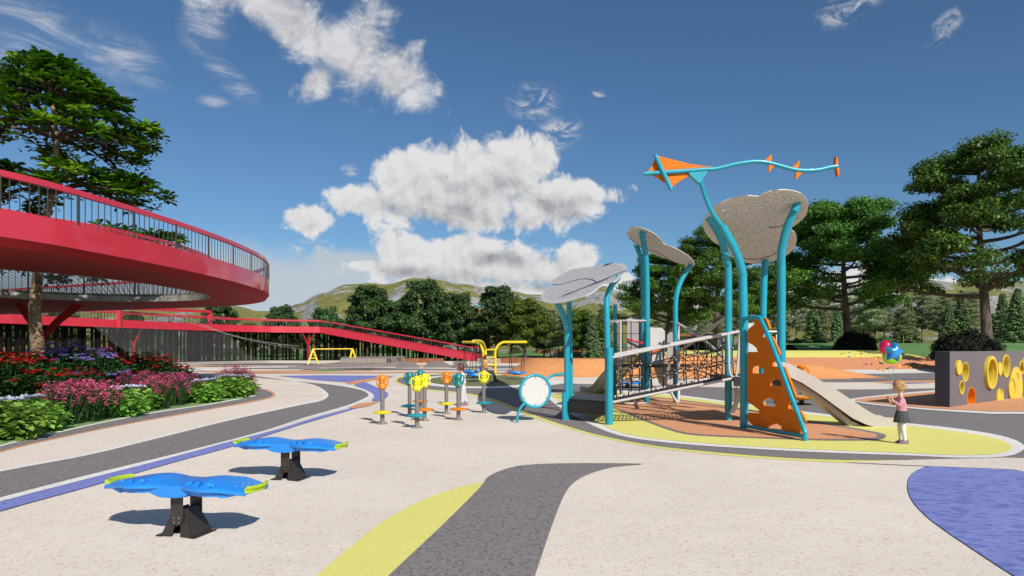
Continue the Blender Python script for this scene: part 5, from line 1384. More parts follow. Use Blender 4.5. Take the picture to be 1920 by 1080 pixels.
carousel(1176, 727, 'blue_plastic', 'c_orange', 'blue spinning seat with an orange centre seen through the rope cage', .78, .5)

# ================================================================= WALL WITH ROUND OPENINGS
zW = lambda x, y: (1460 + x / 4.17, 540 + y / 4.17)
C0 = G(1781.2, 765.4); av = Vector((.774, .634, 0)).normalized(); bv = Vector((-.634, .774, 0)).normalized(); HW, LW, TW = 1.545, 12.5, .37
cw_ = thing('play_wall', 'dark graphite play wall pierced by yellow lined round openings on the orange ground', 'wall', tuple(C0), math.atan2(av.y, av.x))
def wl_(x, y):
    q = on_plane(*zW(x, y), C0, Vector((-bv.x, -bv.y, 0))); return (q - C0).dot(av), q.z
def circ(x, z, r, n=40): return [Vector((x + r * math.cos(2 * math.pi * i / n), 0, z + r * math.sin(2 * math.pi * i / n))) for i in range(n)]
def hole_at(x, y, ry):
    a, z = wl_(x, y); _, z2 = wl_(x, y - ry); return a, z, abs(z2 - z)
H_open = [hole_at(1463, 655, 78), hole_at(1646, 660, 106), hole_at(1774, 610, 80), hole_at(1429, 778, 48)]
rings = [(1, 1.28, .20), (2, 1.16, .03), (3, 1.20, .03)]
arch = [hole_at(1509, 868, 96)]
big = hole_at(1848, 775, 160); half = hole_at(1722, 862, 78)
bumps = [hole_at(1397, 622, 58), hole_at(1718, 632, 51), hole_at(1914, 598, 50)]
extra = [(6.4, 1.0, .2), (7.3, .62, .26), (8.6, 1.05, .22)]
holes_ = [circ(*h) for h in H_open + extra]
# the arch and the two half discs cut the bottom edge
outline_ = [Vector((0, 0, 0))]
def arc(x, z, r, n=20):
    a0 = math.asin(min(1, max(-1, -z / r))) if r > abs(z) else -math.pi / 2
    return [Vector((x + r * math.cos(t), 0, max(0, z + r * math.sin(t)))) for t in [math.pi - a0 + (2 * a0 - math.pi) * i / n for i in range(n + 1)]]
for h in (arch[0],): outline_ += arc(*h)
outline_ += [Vector((LW, 0, 0)), Vector((LW, 0, HW)), Vector((0, 0, HW))]
bm_holes = [l for l in holes_]
wb = MB().slab([outline_] + bm_holes, (0, TW, 0)).build('wall_body', M['cheese_grey'], cw_, angle=30, bevel=.006)
MB().box((-.006, TW / 2, HW / 2), (.012, TW - .01, HW - .01)).build('end_shade_sheet', M['cheese_end_shade'], cw_)  # thin sheet added over the end face, its shade put into the colour
def tube_ring(x, z, r0, r1, y0, y1, name='lining', back=True, mat='cheese_yellow', n=44):
    mb = MB()
    for y, r_ in ((y0, r0), (y0, r1), (y1, r1), (y1, r0)):
        for i in range(n): a = 2 * math.pi * i / n; mb.v.append(Vector((x + r_ * math.cos(a), y, z + r_ * math.sin(a))))
    for k in range(4):
        for i in range(n): mb.face((k * n + i, k * n + (i + 1) % n, ((k + 1) % 4) * n + (i + 1) % n, ((k + 1) % 4) * n + i))
    o = mb.build(name, M[mat], cw_, smooth=True, angle=35)
    if back:
        MB().slab([[Vector((x + r0 * 1.01 * math.cos(2 * math.pi * i / n), y1 - .03, z + r0 * 1.01 * math.sin(2 * math.pi * i / n))) for i in range(n)]], (0, .02, 0)).build('back_disc', M[mat], o)
    return o
for k, (x, z, r_) in enumerate(H_open + extra):
    pro = {0: -.004, 1: -.09, 2: -.03, 3: -.02}.get(k, -.04); ro = {0: 1.0, 1: 1.22, 2: 1.12, 3: 1.15}.get(k, 1.12)
    if pro < -.01: tube_ring(x, z, r_ * .985, r_ * ro, pro, -.001, 'rim_ring', back=False)
    tube_ring(x, z, r_ * .90, r_ * .995, .002, TW - .01)
for x, z, r_ in bumps:
    MB().slab([circ(x, z, r_)], (0, -.06, 0)).build('disc_step', M['cheese_yellow'], cw_, bevel=.01).location = (0, -.001, 0)
x, z, r_ = arch[0]
A_ = arc(x, z, r_ * .995); A2 = arc(x, z, r_ * .93)
mb = MB(); k = len(A_)
for L in (A_, A2):
    for y in (.003, TW - .02):
        for p in L: mb.v.append(Vector((p.x, y, p.z)))
for i in range(k - 1):
    mb.face((i, i + 1, 2 * k + i + 1, 2 * k + i)); mb.face((2 * k + i, 2 * k + i + 1, 3 * k + i + 1, 3 * k + i)); mb.face((k + i, 3 * k + i, 3 * k + i + 1, k + i + 1))
lin_ = mb.build('arch_lining', M['c_orange'], cw_, smooth=True, angle=40)
MB().slab([[Vector((p.x, TW - .04, p.z)) for p in A2]], (0, .02, 0)).build('arch_back', M['c_orange'], lin_)
for (x, z, r_), hs in ((half, [(1722, 825, 40)]), (big, [(1852, 705, 41), (1815, 790, 80)])):
    A_ = arc(x, z, r_); A_ = [Vector((p.x, 0, p.z)) for p in A_]
    hh = [hole_at(*q) for q in hs]
    f_ = MB().slab([A_] + [circ(*q, 28) for q in hh], (0, -.045, 0)).build('half_disc', M['cheese_yellow'], cw_, bevel=.008); f_.location = (0, -.002, 0)
    for q in hh:
        MB().slab([circ(q[0], q[1], q[2] * 1.0, 28)], (0, .012, 0)).build('recess_back', M['cheese_yellow'], f_).location = (0, -.016, 0)

# ================================================================= CLIMBING HOLDS ON THE BIG MOUND
rs = random.Random(12)
dg_hill = bpy.data.objects['hill_mound']
bpy.context.view_layer.update()
hm = []
for kname, kmat in (('c_orange', 'c_orange'), ('lime', 'lime'), ('black', 'black'), ('blue', 'violet'), ('y', 'c_yellow'), ('r', 'red')):
    mb = MB(); mb.ellipsoid((0, 0, .02), (.22, .15, .12), 9, 6)
    for v in mb.v: v *= 1 + .18 * noise.noise(Vector(v) * 9 + Vector((len(hm), 0, 0)))
    o = mb.build('climbing_hold', M[kmat], smooth=True); hm.append(o)
spots = [(1578, 664), (1584, 663), (1592, 661), (1592, 669), (1606, 668), (1615, 664), (1616, 673), (1602, 675), (1624, 683), (1620, 686), (1641, 673), (1647, 671), (1640, 669), (1651, 679), (1652, 682), (1674, 671), (1681, 680), (1634, 684), (1648, 694), (1657, 695), (1664, 692), (1670, 689), (1686, 687), (1695, 686), (1706, 690), (1705, 684), (1712, 683), (1716, 681), (1724, 688), (1735, 685), (1630, 664), (1666, 676)]
from mathutils.bvhtree import BVHTree
bvh = BVHTree.FromObject(dg_hill, bpy.context.evaluated_depsgraph_get())
cnames = ['orange', 'lime', 'black', 'violet', 'yellow', 'red']; used = set()
for i, (px, py) in enumerate(spots):
    r_ = Vector(((px - 960) / F, 1, (HY - py) / F)).normalized()
    hit, nn, _, _ = bvh.ray_cast(Vector((0, 0, EYE)), r_)
    if hit is None: continue
    c = i % 6
    o = hm[c] if c not in used else hm[c].copy()
    if c in used: COL.objects.link(o)
    used.add(c); o.location = hit + Vector((0, 0, .0)); s_ = rs.uniform(.45, .75); o.scale = (s_, s_, s_); o.rotation_euler = (nn.y * -.6, nn.x * .6, rs.uniform(0, 6))
    tag(o, f'small {cnames[c]} climbing hold bolted to the banded mound behind the girl', 'climbing hold', f'{cnames[c]} climbing holds on the mound')

# ================================================================= BALLOONS
HAND = P(1668.5, 741.5, 11.40)
zB = lambda x, y: (1460 + x / 5.143, 640 + y / 5.143)
def balloon(kind, cx, cy, d, mat, label, w, h, rot=0.0, turn=0.0):
    c = P(*zB(cx, cy), d); t = thing('balloon', label, 'balloon', tuple(c)); t['group'] = 'foil balloons'
    mb = MB(); n, k = 60, 10
    def rad(a):
        if kind != 'star': return 1.0
        f_ = ((a - math.pi / 2 - rot) / (2 * math.pi / 5)) % 1.0; f_ = abs(f_ - .5) * 2     # 1 at a point, 0 in a notch
        return .56 + .50 * f_ ** 1.5
    base = []
    for j in range(-k, k + 1):
        t_ = j / k; s_ = math.sqrt(max(0, 1 - abs(t_) ** 2.2)) if kind == 'star' else math.cos(t_ * math.pi / 2)
        row = []
        for i in range(n):
            a = 2 * math.pi * i / n; r_ = rad(a) if kind == 'star' else 1.0
            soft = s_ * (r_ if abs(t_) < .98 else r_ * .9)
            if kind == 'star': soft = s_ ** (1 + .8 * abs(t_)) * (r_ * (1 - abs(t_)) + .6 * abs(t_))
            row.append(len(mb.v)); mb.v.append(Vector((w * soft * math.cos(a), .10 * (math.sin(t_ * math.pi / 2)), h * soft * math.sin(a))))
        base.append(row)
    for a, b_ in zip(base, base[1:]):
        for i in range(n): mb.face((a[i], a[(i + 1) % n], b_[(i + 1) % n], b_[i]))
    e = mb.build('envelope', M[mat], t, smooth=True, angle=80); e.rotation_euler = (0, 0, turn)
    MB().tube(smooth_loop([Vector((0, 0, -h * .9)), Vector((.0, 0, -h * 1.3)), (HAND - c) * .5 + Vector((.02, 0, 0)), HAND - c], 5, False), .0022, 4).build('string', M['greyrope'], t)
    return t
M['foil_blue'] = paint('blue_foil', (.03, .28, .66), .22, .05, 6, .05, .35, .3)
M['foil_red'] = paint('crimson_foil', (.75, .01, .09), .2, .05, 6, .05, .3, .3)
M['foil_green'] = paint('lime_foil', (.36, .72, .02), .22, .05, 6, .05, .3, .3)
balloon('star', 1108, 105, 11.2, 'foil_blue', 'blue star shaped foil balloon in front of the other two', .165, .17, -.12, .15)
balloon('round', 1026, 55, 11.45, 'foil_red', 'crimson foil balloon behind the upper tip of the blue star', .085, .118, 0, .55)
balloon('round', 1093, 150, 11.55, 'foil_green', 'round lime green foil balloon peeping out below the blue star', .16, .125, 0, 0)
# ================================================================= PEOPLE
def skin_mesh(name, verts, edges, radii, mat, parent, sub=2, loc=None, root=0):
    me = bpy.data.meshes.new(name); me.from_pydata([tuple(v) for v in verts], edges, []); me.materials.append(mat)
    o = bpy.data.objects.new(name, me); COL.objects.link(o)
    sk = o.modifiers.new('skin', 'SKIN'); sk.use_smooth_shade = True; sk.branch_smoothing = .3
    sv = me.skin_vertices[0].data
    for i, r_ in enumerate(radii):
        sv[i].radius = (r_, r_) if not isinstance(r_, tuple) else r_
        sv[i].use_root = (i == root)
    ss = o.modifiers.new('sub', 'SUBSURF'); ss.levels = sub; ss.render_levels = sub
    o.parent = parent; return o
class Sk:
    def __init__(s): s.v = []; s.e = []; s.r = []
    def add(s, p, r_, to=None):
        s.v.append(Vector(p)); s.r.append(r_)
        if to is not None: s.e.append((to, len(s.v) - 1))
        return len(s.v) - 1
    def chain(s, start, pts):
        k = start
        for p, r_ in pts: k = s.add(p, r_, k)
        return k
def hand(s, wrist, pos, dirn, up, k=1.0, curl=.5, thumb=None):
    """palm and five fingers, for a child's hand scaled by k"""
    d = Vector(dirn).normalized(); u = Vector(up); u = (u - d * u.dot(d)).normalized(); w = d.cross(u)
    pos = Vector(pos); palm = s.add(pos + d * .030 * k, (.017 * k, .012 * k), wrist)
    for i, ln in enumerate((.030, .036, .034, .026)):
        off = (i - 1.5) * .0125 * k
        a = s.add(pos + d * .052 * k + w * off, .0062 * k, palm)
        b_ = s.add(pos + d * (.052 + ln * .5) * k + w * off * 1.1 + u * curl * .010 * k, .0055 * k, a)
        s.add(pos + d * (.052 + ln * (1 - .35 * curl)) * k + w * off * 1.1 + u * curl * .026 * k, .0045 * k, b_)
    t = s.add(pos + d * .026 * k + w * -.022 * k + u * .006 * k, .0068 * k, palm)
    s.add(pos + d * .048 * k + w * -.032 * k + u * .014 * k, .0055 * k, t)
def head_mesh(parent, c, k, yaw, pitch, mat, bodyname=None):
    """small head with brow, nose, mouth, chin and ears, as extra volume merged in one mesh"""
    rot = Matrix.Rotation(yaw, 3, 'Z') @ Matrix.Rotation(pitch, 3, 'X')
    mb = MB(); n, q = 28, 20; base = len(mb.v)
    for i in range(q + 1):
        th = math.pi * i / q
        for j in range(n):
            ph = 2 * math.pi * j / n
            x, y, z = math.sin(th) * math.cos(ph), math.sin(th) * math.sin(ph), math.cos(th)
            # local: -y is the face
            jaw = 1 - .22 * sm(-z, .1, 1.0)
            X = x * .073 * jaw; Y = y * .090 * (1 - .08 * sm(-z, .2, 1)); Z_ = z * .105
            fr = max(0, -y)
            nose = math.exp(-((x / .16) ** 2) - ((z + .12) / .20) ** 2) * (fr > .5)
            Y -= nose * .017
            Y -= .006 * math.exp(-((x / .3) ** 2) - ((z + .50) / .10) ** 2) * (fr > .4)      # lips
            Y -= .008 * math.exp(-((x / .3) ** 2) - ((z + .80) / .16) ** 2) * (fr > .2)      # chin
            for s_ in (-1, 1): Y += .007 * math.exp(-(((x - s_ * .38) / .16) ** 2) - ((z - .06) / .11) ** 2) * (fr > .4)   # eye sockets
            Y -= .004 * math.exp(-((x / .6) ** 2) - ((z - .26) / .10) ** 2) * (fr > .4)
            mb.v.append(Vector(c) + rot @ (Vector((X, Y, Z_)) * k))
    for i in range(q):
        for j in range(n):
            a = base + i * n + j; b_ = base + i * n + (j + 1) % n; mb.face((a, a + n, b_ + n, b_))
    for s_ in (-1, 1): mb.ellipsoid(Vector(c) + rot @ (Vector((s_ * .073, .008, -.006)) * k), (.010 * k, .020 * k, .026 * k), 10, 8, rot)
    o = mb.build('head', mat, parent, smooth=True, angle=80)
    return o, rot
def face_bits(parent, c, k, rot, hair):
    for s_ in (-1, 1):
        MB().ellipsoid(Vector(c) + rot @ (Vector((s_ * .028, -.078, .006)) * k), (.0095 * k, .005 * k, .006 * k), 10, 6, rot).build('eye', M['bar'], parent, smooth=True)
        MB().ellipsoid(Vector(c) + rot @ (Vector((s_ * .028, -.086, .026)) * k), (.014 * k, .004 * k, .003 * k), 10, 6, rot).build('eyebrow', hair, parent, smooth=True)
    MB().ellipsoid(Vector(c) + rot @ (Vector((0, -.088, -.052)) * k), (.016 * k, .005 * k, .0045 * k), 10, 6, rot).build('mouth', M['pink_cloth'], parent, smooth=True)
def hair_cap(parent, c, k, rot, mat, low=-.35, front=.35, puff=1.12, name='hair', fringe=.0):
    mb = MB(); n, q = 36, 16
    for i in range(q + 1):
        for j in range(n):
            ph = 2 * math.pi * j / n; y_ = math.sin(ph)
            lim = math.acos(max(-1, min(1, (low if y_ > -.35 else low + (front - low) * sm(-y_, .35, .75)))))
            th = lim * i / q
            x, y, z = math.sin(th) * math.cos(ph), math.sin(th) * math.sin(ph), math.cos(th)
            nz = 1 + .035 * noise.noise(Vector((x * 4, y * 4, z * 9))) + .02 * math.sin(ph * 14 + z * 6)
            mb.v.append(Vector(c) + rot @ (Vector((x * .077 * nz, y * .095 * nz + .004, z * .110 * nz)) * k * puff))
    for i in range(q):
        for j in range(n):
            a = i * n + j; b_ = i * n + (j + 1) % n; mb.face((a, a + n, b_ + n, b_))
    o = mb.build(name, mat, parent, smooth=True, angle=80)
    so = o.modifiers.new('thick', 'SOLIDIFY'); so.thickness = .008 * k; so.offset = -1
    return o
def lathe_cloth(parent, name, mat, rings, n=40, pleat=0.0, np_=12, open_=True):
    """rings: (centre, rx, ry) from top to bottom"""
    mb = MB(); k = len(rings)
    for i, (c, rx, ry) in enumerate(rings):
        for j in range(n):
            a = 2 * math.pi * j / n; f_ = 1 + pleat * (i / (k - 1)) * math.sin(a * np_)
            mb.v.append(Vector((c[0] + rx * f_ * math.cos(a), c[1] + ry * f_ * math.sin(a), c[2])))
    for i in range(k - 1):
        for j in range(n): mb.face((i * n + j, i * n + (j + 1) % n, (i + 1) * n + (j + 1) % n, (i + 1) * n + j))
    mb.face(list(range(n))[::-1])
    return mb.build(name, mat, parent, smooth=True, angle=60)
def shoe(parent, p, ang, k, mat=None):
    m_ = mat or M['shoe']; rot = Matrix.Rotation(ang, 3, 'Z'); mb = MB(); n = 20
    prof = [(0, .0), (.012, .004)]
    L = []
    for i in range(n):
        a = 2 * math.pi * i / n; x = .034 * math.cos(a) * (1 + .1 * math.sin(-a)); y = -.045 + .088 * math.sin(a); L.append((x, y))
    for z, s_, dy in ((0, .98, 0), (.012, 1.02, 0), (.02, 1.0, 0), (.045, .86, .008), (.062, .62, .028), (.085, .50, .040)):
        for x, y in L: mb.v.append(Vector(p) + rot @ (Vector((x * s_, (y + .045) * s_ - .045 + dy, z)) * k))
    r_ = 6
    for i in range(r_ - 1):
        for j in range(n): mb.face((i * n + j, i * n + (j + 1) % n, (i + 1) * n + (j + 1) % n, (i + 1) * n + j))
    mb.face(list(range(n))[::-1]); mb.face(range((r_ - 1) * n, r_ * n))
    return mb.build('shoe', m_, parent, smooth=True, angle=60)

# ---- girl, about 1.12 m, looking up at the balloons to the left and slightly away from us
gq = G(1690, 833.5); g = thing('person', 'small girl in pink jumper and dark skirt, back half turned, arm raised under the balloons', 'person', tuple(gq))
fa = R(-118)             # the face points along (-x, +y small)
def gl(x, y, z): return Vector((x, y, z))
s = Sk()
pel = s.add((0.0, 0, .50), (.075, .065)); wa = s.add((.0, 0, .60), (.070, .058), pel); ch = s.add((-.01, .0, .73), (.085, .062), wa); nk = s.add((-.012, .0, .835), .034, ch); nk2 = s.add((-.02, .0, .875), .032, nk)
s.add((-.025, 0, .93), .045, nk2)
for sgn, fx, fy in ((-1, .035, -.035), (1, .02, .055)):
    hp_ = s.add((.01, sgn * .045, .47), .056, pel); kn_ = s.add((-.005 + fx * .3, sgn * .048 + fy * .1, .265), .038, hp_); cf = s.add((fx * .6, sgn * .045 + fy * .3, .16), .033, kn_); an = s.add((fx, sgn * .04 + fy * .5, .065), .023, cf)
# raised right arm (towards us), forearm up; other arm also lifted behind
sh = s.add((-.02, -.085, .775), .036, ch); el = s.add((-.075, -.125, .655), .028, sh); wr = s.add((-.155, -.075, .735), .019, el)
hand(s, wr, (-.165, -.068, .752), (-.35, .1, .9), (.6, -.5, .3), 1.0, .7)
sh2 = s.add((-.015, .085, .775), .036, ch); el2 = s.add((-.06, .13, .665), .028, sh2); wr2 = s.add((-.15, .07, .72), .019, el2)
hand(s, wr2, (-.16, .06, .735), (-.5, -.1, .8), (.5, .5, .3), 1.0, .7)
body = skin_mesh('body', s.v, s.e, s.r, M['skin'], g)
hc = Vector((-.035, 0, .965)); hd, hrot = head_mesh(g, hc, 1.0, R(-90) + R(-12), R(12), M['skin'])
hd.name = 'head'; face_bits(hd, hc, 1.0, hrot, M['hair_blond'])
hr = hair_cap(g, hc, 1.0, hrot, M['hair_blond'], -.42, .42, 1.14)
for x, y, z, r_ in ((-.072, .012, .035, .034), (.070, .035, .035, .034)):
    q_ = hc + hrot @ Vector((x, y, z)); mb = MB(); mb.torus(q_, r_ * .62, r_ * .42, hrot @ Matrix.Rotation(R(90), 3, 'Y'), 18, 8); mb.build('hair_bun', M['hair_blond'], hr, smooth=True)
mb = MB(); mb.ellipsoid(hc + hrot @ Vector((0, .085, .055)), (.03, .028, .024), 12, 8); mb.build('hair_bun', M['hair_blond'], hr, smooth=True)
# jumper: loose body and sleeves grown the same way
j = Sk(); a0_ = j.add((.005, 0, .49), (.106, .092)); a1_ = j.add((.005, 0, .60), (.088, .076), a0_); a2_ = j.add((-.008, 0, .71), (.094, .070), a1_); a3_ = j.add((-.012, 0, .79), (.078, .052), a2_); j.add((-.016, 0, .842), .045, a3_)
x = j.chain(a2_, [((-.02, -.088, .775), .048), ((-.075, -.127, .655), .040), ((-.145, -.082, .725), .030)])
x = j.chain(a2_, [((-.015, .088, .775), .048), ((-.06, .132, .665), .040), ((-.14, .077, .712), .030)])
skin_mesh('jumper', j.v, j.e, j.r, M['pink_cloth'], g)
lathe_cloth(g, 'skirt', M['denim'], [((.004, 0, .57), .082, .075), ((.004, 0, .52), .098, .09), ((.006, 0, .46), .112, .104), ((.008, 0, .40), .124, .116), ((.01, 0, .375), .128, .12)], pleat=.07, np_=11)
for sgn, fx, fy in ((-1, .035, -.035), (1, .02, .055)):
    tt = Sk(); b0_ = tt.add((.01, sgn * .045, .47), .060); b1_ = tt.add((-.005 + fx * .3, sgn * .048 + fy * .1, .265), .042, b0_); b2_ = tt.add((fx * .6, sgn * .045 + fy * .3, .16), .037, b1_); tt.add((fx, sgn * .04 + fy * .5, .06), .027, b2_)
    skin_mesh('tights', tt.v, tt.e, tt.r, M['white_cloth'], g)
    shoe(g, (fx + .02, sgn * .04 + fy * .5, 0), R(-90) + R(6 * sgn), 1.0)
g.rotation_euler = (0, 0, R(-8))

# ---- boy standing with bowed head behind the posts, about 1.25 m
bq = G(868, 761); b_ = thing('person', 'boy in a white top and pale trousers, head bowed behind the teal play post', 'person', tuple(bq))
k = 1.12; s = Sk()
pel = s.add((0.02, 0, .52 * k), (.078 * k, .068 * k)); wa = s.add((.015, 0, .62 * k), .068 * k, pel); ch = s.add((-.01, 0, .76 * k), (.088 * k, .066 * k), wa); nk = s.add((-.035, 0, .86 * k), .034 * k, ch); s.add((-.06, 0, .91 * k), .038 * k, nk)
for sgn, fx in ((-1, -.02), (1, .08)):
    s.chain(pel, [((.02, sgn * .05 * k, .49 * k), .058 * k), ((.0 + fx * .4, sgn * .055 * k, .28 * k), .042 * k), ((fx, sgn * .05 * k, .07 * k), .026 * k)])
wr = s.chain(ch, [((-.01, -.10 * k, .80 * k), .036 * k), ((.01, -.14 * k, .66 * k), .028 * k), ((-.10, -.11 * k, .60 * k), .020 * k)])
hand(s, wr, (-.115, -.105 * k, .59 * k), (-.9, .1, -.2), (0, 0, 1), 1.1, .5)
wr = s.chain(ch, [((-.01, .10 * k, .80 * k), .036 * k), ((.0, .14 * k, .66 * k), .028 * k), ((-.11, .10 * k, .62 * k), .020 * k)])
hand(s, wr, (-.125, .095 * k, .61 * k), (-.9, -.1, -.2), (0, 0, 1), 1.1, .5)
skin_mesh('body', s.v, s.e, s.r, M['skin'], b_)
hc = Vector((-.082, 0, .968 * k)); hd, hrot = head_mesh(b_, hc, 1.1, R(-90), R(-24), M['skin']); face_bits(hd, hc, 1.1, hrot, M['hair_brown'])
hair_cap(b_, hc, 1.1, hrot, M['hair_brown'], -.30, .38, 1.13)
j = Sk(); a0_ = j.add((.02, 0, .53 * k), (.10 * k, .085 * k)); a1_ = j.add((.012, 0, .62 * k), (.092 * k, .08 * k), a0_); a2_ = j.add((-.01, 0, .74 * k), (.098 * k, .076 * k), a1_); a3_ = j.add((-.025, 0, .83 * k), .06 * k, a2_); j.add((-.038, 0, .865 * k), .044 * k, a3_)
j.chain(a2_, [((-.01, -.10 * k, .80 * k), .050 * k), ((.01, -.142 * k, .66 * k), .041 * k), ((-.08, -.118 * k, .612 * k), .031 * k)])
j.chain(a2_, [((-.01, .10 * k, .80 * k), .050 * k), ((.0, .142 * k, .66 * k), .041 * k), ((-.09, .108 * k, .628 * k), .031 * k)])
skin_mesh('hooded_top', j.v, j.e, j.r, M['white_cloth'], b_)
for sgn, fx in ((-1, -.02), (1, .08)):
    tt = Sk(); b0_ = tt.add((.02, sgn * .048 * k, .53 * k), .068 * k); b1_ = tt.add((.0 + fx * .4, sgn * .055 * k, .28 * k), .056 * k, b0_); tt.add((fx, sgn * .05 * k, .075 * k), .044 * k, b1_)
    skin_mesh('trouser_leg', tt.v, tt.e, tt.r, M['lightpants'], b_)
    shoe(b_, (fx + .01, sgn * .05 * k, 0), R(-90), 1.25)

# ---- man sitting on the edge of a disc swing, facing right
mq = G(910, 716); m_ = thing('person', 'seated man in an orange jacket and dark trousers holding a device by the yellow frame', 'person', tuple(mq), R(-10))
s = Sk(); pel = s.add((-.05, 0, .50), (.12, .11)); wa = s.add((-.07, 0, .66), (.11, .095), pel); ch = s.add((-.06, 0, .86), (.13, .10), wa); nk = s.add((-.03, 0, 1.02), .05, ch); s.add((0.0, 0, 1.08), .055, nk)
for sgn in (-1, 1):
    s.chain(pel, [((.02, sgn * .09, .48), .085), ((.36, sgn * .12, .50), .062), ((.47, sgn * .11, .24), .05), ((.50, sgn * .10, .08), .038)])
    wr = s.chain(ch, [((-.05, sgn * .17, .94), .055), ((.02, sgn * .22, .70), .044), ((.24, sgn * .09, .68), .030)])
    hand(s, wr, (.26, sgn * .08, .68), (.9, -sgn * .3, .1), (0, 0, 1), 1.8, .7)
skin_mesh('body', s.v, s.e, s.r, M['skin'], m_)
hc = Vector((.035, 0, 1.19)); hd, hrot = head_mesh(m_, hc, 1.15, R(90), R(-18), M['skin']); face_bits(hd, hc, 1.15, hrot, M['hair_brown'])
hair_cap(m_, hc, 1.15, hrot, M['hair_brown'], -.25, .40, 1.13)
j = Sk(); a0_ = j.add((-.06, 0, .47), (.145, .135)); a1_ = j.add((-.07, 0, .62), (.14, .125), a0_); a2_ = j.add((-.06, 0, .84), (.15, .12), a1_); a3_ = j.add((-.045, 0, .97), (.10, .08), a2_); j.add((-.025, 0, 1.03), .065, a3_)
for sgn in (-1, 1): j.chain(a2_, [((-.05, sgn * .175, .94), .078), ((.02, sgn * .225, .70), .066), ((.19, sgn * .12, .68), .048)])
skin_mesh('jacket', j.v, j.e, j.r, M['orange_cloth'], m_)
for sgn in (-1, 1):
    tt = Sk(); tt.chain(tt.add((-.06, sgn * .07, .49), .115), [((.06, sgn * .095, .49), .10), ((.36, sgn * .12, .50), .078), ((.47, sgn * .11, .26), .066), ((.50, sgn * .10, .09), .056)])
    skin_mesh('trouser_leg', tt.v, tt.e, tt.r, M['dark_cloth'], m_)
    shoe(m_, (.50, sgn * .10, 0), R(90), 1.7, M['dark_cloth'])
MB().box((.38, 0, .70), (.16, .20, .02), Matrix.Rotation(R(-25), 3, 'Y')).build('handheld_device', M['black'], m_, bevel=.004)
st = tag(MB().slab([circ(0, 0, .22, 20)], (0, .40, 0)).build('stool', M['stone'], bevel=.01), 'small round stone stool under the seated man', 'stool')
st.rotation_euler = (R(90), 0, 0); st.location = mq + Vector((-.07, 0, .40)) 
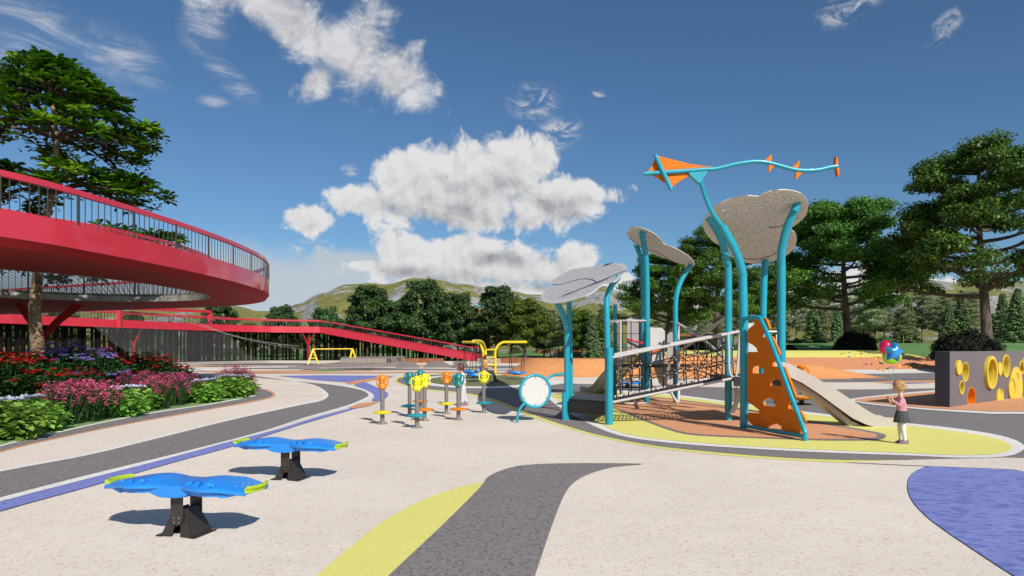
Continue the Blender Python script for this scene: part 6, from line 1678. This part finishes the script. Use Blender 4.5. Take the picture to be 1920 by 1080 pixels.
# ================================================================= VEGETATION
def unit(v): return v / (np.linalg.norm(v, axis=-1, keepdims=True) + 1e-9)
def trunk_path(rs, H, bend, n=9):
    pts = []; ph = rs.uniform(0, 6.28)
    for i in range(n):
        t = i / (n - 1); pts.append(Vector((bend * math.sin(t * 3.2 + ph) * t ** .6 - bend * math.sin(ph) * 0, bend * math.cos(t * 2.6 + ph * 1.7) * t, H * t)))
    pts[0] = Vector((0, 0, -.3)); return pts
def on_path(pts, t):
    f_ = t * (len(pts) - 1); i = min(int(f_), len(pts) - 2); return pts[i].lerp(pts[i + 1], f_ - i)
def broadleaf(name, seed, H, Rad, base, nl, nleaf, ls, r0, leaf, bark, prof, flat=.30, bend=.35, rise=.35, twigs=5, parent=None, asp=.55, pad=.15):
    """tapered trunk, limbs carrying flattened pads of leaves"""
    rs = random.Random(seed); nr = np.random.RandomState(seed)
    tp = trunk_path(rs, H * .93, bend)
    mb = MB(); mb.tube(tp, [r0 * (1.35 if i == 0 else 1) * (1 - .86 * i / (len(tp) - 1)) for i in range(len(tp))], 12)
    pads = []
    for i in range(nl):
        f_ = (i + .5) / nl; t = base + (1 - base) * f_ ** .9 * .98
        p0 = on_path(tp, t / .93 if t / .93 < 1 else 1); az = i * 2.39996 + rs.uniform(-.4, .4)
        L = Rad * prof(f_) * rs.uniform(.82, 1.12); up = rise * (1 - f_ * .2) * L * rs.uniform(.5, 1.2)
        d = Vector((math.cos(az), math.sin(az), 0)); side = Vector((-d.y, d.x, 0)) * rs.uniform(-.18, .18) * L
        path = [p0, p0 + d * L * .3 + Vector((0, 0, up * .15)) + side * .6, p0 + d * L * .65 + Vector((0, 0, up * .55)) + side, p0 + d * L * .98 + Vector((0, 0, up * .9)) + side * .7]
        rl = r0 * .42 * (1 - .55 * f_)
        mb.tube(smooth_loop(path, 3, False), [rl * (1 - .85 * k / 9) for k in range(10)], 7)
        for k in range(twigs):
            s_ = .32 + .68 * (k + rs.random() * .6) / twigs; q = on_path(path, min(.99, s_))
            a2 = az + rs.choice((-1, 1)) * rs.uniform(.3, 1.3); l2 = L * rs.uniform(.18, .36) * (1.15 - s_ * .4)
            e = q + Vector((math.cos(a2) * l2, math.sin(a2) * l2, l2 * rs.uniform(.05, .6)))
            mb.tube([q, q.lerp(e, .5) + Vector((0, 0, l2 * .08)), e], [rl * .35, rl * .22, rl * .08], 5)
            pads.append((e, Rad * pad * rs.uniform(.75, 1.3))); 
            if rs.random() < .6: pads.append((q.lerp(e, .4) + Vector((0, 0, l2 * .1)), Rad * pad * rs.uniform(.6, .9)))
        pads.append((path[-1], Rad * pad * 1.0))
    pads.append((tp[-1], Rad * pad * 1.1))
    w = np.array([p[1] ** 2 for p in pads]); w /= w.sum(); cnt = nr.multinomial(nleaf, w)
    C = []; Nn = []; rv = []
    for (p, r_), c in zip(pads, cnt):
        if c == 0: continue
        u = rand_dirs(nr, c); rad = nr.uniform(.25, 1.0, (c, 1)) ** .5
        clump = nr.normal(size=(c, 3)) * .08
        off = (u * rad + clump) * np.array([r_, r_, r_ * flat / .6])
        off[:, 2] = np.where(off[:, 2] < 0, off[:, 2] * .55, off[:, 2])
        C.append(np.array(p) + off); nn = unit(u * np.array([.5, .5, 1.0]) + np.array([0, 0, .55]) + nr.normal(size=(c, 3)) * .45); Nn.append(nn)
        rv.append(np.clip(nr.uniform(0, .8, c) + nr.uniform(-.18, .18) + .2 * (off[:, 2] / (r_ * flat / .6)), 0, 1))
    C = np.concatenate(C); Nn = np.concatenate(Nn); rv = np.concatenate(rv)
    D = unit(np.cross(Nn, rand_dirs(nr, len(C)))); sz = ls * nr.uniform(.65, 1.35, len(C))
    V, Q = leaf_quads(C, D, Nn, sz, sz * asp)
    t = parent
    mb.build('trunk', M[bark], t, smooth=True, fix=False)
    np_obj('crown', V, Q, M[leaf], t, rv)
    return t
dome = lambda f_: .62 + .38 * math.sin(math.pi * (.25 + .62 * f_)) - .45 * f_ ** 3
cone = lambda f_: 1.0 - .72 * f_ ** 1.2
wide = lambda f_: .75 + .35 * math.sin(math.pi * (.15 + .8 * f_)) - .50 * f_ ** 2.5

def lh(x, y): return lawn_h(x, y)
def place(px, d, z=None):
    x = (px - 960) / F * d; return Vector((x, d, lh(x, d) - .05 if z is None else z))
def setup(t, loc, rz, s_, label, group=None, cat='tree'):
    t.location = loc; t.rotation_euler = (0, 0, rz); t.scale = (s_, s_, s_) if not isinstance(s_, tuple) else s_
    tag(t, label, cat, group); return t

# the two tall park trees on the right, and two smaller behind the playset
gr_ = 'tall spreading trees on the lawn rise'
tA_ = thing('broadleaf_tree', '', 'tree'); broadleaf('a', 11, 14.6, 7.4, .30, 34, 72000, .27, .42, 'leaf_tree', 'bark', lambda f_: 1.0 - .66 * f_ ** 1.25, .36, .45, .26, 6, tA_, pad=.145)
setup(tA_, place(1591, 62), 0.6, 1.0, 'broad layered tree standing over the dark bush nearest the playset', gr_)
tB_ = thing('broadleaf_tree', '', 'tree'); broadleaf('b', 23, 15.2, 6.6, .32, 36, 72000, .25, .44, 'leaf_tree', 'bark', lambda f_: .98 - .62 * f_ ** 1.5, .36, .5, .26, 6, tB_, pad=.15)
setup(tB_, place(1850, 50), 2.2, (1.0, 1.0, 1.09), 'tallest tree, thick leaning trunk rising behind the wall with round openings', gr_)
tC_ = copy_tree(tA_); setup(tC_, place(1250, 66), 2.9, (.66, .66, .74), 'smaller tree whose trunk shows between the two smaller cloud canopies', gr_)
tD_ = copy_tree(tB_); setup(tD_, place(1344, 62), 4.4, (.76, .76, .84), 'smaller tree directly behind the largest cloud canopy', gr_)
tE_ = copy_tree(tA_); setup(tE_, place(1420, 84), 1.1, (.55, .55, .62), 'slighter tree between the canopy tree and the broad layered tree', gr_)

# dense park trees behind the ramp
gp_ = 'dense park trees behind the far walkway'
pk = thing('park_tree', '', 'tree'); broadleaf('c', 31, 10.2, 4.6, .17, 28, 26000, .40, .28, 'leaf_park', 'bark', lambda f_: 1.0 - .70 * f_ ** 1.2, .42, .2, .3, 5, pk, pad=.17)
pk2 = thing('park_tree', '', 'tree'); broadleaf('d', 37, 9.4, 4.2, .18, 24, 24000, .40, .26, 'leaf_park', 'bark', lambda f_: .98 - .66 * f_ ** 1.6, .45, .25, .3, 5, pk2, pad=.18)
pk3 = thing('park_tree', '', 'tree'); broadleaf('e', 41, 9.0, 4.0, .2, 24, 22000, .38, .24, 'leaf_yel', 'bark', dome, .5, .25, .3, 5, pk3, pad=.24)
PK = [(690, 108, 1.0, 0, 'tall dark tree at the left of the big group above the red ramp'), (792, 106, 1.06, 0, 'tallest tree of the group above the middle of the red ramp'),
      (738, 116, .92, 1, 'dark tree filling in between the two tallest of the ramp group'), (858, 104, .93, 1, 'tree just left of the rust red tower'),
      (930, 102, .95, 0, 'dark tree just right of the rust red tower'), (985, 98, .84, 2, 'olive green tree at the right end of the group above the swing frame'),
      (893, 112, .72, 2, 'lower olive tree directly beneath the rust red tower'), (1092, 104, .72, 2, 'olive tree seen under the lowest cloud canopy'),
      (610, 118, .80, 1, 'small lone tree rising over the level end of the red walkway'), (530, 124, .86, 1, 'round lone tree beyond the tip of the elevated ring'),
      (830, 112, .85, 0, 'dark tree tucked behind the middle of the ramp group'), (415, 128, .92, 0, 'dark tree rising right behind the red portal frame'), (650, 118, .60, 1, 'low tree between the lone tree and the ramp group'),
      (560, 134, .55, 2, 'very low pale tree behind the walkway bend'), (960, 116, .80, 1, 'tree behind the olive one over the swing frame'), (470, 136, .6, 2, 'low pale tree just under the tip of the ring'),
      (310, 116, .55, 0, 'small dark tree framed by the red portal'), (1020, 118, .55, 1, 'low dark tree at the foot of the lowest cloud canopy'), (250, 112, .70, 1, 'dark tree left of the red portal frame'), (120, 104, .70, 0, 'dark tree behind the near red column'), (20, 98, .75, 1, 'dark tree at the left edge behind the slat screen')]
src = [pk, pk2, pk3]; used = set()
rs = random.Random(8)
for px, d, s_, k, lab in PK:
    o = src[k] if k not in used else copy_tree(src[k]); used.add(k)
    setup(o, place(px, d), rs.uniform(0, 6.28), (s_ * .96, s_ * .96, s_ * 1.14), lab, gp_)

# conifers of the wood behind the lawn
def spruce(seed, H, Rb, nleaf, t):
    nr = np.random.RandomState(seed); rs = random.Random(seed)
    MB().tube([(0, 0, -.3), (0, 0, H)], [.16, .02], 7).build('trunk', M['bark'], t, smooth=True, fix=False)
    nb = 130; C = []; D = []; Nn = []
    per = nleaf // nb
    for i in range(nb):
        f_ = (i + .5) / nb; z = H * (.06 + .92 * f_); L = Rb * (1 - f_) ** .85 * rs.uniform(.65, 1.1) + .12; az = i * 2.39996 + rs.uniform(-.5, .5)
        d = np.array([math.cos(az), math.sin(az), 0]); sd = np.array([-d[1], d[0], 0])
        s_ = nr.uniform(.12, 1, per) ** .8; lat = nr.uniform(-1, 1, per) * .22 * L * (1 - s_ * .6)
        drop = -.22 * L * s_ + .10 * L * s_ ** 3
        c = d * (s_ * L)[:, None] + sd * lat[:, None]; c[:, 2] = z + drop + nr.normal(size=per) * .06
        dd = unit(d + sd * (np.sign(lat) * nr.uniform(.2, 1.2, per))[:, None] + np.array([0, 0, -.5]) + nr.normal(size=(per, 3)) * .25)
        C.append(c); D.append(dd); Nn.append(unit(np.array([0, 0, 1.0]) + nr.normal(size=(per, 3)) * .5))
    C = np.concatenate(C); D = np.concatenate(D); Nn = np.concatenate(Nn); Nn = unit(Nn - D * (Nn * D).sum(1, keepdims=True))
    sz = nr.uniform(.28, .6, len(C)); V, Q = leaf_quads(C, D, Nn, sz, sz * .42, .1)
    np_obj('crown', V, Q, M['needle_g'], t, nr.uniform(0, 1, len(C)))
def pine(seed, H, Rb, nleaf, t):
    nr = np.random.RandomState(seed); rs = random.Random(seed); mb = MB(); tp = trunk_path(rs, H * .95, .18)
    mb.tube(tp, [.17 * (1 - .8 * i / 8) for i in range(9)], 7); pads = []
    for i in range(26):
        f_ = (i + .5) / 26; t_ = .30 + .68 * f_; p = on_path(tp, t_); az = i * 2.39996; L = Rb * (.55 + .55 * math.sin(math.pi * (.2 + .75 * f_))) * rs.uniform(.6, 1.15)
        e = p + Vector((math.cos(az) * L, math.sin(az) * L, L * rs.uniform(-.05, .45))); mb.tube([p, p.lerp(e, .5) + Vector((0, 0, -.05)), e], [.05, .035, .012], 5)
        for k in range(3): pads.append((p.lerp(e, .45 + .27 * k), .34 + .22 * rs.random()))
    pads.append((tp[-1], .5)); cnt = nr.multinomial(nleaf, np.array([p[1] for p in pads]) / sum(p[1] for p in pads)); C = []; D = []; rv = []
    for (p, r_), c in zip(pads, cnt):
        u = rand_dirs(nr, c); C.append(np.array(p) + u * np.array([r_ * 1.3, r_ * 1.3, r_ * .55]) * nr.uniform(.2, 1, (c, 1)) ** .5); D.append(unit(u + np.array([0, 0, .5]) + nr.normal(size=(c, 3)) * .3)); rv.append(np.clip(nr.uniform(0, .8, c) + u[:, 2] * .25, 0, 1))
    C = np.concatenate(C); D = np.concatenate(D); Nn = unit(np.cross(D, rand_dirs(nr, len(C)))); sz = nr.uniform(.22, .45, len(C)); V, Q = leaf_quads(C, D, Nn, sz, sz * .4, .05)
    mb.build('trunk', M['bark_tan'], t, smooth=True, fix=False); np_obj('crown', V, Q, M['needle'], t, np.concatenate(rv))
gw = 'trees of the wood beyond the lawn'
W_ = []
for k in range(2):
    t = thing('spruce_tree', '', 'tree'); spruce(50 + k, 10.5, 2.3 + .4 * k, 9000, t); W_.append((t, 'spruce_tree'))
for k in range(3):
    t = thing('pine_tree', '', 'tree'); pine(60 + k, 10.5 + k * .6, 2.6, 9500, t); W_.append((t, 'pine_tree'))
kinds = ['dark spruce', 'bushy spruce', 'pink trunked pine', 'slender pine', 'ragged pine']
marks = [(1180, 'behind the rope cage'), (1330, 'behind the net bridge'), (1440, 'left of the turquoise corner post'), (1530, 'between the corner post and the broad layered tree'), (1640, 'right of the broad layered tree'), (1750, 'above the wall with round openings'), (1830, 'beside the tallest tree'), (2100, 'at the right edge')]
def where(px):
    for m_, s_ in marks:
        if px < m_: return s_
    return 'at the right edge'
rs = random.Random(21); used = set(); n_ = 0
rows = [(112, 124, 1455, 2080, 13, .84), (126, 138, 1030, 2060, 20, .98), (140, 156, 1030, 2100, 24, 1.06)]
seen_l = {}
for r_i, (d0, d1, x0, x1, n, sc) in enumerate(rows):
    for i in range(n):
        px = x0 + (x1 - x0) * (i + rs.random()) / n; d = rs.uniform(d0, d1); k = rs.choice((0, 1, 2, 3, 4, 2, 4))
        s_ = sc * rs.uniform(.72, 1.12) * (1.0 if px > 1440 else .74)
        t, nm = W_[k]; o = t if k not in used else copy_tree(t); used.add(k)
        lab = f"{kinds[k]} in the {('front', 'middle', 'back')[r_i]} row {where(px)}"
        setup(o, place(px, d), rs.uniform(0, 6.28), (s_, s_, s_ * rs.uniform(.92, 1.08)), lab, f'{kinds[k]} trees of the {("front", "middle", "back")[r_i]} row, {where(px)}')
# a few pines left of the ramp group, and a low understorey
for px, d, s_, k in ((1032, 108, .62, 3), (1048, 112, .7, 2), (1062, 106, .6, 4), (1110, 100, .66, 0), (1128, 104, .72, 1), (600, 140, .6, 4), (505, 138, .55, 3), (380, 134, .62, 0), (180, 120, .7, 2), (60, 112, .8, 4)):
    o = copy_tree(W_[k][0]); setup(o, place(px, d), rs.uniform(0, 6), s_, f'{kinds[k]} standing apart beyond {("the lowest canopy" if px > 1000 else "the level far walkway")}', f'{kinds[k]} trees apart beyond {"the lowest canopy" if px > 1000 else "the walkway"}')

# leafy bushes
def leaf_dome(t, nm, seed, rx, ry, rz, n, ls, leaf, asp=.45, shell=.45, wob=.12):
    nr = np.random.RandomState(seed); u = rand_dirs(nr, n); u[:, 2] = np.abs(u[:, 2]); rad = nr.uniform(shell, 1.0, (n, 1))
    lump = np.array([1 + wob * noise.noise(Vector(tuple(x * 2.6)) + Vector((seed, 0, 0))) * 1.6 for x in u])[:, None]
    C = u * rad * lump * np.array([rx, ry, rz]); Nn = unit(u + np.array([0, 0, .35]) + nr.normal(size=(n, 3)) * .35); D = unit(np.cross(Nn, rand_dirs(nr, n)) + u * .5)
    Nn = unit(Nn - D * (Nn * D).sum(1, keepdims=True)); sz = ls * nr.uniform(.6, 1.3, n); V, Q = leaf_quads(C, D, Nn, sz, sz * asp)
    return np_obj(nm, V, Q, M[leaf], t, np.clip(nr.uniform(0, .7, n) + .3 * (rad[:, 0] - .5), 0, 1))
yb = thing('clipped_bush', '', 'bush'); leaf_dome(yb, 'foliage', 5, 2.0, 2.0, 1.9, 24000, .17, 'leaf_dark', .35, .6)
MB().tube([(0, 0, -.3), (0, 0, 1.0)], [.1, .03], 7).build('stem', M['bark'], yb, smooth=True)
setup(yb, place(1812, 46, .9), 0, (1.08, 1, .98), 'very dark rounded bush behind the wall with round openings', 'dark rounded bushes', 'bush')
for px, d, z, s_, lab in ((1604, 60, 1.5, (.86, .9, .85), 'very dark rounded bush at the foot of the broad layered tree'), (1295, 80, .2, (1.1, 1, 1.3), 'dark bush beside the small pavilion'), (1330, 84, .2, (1.0, 1, 1.25), 'dark bush behind the rope web, nearer the canopy posts'), (1478, 66, 1.0, (.5, .5, .5), 'tiny dark bush right of the turquoise corner post')):
    o = copy_tree(yb); setup(o, place(px, d, z), rs.uniform(0, 6), s_, lab, 'dark rounded bushes', 'bush')
gb = thing('understorey_bush', '', 'bush'); leaf_dome(gb, 'foliage', 9, 2.6, 1.8, 1.9, 7000, .34, 'leaf_park', .5, .5, .3)
MB().tube([(0, 0, -.3), (.2, 0, 1.0)], [.08, .03], 6).build('stem', M['bark'], gb, smooth=True)
first = True
for i in range(44):
    px = -20 + i * 47 + rs.uniform(-14, 14); d = 146 + rs.uniform(-4, 6) if px < 1450 else 122 + rs.uniform(-3, 12)
    o = gb if first else copy_tree(gb); first = False; s_ = rs.uniform(.5, .85)
    setup(o, place(px, d), rs.uniform(0, 6), (s_ * 1.3, s_, s_), 'low leafy bush in the undergrowth line at the edge of the wood', 'undergrowth bushes along the edge of the wood', 'bush')

# the big leaved tiered tree growing through the ring
bt = thing('tiered_tree', 'large tree with tiers of big glossy leaves growing through the red ring', 'tree', (-19.6, 28.0, 0))
nr = np.random.RandomState(77); rs = random.Random(77)
tp = [Vector((0, 0, -.2)), Vector((.12, .05, 1.4)), Vector((-.05, .1, 3.0)), Vector((.15, 0, 4.6)), Vector((.45, -.1, 6.4)), Vector((.75, 0, 8.2)), Vector((.85, .1, 10.2)), Vector((.7, 0, 12.0)), Vector((.5, 0, 13.2))]
MB().tube(smooth_loop(tp, 3, False), [.33 - .30 * (i / 24) ** .8 for i in range(25)], 14).build('trunk', M['bark_tan'], bt, smooth=True, fix=False); mb = MB()
ros = []
tiers = [(4.8, 3.2, 6, -.02), (6.1, 5.9, 7, -.04), (8.0, 4.1, 8, -.06), (8.5, 4.3, 8, -.10), (10.3, 4.2, 9, -.12), (10.9, 4.3, 9, -.14), (11.9, 3.3, 8, -.16), (12.4, 2.6, 8, -.2), (12.9, 1.7, 7, -.15), (13.2, 1.0, 5, -.1)]
for ti, (z, L0, nb, dr) in enumerate(tiers):
    p0 = on_path(tp, min(.99, (z + .25) / 13.5)); p0 = Vector((p0.x, p0.y, z))
    for b_ in range(nb):
        az = 2 * math.pi * b_ / nb + ti * .7 + rs.uniform(-.2, .2); L = L0 * rs.uniform(.8, 1.08); d = Vector((math.cos(az), math.sin(az), 0))
        if b_ == 0: d = Vector((.97, -.2, 0)); L = L0 * 1.08
        path = [p0, p0 + d * L * .35 + Vector((0, 0, .25)), p0 + d * L * .7 + Vector((0, 0, .1 + dr * L * .4)), p0 + d * L + Vector((0, 0, dr * L * 1.0))]
        sp_ = smooth_loop(path, 4, False); mb.tube(sp_, [.085 * (1 - .85 * k / (len(sp_) - 1)) for k in range(len(sp_))], 6)
        for k in range(int(3 + L * 2.4)):
            s_ = rs.uniform(.22, 1.0) ** .8; q = on_path(path, min(.999, s_)); w = (rs.uniform(-1, 1)) * L * .30 * (1.15 - s_)
            e = q + Vector((-d.y, d.x, 0)) * w + d * abs(w) * .4 + Vector((0, 0, rs.uniform(-.04, .20)))
            mb.tube([q, e], [.022, .008], 4, cap=False); ros.append(e)
        ros.append(path[-1])
mb.build('branch', M['bark'], bt, smooth=True, fix=False)
C = []; D = []; Nn = []; rv = []; sz = []
for e in ros:
    m_ = rs.randint(8, 12); hi = rs.random(); a0 = rs.uniform(0, 6.28); tilt = Vector((rs.uniform(-.3, .3), rs.uniform(-.3, .3), 1)).normalized()
    for k in range(m_):
        a = a0 + k * 2.39996; el_ = rs.uniform(-.35, .45); d = Vector((math.cos(a) * math.cos(el_), math.sin(a) * math.cos(el_), math.sin(el_))); d = (d + tilt * .1).normalized()
        C.append(tuple(e + d * .03)); D.append(tuple(d)); n_v = (tilt - d * tilt.dot(d)).normalized(); Nn.append(tuple(n_v)); sz.append(rs.uniform(.30, .50)); rv.append(min(1, max(0, .12 + .85 * hi ** 2.2 + rs.uniform(-.12, .18))))
    for k in range(3):      # looser leaves hanging under each rosette
        q = e + Vector((rs.gauss(0, .22), rs.gauss(0, .22), rs.uniform(-.30, .02))); d = Vector((rs.gauss(0, 1), rs.gauss(0, 1), rs.uniform(-.8, .1))).normalized()
        C.append(tuple(q)); D.append(tuple(d)); n_v = Vector((rs.gauss(0, .4), rs.gauss(0, .4), 1)); n_v = (n_v - d * n_v.dot(d)).normalized(); Nn.append(tuple(n_v)); sz.append(rs.uniform(.18, .34)); rv.append(rs.uniform(0, .45))
C, D, Nn, sz = map(np.array, (C, D, Nn, sz))
# broad obovate leaves: six-sided outline split in two quads
S_ = unit(np.cross(D, Nn)); L_ = sz[:, None]
pts6 = [C, C + D * L_ * .45 + S_ * L_ * .17 + Nn * L_ * .05, C + D * L_ * .8 + S_ * L_ * .20 + Nn * L_ * .02, C + D * L_ - Nn * L_ * .10, C + D * L_ * .8 - S_ * L_ * .20 + Nn * L_ * .02, C + D * L_ * .45 - S_ * L_ * .17 + Nn * L_ * .05]
V = np.stack(pts6, 1).reshape(-1, 3); b0 = np.arange(len(C))[:, None] * 6
Q = np.concatenate([b0 + np.array([[0, 1, 2, 3]]), b0 + np.array([[0, 3, 4, 5]])], 1).reshape(-1, 4)
np_obj('crown', V, Q, M['leaf_big'], bt, np.repeat(rv, 2))

# ---------------------------------------------------------------- flower bed plants
def leaf_mesh(C, D, Nn, sz, asp):
    S_ = unit(np.cross(D, Nn)); L_ = np.asarray(sz)[:, None]; h = asp / 2
    P6 = [C, C + D * L_ * .35 + S_ * L_ * h + Nn * L_ * .06, C + D * L_ * .72 + S_ * L_ * h * .7, C + D * L_ - Nn * L_ * .14, C + D * L_ * .72 - S_ * L_ * h * .7, C + D * L_ * .35 - S_ * L_ * h + Nn * L_ * .06]
    V = np.stack(P6, 1).reshape(-1, 3); b0 = np.arange(len(C))[:, None] * 6
    return V, np.concatenate([b0 + np.array([[0, 1, 2, 3]]), b0 + np.array([[0, 3, 4, 5]])], 1).reshape(-1, 4)
def shrub(seed, w, h, nstem, nleaf, ls, asp, leaf, fl, nfl, fr, kind, t):
    nr = np.random.RandomState(seed); rs = random.Random(seed); mb = MB(); tips = []
    for i in range(nstem):
        a = i * 2.39996; r_ = math.sqrt((i + .5) / nstem) * w; ht = h * (1 - .42 * (r_ / w) ** 2) * rs.uniform(.86, 1.08)
        b_ = Vector((math.cos(a) * r_ * .55, math.sin(a) * r_ * .55, 0)); e = Vector((math.cos(a) * r_, math.sin(a) * r_, ht)); mb.tube([b_, b_.lerp(e, .5) + Vector((0, 0, .05)), e], [.010, .008, .005], 5); tips.append((b_, e))
    C = []; D = []; Nn = []; sz = []
    for i in range(nleaf):
        b_, e = tips[i % nstem]; s_ = rs.uniform(.12, 1.0) if kind != 'spike' else rs.uniform(.05, .95); q = b_.lerp(e, s_); az = rs.uniform(0, 6.28)
        el_ = rs.uniform(-.35, .5); d = Vector((math.cos(az) * math.cos(el_), math.sin(az) * math.cos(el_), math.sin(el_)))
        if kind != 'spike': q = q + d * rs.uniform(0, .10)
        C.append(tuple(q)); D.append(tuple(d)); n_v = Vector((0, 0, 1)) + Vector((rs.gauss(0, .3), rs.gauss(0, .3), 0)); n_v = (n_v - d * n_v.dot(d)).normalized(); Nn.append(tuple(n_v)); sz.append(ls * rs.uniform(.65, 1.2) * (1 if kind != 'spike' else 1.1 - .5 * s_))
    C, D, Nn = map(np.array, (C, D, Nn)); V, Q = leaf_mesh(C, D, Nn, sz, asp)
    mb.build('stem', M['stem'], t, fix=False); np_obj('foliage', V, Q, M[leaf], t, np.repeat(nr.uniform(0, 1, len(C)), 2))
    order = sorted(tips, key=lambda x: -x[1].z)[:max(6, int(nfl * .45))]; C = []; D = []; Nn = []; sz = []; rv = []
    for i in range(nfl):
        b_, e = order[i % len(order)] if i < len(order) else tips[rs.randrange(len(tips))]
        if i >= len(order): e = b_.lerp(e, rs.uniform(.6, 1.0)) + Vector((e.x, e.y, 0)).normalized() * rs.uniform(0, .16)
        out = Vector((e.x, e.y, h * .8)).normalized(); m_ = 34 if kind == 'umbel' else 20; tone = rs.uniform(0, .6)
        if kind == 'spike': e = e + Vector((0, 0, .02))
        for k in range(m_):
            if kind == 'umbel':
                a = rs.uniform(0, 6.28); r_ = math.sqrt(rs.random()) * fr; c = e + Vector((math.cos(a) * r_, math.sin(a) * r_, .06 + fr * .45 * (1 - (r_ / fr) ** 2))); d = Vector((math.cos(a + rs.gauss(0, .8)), math.sin(a + rs.gauss(0, .8)), rs.uniform(.0, .6))).normalized()
            else:
                a = rs.uniform(0, 6.28); c = e + Vector((rs.gauss(0, fr * .45), rs.gauss(0, fr * .45), rs.gauss(0, fr * .7))); d = Vector((math.cos(a), math.sin(a), rs.uniform(-.2, .6))).normalized()
            n_v = Vector((rs.gauss(0, .4), rs.gauss(0, .4), 1)); n_v = (n_v - d * n_v.dot(d)).normalized()
            C.append(tuple(c)); D.append(tuple(d)); Nn.append(tuple(n_v)); sz.append(rs.uniform(.035, .06) * (1.2 if kind == 'umbel' else .9)); rv.append(min(1, tone + rs.uniform(0, .4)))
    C, D, Nn = map(np.array, (C, D, Nn)); V, Q = leaf_mesh(C, D, Nn, sz, .75); np_obj('blossoms', V, Q, M[fl], t, np.repeat(rv, 2))
def kind_(name, *a):
    t = thing(name, '', 'flower bush'); shrub(*a, t); return t
KD = {'red': kind_('red_flower_bush', 1, .80, 1.36, 40, 1500, .20, .62, 'leaf_deep', 'fl_red', 27, .085, 'umbel'),
      'blue': kind_('violet_flower_bush', 2, .80, 1.48, 36, 1300, .20, .62, 'leaf_deep', 'fl_blue', 25, .095, 'umbel'),
      'pink': kind_('pink_flower_bush', 3, .52, .86, 30, 1300, .10, .22, 'leaf_deep', 'fl_pink', 52, .05, 'spike'),
      'mag': kind_('magenta_flower_bush', 4, .50, .98, 30, 900, .12, .3, 'leaf_deep', 'fl_mag', 70, .06, 'spike'),
      'lime': kind_('lime_leaf_bush', 5, .52, .62, 36, 950, .19, .62, 'leaf_lime', 'fl_pale', 7, .055, 'umbel')}
CN = {'red': 'red flower bush with dark leaves', 'blue': 'violet flower bush with dark leaves', 'pink': 'pink flower bush with thin leaves', 'mag': 'magenta flower bush', 'lime': 'lime green leafy bush'}
CG = {'red': 'red flowering bushes in the bed', 'blue': 'violet flowering bushes in the bed', 'pink': 'pink flowering bushes in the bed', 'mag': 'magenta flowering bushes in the bed', 'lime': 'lime leafed bushes in the bed'}
BED = [('lime', -20, 836, 1.0, 'at the left edge of the photo, nearest the kerb'), ('lime', 32, 820, .95, 'left of the first pink clump'), ('pink', 88, 806, 1.0, 'at the left of the first pink clump'), ('pink', 128, 800, 1.08, 'in the middle of the first pink clump'), ('pink', 166, 793, 1.0, 'at the right of the first pink clump'),
       ('lime', 206, 788, 1.05, 'between the two pink clumps, larger'), ('lime', 240, 777, .95, 'between the two pink clumps, smaller'), ('pink', 277, 773, 1.0, 'starting the second pink clump'), ('pink', 308, 766, 1.1, 'in the middle of the second pink clump'), ('pink', 338, 760, 1.0, 'ending the second pink clump'),
       ('lime', 372, 759, 1.0, 'just right of the second pink clump'), ('lime', 390, 748, .9, 'behind the lime bush by the second pink clump'), ('lime', 425, 750, 1.1, 'at the pointed end of the bed, larger'), ('lime', 448, 745, .95, 'at the very tip of the bed'), ('mag', 436, 737, 1.05, 'at the tip of the bed behind lime leaves'), ('mag', 456, 736, .9, 'hindmost at the tip of the bed'), ('mag', 232, 756, .9, 'between red and lime bushes'), ('pink', 262, 752, 1.0, 'behind the second pink clump'),
       ('red', 8, 775, 1.0, 'foremost at the left edge'), ('red', 58, 768, 1.0, 'foremost behind the first pink clump'), ('red', 20, 750, 1.05, 'second row at the left edge'), ('red', 108, 770, .78, 'behind the middle of the first pink clump'), ('red', 75, 744, 1.0, 'in front of the tan tree trunk'), ('red', 158, 767, .75, 'below the violet bushes'), ('red', -25, 762, 1.1, 'cut by the left edge'), ('red', 45, 733, 1.0, 'hindmost near the tree trunk'),
       ('blue', 92, 742, 1.08, 'right beside the tan tree trunk'), ('blue', 138, 750, 1.1, 'in the middle of the violet group'), ('blue', 176, 757, 1.0, 'low in front of the violet group'), ('blue', 112, 757, 1.0, 'foremost of the violet group'), ('blue', 192, 750, .95, 'at the right of the violet group'),
       ('red', 205, 732, 1.12, 'tall, left of the thin red column'), ('red', 178, 728, 1.1, 'tall, hindmost left of the thin red column'), ('red', 235, 736, 1.05, 'under the thin red column'), ('red', 262, 740, .98, 'behind the second pink clump'), ('red', 288, 734, 1.0, 'right of the thin red column'), ('red', 315, 738, .92, 'near the right end of the red group'), ('red', 338, 742, .78, 'lowest, at the right end of the red group'), ('red', 215, 747, .9, 'before the tall red bushes'), ('red', 0, 724, 1.1, 'far back at the left edge')]
used = set(); rs = random.Random(5)
for k, px, py, s_, lab in BED:
    o = KD[k] if k not in used else copy_tree(KD[k]); used.add(k); q = G(px, py)
    s2 = s_ * (1 if k != 'red' else .97)
    q += Vector((-.22, .78, 0)) if k in ('lime', 'pink') else Vector((0, 0, 0)); o.location = q + Vector((0, 0, .01)); o.rotation_euler = (0, 0, rs.uniform(0, 6.28)); o.scale = (s2, s2, s2 * rs.uniform(.95, 1.05)); tag(o, f'{CN[k]} {lab}', 'flower bush', CG[k])
# short turf blades on the bed edge
